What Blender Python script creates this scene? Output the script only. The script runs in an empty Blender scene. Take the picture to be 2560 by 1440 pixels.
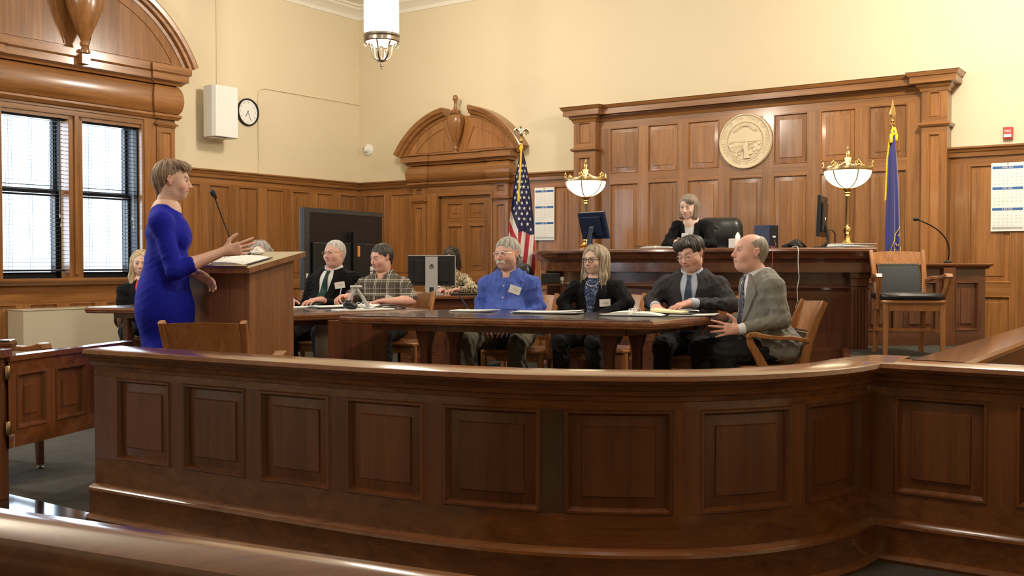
import bpy, bmesh, math, random
import numpy as np
from mathutils import Vector, Matrix, noise
from mathutils.bvhtree import BVHTree
PI = math.pi
C = bpy.context.scene.collection
SC = bpy.context.scene
rnd = random.Random(7)

# ---------------------------------------------------------------- camera
cd = bpy.data.cameras.new('camera'); cam = bpy.data.objects.new('camera', cd); C.objects.link(cam)
cam.location = (0, 0, 1.1)
cam.rotation_euler = (math.radians(90) - math.atan(62 / 2600.0), 0, 0)
cd.sensor_width = 36; cd.lens = 36 * 2600 / 2560.0; cd.clip_start = 0.05; cd.clip_end = 200
SC.camera = cam
# ---------------------------------------------------------------- view, world, lights
SC.view_settings.view_transform = 'Standard'; SC.view_settings.look = 'None'
SC.view_settings.gamma = 1; SC.view_settings.use_curve_mapping = False
SC.view_settings.exposure = 0.0
SC.cycles.use_denoising = True
SC.cycles.max_bounces = 8; SC.cycles.diffuse_bounces = 4; SC.cycles.glossy_bounces = 4
SC.cycles.sample_clamp_indirect = 6
w = bpy.data.worlds.new('sky'); SC.world = w; w.use_nodes = True
w.node_tree.nodes['Background'].inputs[0].default_value = (0.74, 0.87, 1.0, 1)
w.node_tree.nodes['Background'].inputs[1].default_value = 3.0
TH = math.radians(34.844)           # the room is turned against the camera
C0 = Vector((-2.265, 15.49, 0))     # far corner of the courtroom
dB = Vector((math.cos(TH), -math.sin(TH), 0)); dA = Vector((-math.sin(TH), -math.cos(TH), 0))
MB_ = Matrix.Translation(C0) @ Matrix.Rotation(-TH, 4, 'Z')          # wall B frame: x to the right, -y into the room
MA_ = Matrix.Translation(C0) @ Matrix.Rotation(PI / 2 - TH, 4, 'Z')  # wall A frame: x = -distance from the corner
def RB(b, a, z=0): return C0 + dB * b + dA * a + Vector((0, 0, z))   # room coordinates
CEIL = 4.86
WARM = (1.0, 0.90, 0.76)
def lamp(name, kind, loc, energy, color, size=0.2, rot=None, **k):
    l = bpy.data.lights.new(name, kind); l.energy = energy; l.color = color
    if kind == 'POINT': l.shadow_soft_size = size
    if kind == 'AREA': l.shape = 'RECTANGLE'; l.size = size; l.size_y = k.get('sy', size)
    o = bpy.data.objects.new(name, l); C.objects.link(o); o.location = loc
    if rot is not None: o.rotation_euler = rot
    return o
LANTERNS = [(2.96, 2.8), (9.2, 2.8), (2.96, 9.0), (9.2, 9.0)]       # room coordinates of the hanging lanterns
LZ = 3.62
LPOW = [300, 420, 290, 165]
for (b_, a_), pw in zip(LANTERNS, LPOW):
    lamp('lantern_light', 'POINT', RB(b_, a_, LZ + 0.33), pw, WARM, 0.16)
WINS = [(3.80, 5.50), (7.9, 9.6), (11.6, 13.3)]                            # windows along the left wall
for (a0, a1) in WINS:                                                     # daylight entering each window
    o = lamp('window_daylight', 'AREA', RB(-0.28, (a0 + a1) / 2, 1.88), 75, (0.62, 0.80, 1.0), a1 - a0 - .1, sy=1.8)
    o.rotation_euler = (PI / 2, 0, PI / 2 - TH + PI)
    o.rotation_euler = (Matrix.Rotation(-TH, 4, 'Z') @ Matrix.Rotation(-PI / 2, 4, 'Y')).to_euler()

# ---------------------------------------------------------------- tagging
def tag(o, label=None, cat=None, group=None, kind=None):
    if label: o['label'] = label
    if cat: o['category'] = cat
    if group: o['group'] = group
    if kind: o['kind'] = kind
    return o
def thing(name, label, cat, loc=(0, 0, 0), rz=0, group=None, mat=None):
    o = bpy.data.objects.new(name, None); C.objects.link(o); o.empty_display_size = .1
    if mat is not None: o.matrix_world = mat
    else:
        o.location = loc; o.rotation_euler = (0, 0, rz)
    return tag(o, label, cat, group)
def copy_tree(o, parent=None):
    c = o.copy(); C.objects.link(c)
    if parent is not None: c.parent = parent
    for ch in list(o.children): copy_tree(ch, c)
    return c

# ---------------------------------------------------------------- materials
def newmat(name):
    m = bpy.data.materials.new(name); m.use_nodes = True
    nt = m.node_tree; b = nt.nodes['Principled BSDF']
    return m, nt, b
def nd(nt, t, **k):
    n = nt.nodes.new(t)
    for a, v in k.items():
        if a.startswith('i_'): n.inputs[a[2:].replace('_', ' ')].default_value = v
        else: setattr(n, a, v)
    return n
def plain(name, col, rough=.5, metal=0, bump=0, bscale=200, var=0, vscale=8, coat=0, emis=None, estr=0, sheen=0):
    m, nt, b = newmat(name)
    b.inputs['Base Color'].default_value = (*col, 1); b.inputs['Roughness'].default_value = rough
    b.inputs['Metallic'].default_value = metal; b.inputs['Coat Weight'].default_value = coat
    if sheen: b.inputs['Sheen Weight'].default_value = sheen
    if emis: b.inputs['Emission Color'].default_value = (*emis, 1); b.inputs['Emission Strength'].default_value = estr
    tc = nd(nt, 'ShaderNodeTexCoord')
    if var:
        n = nd(nt, 'ShaderNodeTexNoise', i_Scale=vscale, i_Detail=4.0); nt.links.new(tc.outputs['Object'], n.inputs['Vector'])
        mr = nd(nt, 'ShaderNodeMapRange'); mr.inputs[3].default_value = 1 - var; mr.inputs[4].default_value = 1 + var
        nt.links.new(n.outputs[0], mr.inputs[0])
        mx = nd(nt, 'ShaderNodeVectorMath', operation='SCALE'); mx.inputs[0].default_value = col
        nt.links.new(mr.outputs[0], mx.inputs['Scale']); nt.links.new(mx.outputs[0], b.inputs['Base Color'])
    if bump:
        n = nd(nt, 'ShaderNodeTexNoise', i_Scale=bscale, i_Detail=3.0); nt.links.new(tc.outputs['Object'], n.inputs['Vector'])
        bp = nd(nt, 'ShaderNodeBump', i_Strength=bump, i_Distance=.002)
        nt.links.new(n.outputs[0], bp.inputs['Height']); nt.links.new(bp.outputs[0], b.inputs['Normal'])
    return m
def wood(name, c1, c2, rough=.28, axis='z', coat=.35, tone=.16, scale=1.0):
    """varnished timber: stretched grain plus a tone that differs from board to board"""
    m, nt, b = newmat(name)
    tc = nd(nt, 'ShaderNodeTexCoord')
    at = nd(nt, 'ShaderNodeAttribute', attribute_name='tone')
    ad = nd(nt, 'ShaderNodeVectorMath', operation='ADD')
    sc = nd(nt, 'ShaderNodeVectorMath', operation='SCALE'); sc.inputs[0].default_value = (7.1, 3.3, 5.7)
    nt.links.new(at.outputs['Fac'], sc.inputs['Scale'])
    nt.links.new(tc.outputs['Object'], ad.inputs[0]); nt.links.new(sc.outputs[0], ad.inputs[1])
    def stretched(s, detail, dist):
        mp = nd(nt, 'ShaderNodeMapping')
        k = {'z': (s, s, s * .045), 'x': (s * .045, s, s)}[axis]
        mp.inputs['Scale'].default_value = k
        nt.links.new(ad.outputs[0], mp.inputs['Vector'])
        n = nd(nt, 'ShaderNodeTexNoise', i_Scale=1.0, i_Detail=detail, i_Distortion=dist)
        nt.links.new(mp.outputs[0], n.inputs['Vector'])
        return n
    n1 = stretched(14 * scale, 5.0, 1.2); n2 = stretched(120 * scale, 3.0, .3)
    mx = nd(nt, 'ShaderNodeMath', operation='MULTIPLY_ADD'); mx.inputs[1].default_value = .35
    nt.links.new(n2.outputs[0], mx.inputs[0])
    m2 = nd(nt, 'ShaderNodeMath', operation='MULTIPLY'); m2.inputs[1].default_value = .75
    nt.links.new(n1.outputs[0], m2.inputs[0]); nt.links.new(m2.outputs[0], mx.inputs[2])
    rp = nd(nt, 'ShaderNodeValToRGB'); rp.color_ramp.elements[0].position = .38; rp.color_ramp.elements[1].position = .72
    rp.color_ramp.elements[0].color = (*c1, 1); rp.color_ramp.elements[1].color = (*c2, 1)
    nt.links.new(mx.outputs[0], rp.inputs[0])
    mr = nd(nt, 'ShaderNodeMapRange'); mr.inputs[3].default_value = 1 - tone; mr.inputs[4].default_value = 1 + tone
    nt.links.new(at.outputs['Fac'], mr.inputs[0])
    vs = nd(nt, 'ShaderNodeVectorMath', operation='SCALE')
    nt.links.new(rp.outputs[0], vs.inputs[0]); nt.links.new(mr.outputs[0], vs.inputs['Scale'])
    nt.links.new(vs.outputs[0], b.inputs['Base Color'])
    b.inputs['Roughness'].default_value = rough; b.inputs['Coat Weight'].default_value = coat; b.inputs['Coat Roughness'].default_value = .12
    bp = nd(nt, 'ShaderNodeBump', i_Strength=.12, i_Distance=.001)
    nt.links.new(mx.outputs[0], bp.inputs['Height']); nt.links.new(bp.outputs[0], b.inputs['Normal'])
    return m
def attrmat(name, rough=.55, sss=0, attr='Col', metal=0, bump=0, bscale=300, coat=0, sheen=0, stretch=None):
    m, nt, b = newmat(name)
    at = nd(nt, 'ShaderNodeAttribute', attribute_name=attr)
    nt.links.new(at.outputs['Color'], b.inputs['Base Color']); b.inputs['Roughness'].default_value = rough
    b.inputs['Metallic'].default_value = metal; b.inputs['Coat Weight'].default_value = coat
    if sheen: b.inputs['Sheen Weight'].default_value = sheen
    if sss:
        b.inputs['Subsurface Weight'].default_value = sss; b.inputs['Subsurface Radius'].default_value = (.012, .005, .003); b.inputs['Subsurface Scale'].default_value = 1
    if bump:
        tc = nd(nt, 'ShaderNodeTexCoord'); n = nd(nt, 'ShaderNodeTexNoise', i_Scale=bscale, i_Detail=3.0)
        nt.links.new(tc.outputs['Object'], n.inputs['Vector'])
        bp = nd(nt, 'ShaderNodeBump', i_Strength=bump, i_Distance=.002)
        nt.links.new(n.outputs[0], bp.inputs['Height']); nt.links.new(bp.outputs[0], b.inputs['Normal'])
    return m
W1, W2 = (.19, .076, .020), (.365, .160, .050)
M = {}
M['wv'] = wood('wood upright grain', W1, W2)
M['wh'] = wood('wood level grain', W1, W2, axis='x')
M['dark_v'] = wood('dark wood upright', (.075, .024, .011), (.15, .052, .022), rough=.25)
M['dark_h'] = wood('dark wood level', (.075, .024, .011), (.15, .052, .022), rough=.22, axis='x')
M['rail_v'] = wood('rail wood upright', (.098, .030, .009), (.185, .062, .018), rough=.33, coat=.15)
M['rail_h'] = wood('rail wood level', (.112, .035, .010), (.205, .073, .021), rough=.18, axis='x', coat=.6)
M['chair'] = wood('chair oak', (.27, .105, .032), (.46, .20, .068), rough=.3, scale=1.6)
M['rail_dark'] = wood('dark replacement stile', (.045, .024, .011), (.085, .045, .020), rough=.3)
M['table_h'] = wood('table edge wood', (.13, .042, .016), (.25, .10, .038), rough=.2, axis='x', coat=.6)
M['tabletop'] = plain('black table leather', (.028, .022, .024), .23, var=.15, vscale=3, bump=.05, bscale=60, coat=.3)
M['laminate'] = plain('lectern top laminate', (.42, .35, .22), .35, var=.05)
M['lectern_l'] = wood('lectern veneer', (.15, .058, .02), (.25, .105, .04), rough=.4, coat=.1, scale=1.4)
M['wall'] = plain('cream plaster', (.71, .615, .43), .75, bump=.25, bscale=90, var=.02, vscale=1.5)
M['ceiling'] = plain('white ceiling', (.80, .76, .66), .8)
M['radiator'] = plain('cream metal cover', (.60, .53, .40), .45)
M['black'] = plain('black plastic', (.012, .012, .014), .35)
M['blackm'] = plain('matte black', (.008, .008, .009), .6)
M['blind'] = plain('dark blind slats', (.020, .021, .028), .3)
M['leather'] = plain('black leather', (.014, .014, .016), .33, bump=.3, bscale=90)
M['leather_g'] = plain('worn dark leather', (.028, .032, .036), .48, bump=.3, bscale=70, var=.25, vscale=5)
M['brass'] = plain('polished brass', (.83, .56, .22), .18, metal=1)
M['eagle'] = plain('pale gilt metal', (.80, .74, .55), .22, metal=1)
M['brass_a'] = plain('antique brass', (.50, .36, .20), .28, metal=1)
M['nickel'] = plain('aged nickel', (.42, .37, .31), .3, metal=1)
M['steel'] = plain('steel', (.7, .7, .7), .25, metal=1)
M['silver'] = plain('silver plastic', (.50, .50, .50), .35, metal=.3)
M['white'] = plain('white plastic', (.80, .79, .76), .4)
M['paper'] = plain('white paper', (.86, .85, .82), .6)
M['yellow_paper'] = plain('pale yellow paper', (.82, .77, .48), .6)
M['ink'] = plain('grey ink', (.16, .16, .17), .6)
M['blue_ink'] = plain('calendar blue', (.035, .13, .36), .5)
M['red_ink'] = plain('red ink', (.6, .06, .05), .5)
M['navy_box'] = plain('navy cabinet', (.022, .035, .10), .45)
M['lampglass'] = plain('lit opal glass', (.9, .88, .75), .3, emis=(1.0, .90, .60), estr=4.5)
def lanternmat():
    m, nt, b = newmat('lit lantern glass')
    t = nd(nt, 'ShaderNodeBsdfTransparent'); g = nd(nt, 'ShaderNodeEmission', i_Strength=26.0); g.inputs[0].default_value = (1.0, .93, .80, 1)
    mx = nd(nt, 'ShaderNodeMixShader'); mx.inputs[0].default_value = .25
    nt.links.new(t.outputs[0], mx.inputs[1]); nt.links.new(g.outputs[0], mx.inputs[2]); nt.links.new(mx.outputs[0], nt.nodes['Material Output'].inputs[0]); return m
M['lantern_glass'] = lanternmat()
M['orange'] = plain('orange label', (.85, .33, .02), .5)
M['red'] = plain('alarm red', (.55, .05, .05), .35)
M['gold'] = plain('gold fringe', (.80, .53, .03), .5)
M['flagblue'] = plain('state flag blue', (.022, .024, .17), .6, sheen=.3)
M['flag'] = attrmat('flag cloth', .6, sheen=.2)
M['star'] = plain('flag star white', (.85, .85, .86), .6)
M['seal'] = plain('painted plaster seal', (.74, .62, .42), .5)
M['seal_d'] = plain('seal recess', (.46, .35, .20), .55)
M['cord_w'] = plain('white cord', (.65, .62, .58), .5)
M['cord_r'] = plain('red cord', (.45, .09, .05), .5)
M['carpet'] = plain('brown carpet', (.040, .034, .025), .95, bump=1.0, bscale=160, var=.6, vscale=9)
M['marble'] = plain('polished aisle floor', (.035, .02, .014), .08, var=.3, vscale=2, bump=.03, bscale=6)
def glassmat():
    m, nt, b = newmat('clear glass'); b.inputs['Transmission Weight'].default_value = 1; b.inputs['Roughness'].default_value = .02; b.inputs['IOR'].default_value = 1.3
    return m
M['glass'] = glassmat()
def panemat():
    m, nt, b = newmat('window pane')
    t = nd(nt, 'ShaderNodeBsdfTransparent'); g = nd(nt, 'ShaderNodeBsdfGlossy', i_Roughness=.02)
    mx = nd(nt, 'ShaderNodeMixShader'); mx.inputs[0].default_value = .06
    nt.links.new(t.outputs[0], mx.inputs[1]); nt.links.new(g.outputs[0], mx.inputs[2])
    nt.links.new(mx.outputs[0], nt.nodes['Material Output'].inputs[0])
    return m
M['pane'] = panemat()

# ---------------------------------------------------------------- mesh builder
class MB:
    def __init__(s, fn=None):
        s.v = []; s.f = []; s.m = []; s.t = []; s.mats = []; s.fn = fn; s.cm = 0; s.ct = .5
    def mat(s, m, tone=None):
        m = M[m] if isinstance(m, str) else m
        if m not in s.mats: s.mats.append(m)
        s.cm = s.mats.index(m)
        s.ct = rnd.random() if tone is None else tone
        return s
    def tone(s): s.ct = rnd.random(); return s
    def vert(s, p):
        if s.fn: p = s.fn(*p)
        s.v.append(tuple(p)); return len(s.v) - 1
    def face(s, idx):
        s.f.append(tuple(idx)); s.m.append(s.cm); s.t.append(s.ct)
    def quad(s, a, b, c, d): s.face([s.vert(a), s.vert(b), s.vert(c), s.vert(d)])
    def box(s, x0, x1, y0, y1, z0, z1, nx=1, T=None):
        if x0 > x1: x0, x1 = x1, x0
        P = lambda x, y, z: (T @ Vector((x, y, z))) if T is not None else (x, y, z)
        rows = []
        for i in range(nx + 1):
            x = x0 + (x1 - x0) * i / nx
            rows.append([s.vert(P(x, y0, z0)), s.vert(P(x, y1, z0)), s.vert(P(x, y1, z1)), s.vert(P(x, y0, z1))])
        for i in range(nx):
            a, b = rows[i], rows[i + 1]
            for j in range(4):
                k = (j + 1) % 4; s.face([a[j], b[j], b[k], a[k]][::-1])
        s.face(rows[0][::1]); s.face(rows[-1][::-1])
        return s
    def cbox(s, c, d, rot=None, T=None):
        X = Matrix.Translation(Vector(c))
        if rot: X = X @ (Matrix.Rotation(rot[2], 4, 'Z') @ Matrix.Rotation(rot[1], 4, 'Y') @ Matrix.Rotation(rot[0], 4, 'X'))
        if T is not None: X = T @ X
        return s.box(-d[0] / 2, d[0] / 2, -d[1] / 2, d[1] / 2, -d[2] / 2, d[2] / 2, T=X)
    def prism(s, pts, z0, z1, T=None):
        P = lambda x, y, z: (T @ Vector((x, y, z))) if T is not None else (x, y, z)
        a = [s.vert(P(x, y, z0)) for x, y in pts]; b = [s.vert(P(x, y, z1)) for x, y in pts]
        n = len(pts)
        for i in range(n):
            j = (i + 1) % n; s.face([a[i], a[j], b[j], b[i]])
        s.face(a[::-1]); s.face(b); return s
    def lathe(s, prof, c=(0, 0, 0), seg=24, a0=0, a1=2 * PI, T=None, sq=1.0, ring=False):
        """prof: (radius, z)"""
        full = abs(a1 - a0 - 2 * PI) < 1e-6; n = seg if full else seg + 1
        rows = []
        for r, z in prof:
            row = []
            for i in range(n):
                a = a0 + (a1 - a0) * i / seg
                p = Vector((c[0] + r * math.cos(a), c[1] + r * math.sin(a) * sq, c[2] + z))
                if T is not None: p = T @ p
                row.append(s.vert(p))
            rows.append(row)
        if ring: rows.append(rows[0]); full = False; n = seg
        for j in range(len(rows) - 1):
            for i in range(seg):
                k = (i + 1) % n
                s.face([rows[j][i], rows[j][k], rows[j + 1][k], rows[j + 1][i]])
        if full:
            s.face(rows[0][::-1]); s.face(rows[-1])
        return s
    def tube(s, pts, r, seg=8, T=None):
        pts = [Vector(p) for p in pts]; n = len(pts)
        rr = r if isinstance(r, (list, tuple)) else [r] * n
        up = Vector((0, 0, 1)); rows = []; prev = None
        for i, p in enumerate(pts):
            d = (pts[min(i + 1, n - 1)] - pts[max(i - 1, 0)])
            d = d.normalized() if d.length > 1e-9 else Vector((0, 0, 1))
            if prev is None:
                a = d.cross(up) if abs(d.z) < .95 else d.cross(Vector((1, 0, 0)))
            else: a = prev - d * prev.dot(d)
            a.normalize(); prev = a; b = d.cross(a)
            row = []
            for j in range(seg):
                t = 2 * PI * j / seg; q = p + a * math.cos(t) * rr[i] + b * math.sin(t) * rr[i]
                if T is not None: q = T @ q
                row.append(s.vert(q))
            rows.append(row)
        for i in range(n - 1):
            for j in range(seg):
                k = (j + 1) % seg; s.face([rows[i][j], rows[i + 1][j], rows[i + 1][k], rows[i][k]])
        s.face(rows[0]); s.face(rows[-1][::-1]); return s
    def bar(s, pts, side, w, t, T=None):
        """flat timber swept along pts: w across 'side', t across the other way"""
        pts = [Vector(p) for p in pts]; side = Vector(side).normalized(); n = len(pts); rows = []
        ww = w if isinstance(w, (list, tuple)) else [w] * n; tt = t if isinstance(t, (list, tuple)) else [t] * n
        for i, p in enumerate(pts):
            d = (pts[min(i + 1, n - 1)] - pts[max(i - 1, 0)]).normalized(); nn = d.cross(side).normalized()
            h = ww[i] / 2; k = tt[i] / 2; e = min(h, k) * .35
            row = []
            for a, b in ((-h + e, -k), (h - e, -k), (h, -k + e), (h, k - e), (h - e, k), (-h + e, k), (-h, k - e), (-h, -k + e)):
                q = p + side * a + nn * b
                if T is not None: q = T @ q
                row.append(s.vert(q))
            rows.append(row)
        for i in range(n - 1):
            for j in range(8):
                k = (j + 1) % 8; s.face([rows[i][j], rows[i][k], rows[i + 1][k], rows[i + 1][j]])
        s.face(rows[0][::-1]); s.face(rows[-1]); return s
    def sweep(s, prof, path, closed=False, T=None, out=1, cap=True):
        """prof: closed list (n, c): n = offset along the in-plane normal, c = height; path: list (a, b)"""
        n = len(path); rows = []
        for i in range(n):
            p = Vector(path[i])
            d0 = (Vector(path[i]) - Vector(path[i - 1])) if (i > 0 or closed) else None
            d1 = (Vector(path[(i + 1) % n]) - Vector(path[i])) if (i < n - 1 or closed) else None
            if d0 is None: d0 = d1
            if d1 is None: d1 = d0
            d0 = d0.normalized(); d1 = d1.normalized()
            n0 = Vector((d0.y, -d0.x)); n1 = Vector((d1.y, -d1.x)); m = (n0 + n1)
            m = m / max(m.length_squared, 1e-6) * 2 if m.length > 1e-6 else n0
            row = []
            for a, c in prof:
                q = Vector((p.x + m.x * a * out, p.y + m.y * a * out, c))
                if T is not None: q = T(q) if callable(T) else T @ q
                row.append(s.vert(q))
            rows.append(row)
        k = len(prof)
        for i in range(n if closed else n - 1):
            A, B = rows[i], rows[(i + 1) % n]
            for j in range(k):
                l = (j + 1) % k; s.face([A[j], B[j], B[l], A[l]])
        if cap and not closed: s.face(rows[0]); s.face(rows[-1][::-1])
        return s
    def loops(s, rects, nx=1):
        """nested rectangles (x0,x1,z0,z1,y) joined ring by ring, last one filled"""
        for a, b in zip(rects[:-1], rects[1:]):
            ax0, ax1, az0, az1, ay = a; bx0, bx1, bz0, bz1, by = b
            for i in range(nx):
                t0, t1 = i / nx, (i + 1) / nx
                A0, A1 = ax0 + (ax1 - ax0) * t0, ax0 + (ax1 - ax0) * t1
                B0, B1 = bx0 + (bx1 - bx0) * t0, bx0 + (bx1 - bx0) * t1
                s.quad((A0, ay, az0), (A1, ay, az0), (B1, by, bz0), (B0, by, bz0))
                s.quad((B0, by, bz1), (B1, by, bz1), (A1, ay, az1), (A0, ay, az1))
            s.quad((ax0, ay, az0), (bx0, by, bz0), (bx0, by, bz1), (ax0, ay, az1))
            s.quad((bx1, by, bz0), (ax1, ay, az0), (ax1, ay, az1), (bx1, by, bz1))
        x0, x1, z0, z1, y = rects[-1]
        for i in range(nx):
            X0, X1 = x0 + (x1 - x0) * i / nx, x0 + (x1 - x0) * (i + 1) / nx
            s.quad((X0, y, z0), (X1, y, z0), (X1, y, z1), (X0, y, z1))
    def raised(s, x0, x1, z0, z1, y=0, rec=.02, field=.045, nx=1, flat=False):
        """moulded recess with a raised field; the room is on the -y side"""
        R = [(x0, x1, z0, z1, y)]
        def ins(d, dy): R.append((x0 + d, x1 - d, z0 + d, z1 - d, y + dy))
        ins(.004, -.006); ins(.012, -.006); ins(.020, rec * .7); ins(.022, rec)
        if not flat:
            ins(.022 + field, rec * .8); ins(.022 + field + .004, rec * .38)
        s.loops(R, nx)
    def panelled(s, X0, X1, Z0, Z1, cols, rows, y=0, mv='wv', mh='wh', step=None, rec=.02, field=.045, flat=False, odd=None):
        """timber framing with raised panels; faces -y"""
        def seg(a, b): return max(1, int(math.ceil((b - a) / step))) if step else 1
        xs = [X0]
        for a, b in cols: xs += [a, b]
        xs.append(X1)
        zs = [Z0]
        for a, b in rows: zs += [a, b]
        zs.append(Z1)
        for i in range(len(xs) - 1):
            stile = i % 2 == 0; s.mat(mv)
            tn = rnd.random()
            for j in range(len(zs) - 1):
                rail = j % 2 == 0
                a, b, c, d = xs[i], xs[i + 1], zs[j], zs[j + 1]
                if b - a < 1e-6 or d - c < 1e-6: continue
                n = seg(a, b)
                if not stile and not rail:
                    s.mat(mv)
                    s.raised(a, b, c, d, y, rec, field, n, flat)
                else:
                    edge = (j in (0, len(zs) - 2)) or (not stile)
                    if edge and rail: s.mat(mh, .35 + .3 * ((j * 7) % 3) / 3)
                    else: s.mat(mv, tn)
                    if odd and i in odd and not rail: s.mat(odd[i])
                    for k in range(n):
                        A, B = a + (b - a) * k / n, a + (b - a) * (k + 1) / n
                        s.quad((A, y, c), (B, y, c), (B, y, d), (A, y, d))
        return s
    def build(s, name, parent=None, mat=None, smooth=None, bevel=0, world=None):
        me = bpy.data.meshes.new(name); me.from_pydata(s.v, [], s.f)
        for m in (s.mats or ([M[mat] if isinstance(mat, str) else mat] if mat else [])): me.materials.append(m)
        if s.mats: me.polygons.foreach_set('material_index', s.m)
        at = me.attributes.new('tone', 'FLOAT', 'FACE'); at.data.foreach_set('value', s.t)
        bm = bmesh.new(); bm.from_mesh(me); bmesh.ops.remove_doubles(bm, verts=bm.verts, dist=1e-5)
        bmesh.ops.recalc_face_normals(bm, faces=bm.faces); bm.to_mesh(me); bm.free()
        if smooth is not None:
            me.polygons.foreach_set('use_smooth', [True] * len(me.polygons))
            me.set_sharp_from_angle(angle=math.radians(smooth))
        o = bpy.data.objects.new(name, me); C.objects.link(o)
        if parent is not None: o.parent = parent
        if world is not None: o.matrix_world = world
        if bevel:
            md = o.modifiers.new('bevel', 'BEVEL'); md.width = bevel; md.segments = 2; md.limit_method = 'ANGLE'; md.angle_limit = math.radians(40)
            md.harden_normals = False
        return o
def structure(o): o['kind'] = 'structure'; return o
_tc = {}
def textmesh(txt, size=1.0):
    if txt in _tc: return _tc[txt]
    cu = bpy.data.curves.new('t', 'FONT'); cu.body = txt; cu.size = 1.0; cu.align_x = 'CENTER'; cu.align_y = 'CENTER'; cu.resolution_u = 2
    ob = bpy.data.objects.new('t', cu); C.objects.link(ob)
    dg = bpy.context.evaluated_depsgraph_get(); me = bpy.data.meshes.new_from_object(ob.evaluated_get(dg))
    r = ([tuple(v.co) for v in me.vertices], [tuple(p.vertices) for p in me.polygons])
    bpy.data.objects.remove(ob); bpy.data.curves.remove(cu); bpy.data.meshes.remove(me)
    _tc[txt] = r; return r
def text(mb, txt, size, F):
    """F maps (x, y) in text plane to a point"""
    vs, fs = textmesh(txt); b = len(mb.v)
    for v in vs: mb.vert(F(v[0] * size, v[1] * size))
    for f in fs: mb.face([i + b for i in f])
# ================================================================ the room
# floor: brown carpet in the well, polished strip in the public aisle
def room_quad(b0, b1, a0, a1, z): return [tuple(RB(b, a, z)) for b, a in ((b0, a0), (b1, a0), (b1, a1), (b0, a1))]
BX, AX = 13.6, 15.0
mb = MB().mat('carpet')
# line where the carpet ends and the polished aisle begins (just behind the curved rail)
a_div = (Vector((-1.86, 4.56, 0)) - C0).dot(dA)
mb.box(-.3, BX, -a_div, .3, -.1, 0); structure(mb.build('floor', world=MB_))
mb = MB().mat('marble'); mb.box(-.3, BX, -AX, -a_div, -.1, 0); structure(mb.build('floor_aisle', world=MB_))
mb = MB().mat('ceiling'); mb.box(-.4, BX + .3, -AX - .3, .4, CEIL, CEIL + .1); structure(mb.build('ceiling', world=MB_))
# crown moulding
crown = [(0, CEIL), (0, CEIL - .18), (.02, CEIL - .18), (.03, CEIL - .13), (.10, CEIL - .07), (.14, CEIL - .06), (.15, CEIL - .03), (.20, CEIL - .03), (.20, CEIL)]
mb = MB().mat('ceiling'); mb.sweep(crown, [(0, -AX), (0, 0), (BX, 0), (BX, -AX)], out=1)
structure(mb.build('trim_1', world=MB_, smooth=30))
# back wall (B)
mb = MB().mat('wall'); mb.box(-.3, BX + .3, 0, .3, 0, CEIL); structure(mb.build('wall_back', world=MB_))
mb = MB().mat('wall'); mb.box(BX, BX + .3, -AX, 0, 0, CEIL); structure(mb.build('wall_right', world=MB_))
mb = MB().mat('wall'); mb.box(-.3, BX + .3, -AX - .3, -AX, 0, CEIL); structure(mb.build('wall_front', world=MB_))
# left wall (A) with window openings
ZW0, ZW1 = .93, 2.82
mb = MB().mat('wall'); xs = 0
edges = []
for a0, a1 in WINS:
    mb.box(-a0, -xs, 0, .3, 0, CEIL); mb.box(-a1, -a0, 0, .3, 0, ZW0); mb.box(-a1, -a0, 0, .3, ZW1, CEIL); xs = a1
mb.box(-AX, -xs, 0, .3, 0, CEIL)
structure(mb.build('wall_left', world=MA_))
# ---------------------------------------------------------------- wainscot
CAPZ = 2.285
capprof = [(-.001, CAPZ), (-.001, CAPZ - .10), (.030, CAPZ - .10), (.034, CAPZ - .06), (.045, CAPZ - .05), (.055, CAPZ - .025), (.075, CAPZ - .018), (.075, CAPZ)]
def wains(mb, x0, x1, cols, lower=True, T=None):
    rows = [(.16, .77), (.90, 2.098)]
    mb.panelled(x0, x1, 0, CAPZ - .02, cols, rows, y=-.028)
def endcaps(mb, x0, x1):
    mb.mat('wv'); mb.quad((x0, -.028, 0), (x0, 0, 0), (x0, 0, CAPZ - .02), (x0, -.028, CAPZ - .02)); mb.quad((x1, -.028, 0), (x1, 0, 0), (x1, 0, CAPZ - .02), (x1, -.028, CAPZ - .02))
mb = MB()
cA = [(-.112 - .4675 * k - .335, -.112 - .4675 * k) for k in range(6, -1, -1)]
wains(mb, -3.33, 0, cA); endcaps(mb, -3.33, 0)
mb.mat('wh', .3).sweep([(n_, z_) for n_, z_ in capprof], [(-3.33, -.026), (0, -.026)])
mb.mat('wh', .2).sweep([(0, 0), (.02, 0), (.02, .12), (.01, .14), (0, .14)], [(-3.33, -.026), (0, -.026)])
structure(mb.build('trim_2', world=MA_, smooth=25))
mb = MB()   # beneath and beyond the window
cA = [(-5.93 + .26 + .47 * k, -5.93 + .26 + .47 * k + .34) for k in range(5)]
mb.panelled(-5.93, -3.33, 0, .86, [c for c in cA if c[1] < -3.36], [(.16, .66)], y=-.028)
structure(mb.build('trim_3', world=MA_, smooth=25))
mb = MB(); k = int((AX - 6.0) / .4675); cA = [(-5.98 - .4675 * i - .335, -5.98 - .4675 * i) for i in range(k - 1, -1, -1)]
mb.panelled(-AX, -5.93, 0, .93, cA, [(.16, .77)], y=-.028)
structure(mb.build('trim_4', world=MA_, smooth=25))
mb = MB()
wains(mb, 0, 1.11, [(.128, .521), (.645, 1.054)])
wains(mb, 2.76, 3.84, [(2.83, 3.06), (3.16, 3.66)])
cB = [(8.46 + .545 * i, 8.46 + .545 * i + .40) for i in range(9)]
wains(mb, 8.28, BX, cB)
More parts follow.
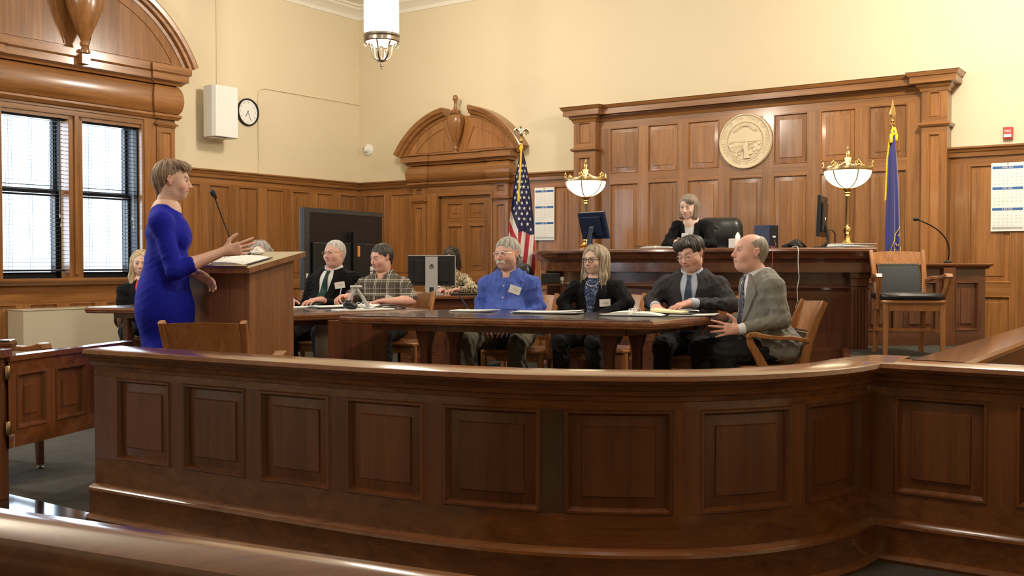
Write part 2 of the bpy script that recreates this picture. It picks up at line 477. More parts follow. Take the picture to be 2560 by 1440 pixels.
for a, b in ((0, 1.11), (2.76, 3.84), (8.28, BX)):
    mb.mat('wh', .3).sweep(capprof, [(a, -.026), (b, -.026)])
    mb.mat('wh', .2).sweep([(0, 0), (.02, 0), (.02, .12), (.01, .14), (0, .14)], [(a, -.026), (b, -.026)])
    endcaps(mb, a, b)
structure(mb.build('trim_5', world=MB_, smooth=25))
# ---------------------------------------------------------------- pedimented surrounds
def pilaster(mb, x0, x1, z0, zc, z1, y=-.10):
    """panelled pilaster from z0, necking at zc, up to z1"""
    for a, b in ((z0, zc - .03), (zc + .03, z1)):
        mb.panelled(x0, x1, a, b, [(x0 + .045, x1 - .045)], [(a + .06, b - .05)], y=y, rec=.018, flat=True)
    mb.mat('wv')
    for x in (x0, x1): mb.quad((x, y, z0), (x, 0, z0), (x, 0, z1), (x, y, z1))
    mb.mat('wh'); d = -y
    mb.sweep([(d - .01, zc - .03), (d + .012, zc - .028), (d + .022, zc - .008), (d + .035, zc + .004), (d + .035, zc + .018), (d, zc + .03), (d - .01, zc + .03)], [(x0, 0), (x0, -.0001), (x1, -.0001), (x1, 0)][1:3])
    mb.box(x0 - .03, x1 + .03, y - .03, 0, zc - .006, zc + .018)
def urn(mb, T, h, r):
    p = [(.30, 0), (.30, .035), (.20, .05), (.16, .075), (.24, .10), (.26, .13), (.20, .16), (.45, .30), (.72, .46), (.92, .62), (1.0, .72), (.98, .80), (.80, .86), (.62, .875), (.70, .885), (.55, .91), (.30, .93), (.30, .95)]
    mb.lathe([(a * r, b * h) for a, b in p], T=T, seg=28, sq=.8)
def pediment(mb, xc, hw, zb, zt, d, gap, wall_y=0, urnh=None, fin=True):
    """broken segmental pediment: springing half-width hw, base zb, crown zt"""
    H = zt - zb; R = (hw * hw + H * H) / (2 * H); zc = zt - R; am = math.asin(min(1, hw / R))
    # tympanum
    mb.mat('wv'); n = 28
    top = [(xc + (R - .05) * math.sin(-am + 2 * am * i / n), zc + (R - .05) * math.cos(-am + 2 * am * i / n)) for i in range(n + 1)]
    for i in range(n):
        (xa, za), (xb, zb2) = top[i], top[i + 1]
        mb.quad((xa, -d * .45, zb), (xb, -d * .45, zb), (xb, -d * .45, max(zb, zb2)), (xa, -d * .45, max(zb, za)))
    # ribs beside the urn and inset fields
    prof = [(0, 0), (0, -d * .5), (.035, -d * .55), (.045, -d * .8), (.075, -d * .85), (.09, -d), (.135, -d * 1.05), (.15, -d * 1.02), (.15, 0)]
    pr = [(a - .06, c) for a, c in prof]
    for sgn in (-1, 1):
        g = math.asin(min(.9, gap / R)); m = 16
        path = [(xc + sgn * R * math.sin(g + (am - g) * i / m), zc + R * math.cos(g + (am - g) * i / m)) for i in range(m + 1)]
        mb.mat('wh', .45)
        mb.sweep(pr, path, out=-sgn, T=lambda q: Vector((q.x, q.z, q.y)))
        # raised moulding on the tympanum
        mb.mat('wv', .8)
        q1 = [(xc + sgn * (gap * .55), zb + .05), (xc + sgn * (gap * 1.25), zb + .05 + H * .62)]
        m2 = 12; r2 = R - .17; g2 = math.asin(min(.9, gap * 1.25 / r2)); e2 = math.acos(min(1, max(-1, (zb + .05 - zc) / r2)))
        arc = [(xc + sgn * r2 * math.sin(g2 + (e2 - g2) * i / m2), zc + r2 * math.cos(g2 + (e2 - g2) * i / m2)) for i in range(m2 + 1)]
        path = [q1[0]] + arc + [q1[0]]
        mb.sweep([(-.006, -d * .45), (-.006, -d * .45 - .012), (.006, -d * .45 - .012), (.006, -d * .45)], path, T=lambda q: Vector((q.x, q.z, q.y)), cap=False)
def surround(x0, x1, pw, z0, zopen, zarch, zfr, zcor, zped, d, name, zcap, zneck, sz=1.0):
    """complete timber surround: pilasters, architrave, pulvinated frieze, cornice, broken pediment"""
    mb = MB(); xc = (x0 + x1) / 2
    pilaster(mb, x0, x0 + pw, z0, zneck, zarch); pilaster(mb, x1 - pw, x1, z0, zneck, zarch)
    # architrave
    mb.mat('wh', .5); mb.box(x0 + pw, x1 - pw, -.085, 0, zopen, zarch)
    mb.mat('wh', .7).sweep([(0, zarch - .03), (.03, zarch - .03), (.045, zarch - .01), (.06, zarch + .005), (.06, zarch + .03), (0, zarch + .03)],
             [(x0 - .0, 0), (x0 - .0, -.10), (x0 + pw + .01, -.10), (x0 + pw + .01, -.08), (x1 - pw - .01, -.08), (x1 - pw - .01, -.10), (x1, -.10), (x1, 0)])
    # bulging frieze
    fz = zfr - zarch - .03; fr = []
    for i in range(9):
        a = -PI / 2 + PI * i / 8; fr.append((.01 + .07 * math.cos(a), zarch + .03 + fz * (.5 + .5 * math.sin(a))))
    fr = [(-.02, zarch + .03)] + fr + [(-.02, zfr)]
    pth = [(x0, 0), (x0, -.10), (x0 + pw + .01, -.10), (x0 + pw + .01, -.07), (x1 - pw - .01, -.07), (x1 - pw - .01, -.10), (x1, -.10), (x1, 0)]
    mb.mat('wh', .4).sweep(fr, pth)
    # cornice
    co = [(-.02, zfr), (.06, zfr), (.07, zfr + .02), (.10, zfr + .04), (.12, zfr + .045), (.12, zfr + .12), (.145, zfr + .14), (.145, zcor), (-.02, zcor)]
    mb.mat('wh', .6).sweep(co, pth)
    pediment(mb, xc, (x1 - x0) / 2 + .20, zcor, zped, .20, .21 * sz)
    o = mb.build(name, smooth=28)
    return o, xc
o, xc = surround(-5.93, -3.35, .26, .93, 2.80, 2.86, 3.24, 3.46, 4.40, .2, 'trim_6', None, 2.765, sz=1.25)
o.matrix_world = MA_; structure(o)
mbu = MB().mat('wv', .6); urn(mbu, Matrix.Translation((xc, -.24, 3.42)), .80, .21)
mbu.box(xc - .05, xc + .05, -.27, -.05, 3.30, 3.405)
tag(mbu.build('carved_urn', world=MA_, smooth=35), 'large carved wooden urn in the broken pediment above the window', 'urn')
o, xc = surround(1.115, 2.76, .235, 0, 2.068, 2.20, 2.47, 2.60, 3.17, .2, 'trim_7', None, 1.974)
o.matrix_world = MB_; structure(o)
mbu = MB().mat('wv', .35); urn(mbu, Matrix.Translation((xc, -.17, 2.60)), .60, .125)
mbu.lathe([(.02, 0), (.075, .0), (.08, .03), (.06, .05), (.03, .06), (.022, .10), (.02, .16), (.035, .19), (.04, .21), (.028, .245), (.008, .255)], T=Matrix.Translation((xc, -.17, 3.14)), seg=16)
tag(mbu.build('carved_urn', world=MB_, smooth=35), 'carved wooden urn with turned finial in the broken pediment over the door', 'urn')
# architrave around the window opening and sill
mb = MB()
for x0, x1 in ((-3.80, -3.61), (-5.67, -5.50)):
    mb.mat('wv'); mb.box(x0, x1, -.07, 0, .93, 2.80)
    mb.mat('wv'); mb.box(x0 + .03 if x0 > -4 else x0, x1 if x0 > -4 else x1 - .03, -.085, -.07, .93, 2.80)
mb.mat('wh'); mb.box(-5.50, -3.80, -.07, 0, 2.74, 2.82); mb.box(-5.50, -3.80, -.05, .0, 2.70, 2.74)
mb.mat('wh', .7).sweep([(0, .86), (.03, .86), (.05, .89), (.09, .90), (.10, .915), (.10, .935), (0, .935)], [(-5.98, -.06), (-3.33, -.06)])
mb.box(-5.50, -3.80, -.06, .2, .86, .93)
structure(mb.build('trim_8', world=MA_, smooth=25))
# mullion
mb = MB().mat('wv', .4); mb.box(-4.725, -4.555, -.05, .12, .93, 2.75); mb.mat('wv', .6); mb.box(-4.665, -4.615, -.075, -.05, .97, 2.75)
structure(mb.build('trim_9', world=MA_, bevel=.004))
# ---------------------------------------------------------------- windows and blinds
wn = 0
for a0, a1 in [(3.80, 4.555), (4.725, 5.50), (7.9, 9.6), (11.6, 13.3)]:
    wn += 1; x0, x1 = -a1, -a0
    r = bpy.data.objects.new('window_%d' % wn, None); C.objects.link(r); r.matrix_world = MA_; structure(r)
    mb = MB().mat('blackm')
    for zz0, zz1, yy in ((.93, 1.90, .14), (1.86, 2.75, .18)):
        mb.box(x0, x0 + .05, yy, yy + .04, zz0, zz1); mb.box(x1 - .05, x1, yy, yy + .04, zz0, zz1)
        mb.box(x0, x1, yy, yy + .04, zz0, zz0 + .07); mb.box(x0, x1, yy, yy + .04, zz1 - .055, zz1)
    mb.build('window_frame', r)
    mb = MB().mat('pane'); mb.box(x0 + .05, x1 - .05, .16, .164, .99, 1.86); mb.box(x0 + .05, x1 - .05, .20, .204, 1.92, 2.70)
    mb.build('window_pane', r)
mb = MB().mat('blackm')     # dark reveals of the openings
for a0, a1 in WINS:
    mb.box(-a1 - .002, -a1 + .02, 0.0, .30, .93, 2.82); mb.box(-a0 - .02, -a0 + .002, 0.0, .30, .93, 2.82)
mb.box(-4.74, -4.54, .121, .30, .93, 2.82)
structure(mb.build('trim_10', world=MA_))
def blind(x0, x1, label):
    t = thing('venetian_blind', label, 'window blind', mat=MA_ @ Matrix.Translation((x0, .055, 1.02)), group=None)
    W = x1 - x0
    mb = MB().mat('blind'); mb.box(.01, W - .01, -.03, .03, 1.66, 1.72); mb.build('head_rail', t, bevel=.004)
    mb = MB().mat('blind'); n = 37
    for i in range(n):
        z = .045 + i * (1.60 / (n - 1)); T = Matrix.Translation((W / 2, 0, z)) @ Matrix.Rotation(math.radians(-4), 4, 'X')
        mb.cbox((0, 0, 0), (W - .02, .048, .0032), T=T)
    mb.build('slats', t)
    mb = MB().mat('blind'); mb.box(.01, W - .01, -.024, .024, -.01, .012); mb.build('bottom_rail', t, bevel=.003)
    mb = MB().mat('blind')
    for x in (.12, .16, W / 2, W - .16, W - .12):
        for y in (-.026, .026): mb.tube([(x, y, .0), (x, y, 1.66)], .0018, 5)
    mb.build('ladder_cord', t)
    mb = MB().mat('cord_w'); mb.tube([(W - .07, -.034, 1.66), (W - .07, -.034, .62)], .0015, 5); mb.tube([(W - .055, -.034, 1.66), (W - .055, -.034, .52)], .0015, 5)
    mb.lathe([(.003, .0), (.008, .01), (.006, .035), (.002, .04)], (W - .07, -.034, .585), 8); mb.lathe([(.003, .0), (.008, .01), (.006, .035), (.002, .04)], (W - .055, -.034, .485), 8)
    mb.build('pull_cord', t)
blind(-5.50, -4.725, 'dark venetian blind over the left-hand window, at the photo edge')
blind(-4.555, -3.80, 'dark venetian blind over the right-hand window behind the woman in blue')
# ---------------------------------------------------------------- door under the pediment
d = bpy.data.objects.new('door_1', None); C.objects.link(d); d.matrix_world = MB_ @ Matrix.Translation((1.56, 0, 0)); structure(d)
mb = MB(); DW = .90
mb.panelled(0.02, DW - .02, .01, 2.03, [(.13, .40), (.50, .77)], [(.20, .85), (1.0, 1.62), (1.72, 1.93)], y=-.035)
mb.build('door_panel', d, smooth=25)
mb = MB().mat('brass_a'); mb.lathe([(.012, 0), (.012, .04), (.028, .05), (.03, .065), (.015, .08)], T=Matrix.Translation((.07, -.012, 1.0)) @ Matrix.Rotation(PI / 2, 4, 'X')); mb.build('door_handle', d, smooth=40)
mb = MB()
for x0, x1 in ((1.35, 1.56), (2.46, 2.525)):
    mb.mat('wv'); mb.box(x0, x1, -.085, 0, 0, 2.068)
    mb.mat('wv'); mb.box(x0 + .02, x1 - .02, -.10, -.085, 0, 2.068)
mb.mat('wh'); mb.box(1.35, 2.525, -.09, 0, 2.03, 2.08)
structure(mb.build('trim_11', world=MB_))
# ---------------------------------------------------------------- panelled screen behind the bench
mb = MB()
cols = [(4.306 + .5265 * i, 4.306 + .5265 * i + .402) for i in range(7)]
mb.panelled(4.152, 8.06, 0, 2.93, cols, [(.35, .85), (1.0, 2.087), (2.212, 2.773)], y=-.10)
for x0, x1 in ((3.84, 4.152), (8.03, 8.28)):
    for a, b in ((0, 2.50), (2.545, 2.93)):
        mb.panelled(x0, x1, a, b, [(x0 + .065, x1 - .065)], [(a + (.2 if a == 0 else .055), b - .07)], y=-.19, flat=True)
    mb.mat('wv'); mb.quad((x0, -.19, 0), (x0, 0, 0), (x0, 0, 2.93), (x0, -.19, 2.93)); mb.quad((x1, -.19, 0), (x1, 0, 0), (x1, 0, 2.93), (x1, -.19, 2.93))
    mb.mat('wh', .4).sweep([(0, 2.50), (.02, 2.502), (.035, 2.52), (.035, 2.535), (0, 2.55)], [(x0, 0), (x0, -.19), (x1, -.19), (x1, 0)])
sp = [(-.01, 2.86), (.01, 2.86), (.02, 2.89), (.045, 2.91), (.05, 2.93), (.085, 2.935), (.10, 2.94), (.10, 3.005), (.115, 3.01), (.13, 3.045), (.14, 3.05), (-.01, 3.05)]
mb.mat('wh', .25).sweep(sp, [(3.84, 0), (3.84, -.19), (4.152, -.19), (4.152, -.10), (8.03, -.10), (8.03, -.19), (8.28, -.19), (8.28, 0)])
mb.box(3.83, 8.29, -.2, 0, 3.046, 3.05)
mb.mat('wv', .3); mb.quad((3.85, -.185, 2.92), (8.27, -.185, 2.92), (8.27, 0, 2.92), (3.85, 0, 2.92))
structure(mb.build('trim_12', world=MB_, smooth=25))
# surface conduits on the left wall
def wallA(px_a, z): return (-px_a, -.012, z)
mb = MB().mat('wall'); mb.tube([(-2.634, -.008, CEIL - .17), (-2.634, -.008, 3.3)], .008, 6)
tag(mb.build('cable_conduit', world=MA_), 'thin painted conduit rising from the white wall speaker to the ceiling', 'conduit')
mb = MB().mat('wall')
mb.tube([(-1.95, -.010, 2.285), (-1.955, -.010, 3.30), (-1.945, -.010, 3.38), (-1.91, -.010, 3.42), (-1.85, -.010, 3.437), (-.012, -.010, 3.442)], .008, 6)
mb.box(-1.968, -1.932, -.02, 0, 2.29, 2.40)
tag(mb.build('cable_conduit', world=MA_), 'thin painted conduit bending from the wainscot cap towards the room corner', 'conduit')
# ================================================================ the bar rail
RZ = .735
def catmull(P, n=12):
    P = [Vector(p) for p in P]; Q = [2 * P[0] - P[1]] + P + [2 * P[-1] - P[-2]]; o = []
    for i in range(1, len(Q) - 2):
        a, b, c, d = Q[i - 1], Q[i], Q[i + 1], Q[i + 2]
        for k in range(n):
            t = k / n; o.append(.5 * ((2 * b) + (c - a) * t + (2 * a - 5 * b + 4 * c - d) * t * t + (-a + 3 * b - 3 * c + d) * t ** 3))
    o.append(P[-1]); return o
RAILP = catmull([(-1.80, 4.47), (-1.30, 4.175), (-.85, 3.91), (-.4, 3.66), (0, 3.49), (.35, 3.425), (.65, 3.435), (.95, 3.54), (1.18, 3.70), (1.344, 3.882)], 8)
def along(path):
    L = [0]
    for a, b in zip(path[:-1], path[1:]): L.append(L[-1] + (b - a).length)
    def fn(x, y, z):
        i = 0
        while i < len(L) - 2 and x > L[i + 1]: i += 1
        d = (path[i + 1] - path[i]); l = d.length; t = (x - L[i]) / l; d = d / l
        # smooth normals
        d0 = (path[i] - path[i - 1]).normalized() if i > 0 else d; d2 = (path[i + 2] - path[i + 1]).normalized() if i + 2 < len(path) else d
        da = (d0 + d).normalized(); db = (d + d2).normalized(); dd = (da * (1 - t) + db * t).normalized()
        n = Vector((-dd.y, dd.x)); p = path[i] + (path[i + 1] - path[i]) * t + n * y
        return (p.x, p.y, z)
    return fn, L[-1]
rail_cap = [(-.15, RZ - .035), (-.13, RZ - .045), (.02, RZ - .06), (.03, RZ - .045), (.035, RZ - .035), (.055, RZ - .03), (.062, RZ - .018), (.055, RZ - .003), (.045, RZ), (-.14, RZ), (-.155, RZ - .01), (-.158, RZ - .025)]
rail_bead = [(-.005, RZ - .095), (.006, RZ - .09), (.008, RZ - .075), (.022, RZ - .07), (.026, RZ - .055), (-.005, RZ - .05)]
rail_base = [(-.01, 0), (.048, 0), (.052, .012), (.046, .024), (.032, .028), (.03, .115), (.036, .13), (.034, .14), (.02, .15), (-.01, .155)]
def rail(path, cols, name, label, thick=.09, back=True, odd=None, zr=(.265, .615)):
    fn, L = along(path)
    t = thing(name, label, 'courtroom railing')
    mb = MB(fn); mb.panelled(0, L, 0, RZ - .05, cols, [zr], y=0, mv='rail_v', mh='rail_h', step=.09, rec=.016, field=.034, odd=odd)
    # back face
    n = int(L / .1) + 1
    mb.mat('rail_v')
    for i in range(n): mb.quad((L * i / n, thick, 0), (L * (i + 1) / n, thick, 0), (L * (i + 1) / n, thick, RZ - .05), (L * i / n, thick, RZ - .05))
    for x in (0, L): mb.quad((x, 0, 0), (x, thick, 0), (x, thick, RZ - .05), (x, 0, RZ - .05))
    mb.build('panelling', t, smooth=25)
    pts = [(p.x, p.y) for p in path]
    mb = MB().mat('rail_h', .6); mb.sweep(rail_cap, pts); mb.sweep(rail_bead, pts); mb.build('cap_rail', t, smooth=30)
    mb = MB().mat('rail_h', .4); mb.sweep(rail_base, pts); mb.build('base_board', t, smooth=30)
    return t
sc_ = 3.5555 / 3.5555
rail(RAILP, [(.139, .469), (.545, .890), (.967, 1.312), (1.388, 1.721), (1.795, 2.151), (2.232, 2.592), (2.683, 3.035), (3.10, 3.46)],
     'bar_rail', 'long bowed wooden bar rail with raised panels and glossy cap across the foreground', odd={10: 'rail_dark'})
J = Vector((1.344, 3.882)); d2B = Vector((dB.x, dB.y)); d2A = Vector((-dA.x, -dA.y))
rail([J + d2B * (.0), J + d2B * 2.4], [(.085, .406), (.496, .82), (.91, 1.24), (1.33, 1.66), (1.75, 2.08)], 'bar_rail',
     'straight panelled rail at the right edge, running off from the corner junction', zr=(.248, .613))
# the arm that runs back beside the witness stand (its panels face right)
pa = J + d2A * .11 + d2B * .16; pb = pa + d2A * 4.6
rail([pb, pa], [(.2 + .5 * i, .55 + .5 * i) for i in range(8)], 'bar_rail',
     'panelled rail running back diagonally from the junction towards the right-hand wall')
mb = MB().mat('rail_h', .7); mb.prism([(1.33, 3.83), (1.40, 3.80), (1.56, 4.07), (1.44, 4.13), (1.25, 3.98), (1.28, 3.85)], RZ - .04, RZ + .0015)
tag(mb.build('rail_junction_cap', bevel=.003), 'small glossy wooden cap block where the three rails meet', 'rail cap')
# open gate at the left
GD = Vector((.23, .973)); G0 = Vector((-2.345, 4.83))
t = thing('swing_gate', 'low panelled wooden gate standing open at the left edge, carpet visible beneath it', 'gate')
fn, L = along([G0, G0 + GD * .98])
mb = MB(fn)
mb.panelled(0, .98, .235, .645, [(.05, .27), (.33, .58), (.64, .90)], [(.315, .585)], mv='rail_v', mh='rail_h', rec=.015, field=.04)
mb.mat('rail_v'); mb.quad((0, .045, .235), (.98, .045, .235), (.98, .045, .645), (0, .045, .645))
mb.mat('rail_h'); mb.quad((0, 0, .235), (.98, 0, .235), (.98, .045, .235), (0, .045, .235)); mb.box(0, .98, -.012, .057, .643, .668)
mb.quad((.98, 0, .235), (.98, .045, .235), (.98, .045, .645), (.98, 0, .645))
mb.build('gate_panel', t, smooth=25)
for z in (.30, .56):
    mb = MB().mat('brass_a'); mb.lathe([(.008, 0), (.012, .005), (.012, .06), (.008, .065)], (G0.x + .005, G0.y - .016, z), 10); mb.build('hinge', t, smooth=40)
mb = MB().mat('rail_v', .5); mb.box(-2.50, -2.36, 4.80, 4.86, 0, .66); mb.mat('rail_h'); mb.box(-2.52, -2.345, 4.785, 4.875, .66, .70)
tag(mb.build('gate_post', bevel=.004), 'wooden end post at the left edge that the open gate hangs from', 'post')
mb = MB().mat('rail_h'); 
# ---------------------------------------------------------------- public bench at the very front
pw = Vector((-.64, 1.29)); pdv = Vector((.906, -.423))
t = thing('public_bench', 'out-of-focus rounded wooden bench back in the bottom left foreground', 'bench')
pts = [tuple(pw - pdv * 1.2), tuple(pw + pdv * 2.6)]
prof = [(-.03, .20), (-.035, .70), (-.045, .74), (-.04, .775), (-.015, .79), (.02, .788), (.045, .775), (.05, .75), (.03, .725), (.016, .70), (.010, .20)]
mb = MB().mat('rail_h', .35); mb.sweep(prof, pts); mb.build('backrest', t, smooth=50)
mb = MB().mat('rail_h', .35); mb.sweep([(.0, .40), (.42, .42), (.44, .435), (.42, .45), (0, .43)], pts, out=1); mb.build('seat', t, smooth=40)
for k in (0, 1):
    q = (pw - pdv * 1.2) if k == 0 else (pw + pdv * 2.6)
    T = Matrix.Translation((q.x, q.y, 0)) @ Matrix.Rotation(math.atan2(pdv.y, pdv.x), 4, 'Z')
    mb = MB().mat('rail_v'); mb.box(-.02, .02, -.45, .05, 0, .60, T=T); mb.build('end_panel', t, bevel=.01)

# ================================================================ chairs
def armchair(label, loc, rz, kind='court', group=None, name='armchair', floor=0, legmat='chair'):
    """kind court: broad wooden top, leather pad below; witness: full leather back and cushion. Faces +Y."""
    t = thing(name, label, 'chair', (loc[0], loc[1], floor), rz, group)
    wd = 'chair'
    def leg(x, y0, y1, z1, x1):
        mb = MB().mat(legmat); mb.bar([(x, y0, .02 if legmat != 'chair' else 0), ((x + x1) / 2, (y0 + y1) / 2, z1 * .5), (x1, y1, z1)], (1, 0, 0), [.034, .040, .044], [.034, .042, .046]); return mb
    for s in (-1, 1):
        o = leg(s * .225, .215, .20, .425, s * .22).build('leg', t, smooth=40)
        if legmat != 'chair': MB().mat('steel').lathe([(.016, 0), (.018, .006), (.008, .010), (.008, .024)], (s * .225, .215, 0), 12).build('glide', o, smooth=40)
        # rear leg runs up into the back post
        mb = MB().mat(wd)
        mb.bar([(s * .19, -.25, 0), (s * .19, -.20, .25), (s * .19, -.18, .45), (s * .198, -.21, .60), (s * .208, -.262, .75), (s * .215, -.31, .855)], (1, 0, 0), [.036, .038, .04, .040, .038, .034], [.04, .05, .056, .052, .046, .038])
        mb.build('leg', t, smooth=40)
    mb = MB().mat(wd)
    for s in (-1, 1): mb.cbox((s * .205, .0, .395), (.025, .40, .06), (0, 0, s * .04))
    mb.cbox((0, .205, .395), (.42, .025, .06)); mb.cbox((0, -.19, .395), (.36, .025, .06))
    mb.build('seat_frame', t, bevel=.003)
    mb = MB().mat(wd)
    for s in (-1, 1): mb.cbox((s * .205, -.01, .20), (.02, .40, .028))
    mb.cbox((0, -.01, .20), (.40, .02, .028))
    mb.build('stretcher', t, bevel=.003)
    # seat
    out = [(-.20, -.20), (.20, -.20), (.245, .05), (.25, .20), (.225, .245), (-.225, .245), (-.25, .20), (-.245, .05)]
    mb = MB().mat(wd); mb.prism(out, .425, .452); mb.build('seat', t, bevel=.008)
    if kind == 'witness':
        mb = MB().mat('leather'); n = 28; rows = []
        def rr(k, ins, z): 
            a = 2 * PI * k / n; c, s_ = math.cos(a), math.sin(a); p = 5.0
            q = (abs(c) ** p + abs(s_) ** p) ** (-1 / p); return (c * q * (.255 - ins), .01 + s_ * q * (.245 - ins), z)
        for ins, z in ((.02, .452), (.0, .465), (-.004, .485), (.008, .50), (.05, .508), (.15, .510)): rows.append([mb.vert(rr(k, ins, z)) for k in range(n)])
        for a, b in zip(rows[:-1], rows[1:]):
            for k in range(n): mb.face([a[k], a[(k + 1) % n], b[(k + 1) % n], b[k]])
        mb.face(rows[-1]); mb.face(rows[0][::-1]); mb.build('seat_cushion', t, smooth=60)
    def backpt(x, z, off=0):   # the curved plane between the posts
        k = (z - .45) / .40; yb = -.18 - .13 * max(0, k) ** 1.3; c = (1 - (x / .21) ** 2)
        return (x, yb - .030 * c + off, z)
    def slab(mb, x0, x1, z0, z1, th, nx=10, nz=4, arch=0):
        F = []; B = []
        for i in range(nx + 1):
            x = x0 + (x1 - x0) * i / nx; f = []; b = []
            for j in range(nz + 1):
                z = z0 + (z1 - z0) * j / nz + arch * (1 - (2 * i / nx - 1) ** 2) * (j / nz)
                f.append(mb.vert(backpt(x, z, th / 2))); b.append(mb.vert(backpt(x, z, -th / 2)))
            F.append(f); B.append(b)
        for i in range(nx):
            for j in range(nz):
                mb.face([F[i][j], F[i + 1][j], F[i + 1][j + 1], F[i][j + 1]][::-1]); mb.face([B[i][j], B[i + 1][j], B[i + 1][j + 1], B[i][j + 1]])
            mb.face([F[i][0], F[i + 1][0], B[i + 1][0], B[i][0]]); mb.face([F[i][nz], F[i + 1][nz], B[i + 1][nz], B[i][nz]][::-1])
        for i in (0, nx):
            for j in range(nz): mb.face([F[i][j], F[i][j + 1], B[i][j + 1], B[i][j]])
    zt = .655 if kind == 'court' else .74
    mb = MB().mat(wd); slab(mb, -.195, .195, zt, .845, .022, arch=.008); mb.build('top_rail', t, smooth=40)
    mb = MB().mat('leather_g' if kind == 'witness' else 'leather'); slab(mb, -.172, .172, .475 if kind == 'witness' else .53, zt + .008, .034, nz=6); mb.build('back_pad', t, smooth=50)
    mb = MB().mat('brass_a')
    if kind == 'witness':
        for s in (-1, 1):
            for k in range(15): p = backpt(s * .170, .49 + k * .0175, .022); mb.lathe([(.0055, 0), (.004, .003), (.001, .0045)], T=Matrix.Translation(p) @ Matrix.Rotation(-PI / 2, 4, 'X'), seg=6)
        for k in range(18): p = backpt(-.16 + k * .0188, .742, .022); mb.lathe([(.0055, 0), (.004, .003), (.001, .0045)], T=Matrix.Translation(p) @ Matrix.Rotation(-PI / 2, 4, 'X'), seg=6)
    else:
        for k in range(20): 
            for sg in (1, -1): p = backpt(-.165 + k * .01737, .648, .022 * sg); mb.lathe([(.0055, 0), (.004, .003), (.001, .0045)], T=Matrix.Translation(p) @ Matrix.Rotation(-PI / 2 * sg, 4, 'X'), seg=6)
    mb.build('nail_heads', t)['kind'] = 'stuff'
    if kind == 'court':
        mb = MB().mat(wd); mb.cbox((0, -.19, .515), (.36, .02, .035)); mb.build('lower_rail', t, bevel=.003)
    for s in (-1, 1):   # arm with its curved support, one piece of timber
        mb = MB().mat(wd)
        mb.bar([(s * .205, -.215, .605), (s * .222, -.17, .612), (s * .245, -.08, .630), (s * .265, .02, .630), (s * .275, .10, .640), (s * .275, .155, .652), (s * .275, .19, .650), (s * .275, .205, .632)], (1, 0, 0), [.03, .036, .045, .052, .058, .062, .058, .05], [.030, .030, .028, .027, .030, .034, .036, .030])
        mb.bar([(s * .275, .195, .642), (s * .272, .185, .595), (s * .266, .150, .54), (s * .258, .12, .49), (s * .252, .095, .44), (s * .25, .085, .385)], (1, 0, 0), [.036, .034, .032, .030, .028, .026], [.034, .048, .052, .056, .066, .060])
        mb.build('arm', t, smooth=40)
    return t
armchair('empty wooden armchair seen from behind, in front of the lectern', (-1.50, 5.38), math.radians(-3)).scale = (.95, .95, .95)
armchair('wooden armchair that the bald man in the grey jacket sits in', (1.67, 6.80), math.radians(92))
armchair('wooden armchair behind the man in the blue shirt, its top corner showing', (.06, 7.98), math.radians(163))
armchair('wooden armchair behind the long-haired woman with glasses, one post showing', (.73, 8.08), math.radians(155))
armchair('wooden armchair of the man in the dark grey suit, hidden behind him', (1.33, 7.42), math.radians(158))
armchair('wooden armchair of the man in the plaid shirt, a sliver of post showing', (-.96, 8.72), math.radians(165))
armchair('wooden armchair of the white-haired man in the black suit', (-1.63, 8.84), math.radians(180))
armchair('wooden armchair of the smiling blonde woman by the radiator cover', (-3.22, 9.25), math.radians(-155))
armchair('wooden armchair at the left edge, only its arm and one leg in view', (-2.84, 5.51), math.atan2(-.8, -.6), legmat='dark_v')
armchair('wooden witness chair with black leather back, nail heads and black seat cushion', (3.25, 8.56), math.radians(175), kind='witness', floor=.35, name='witness_chair')

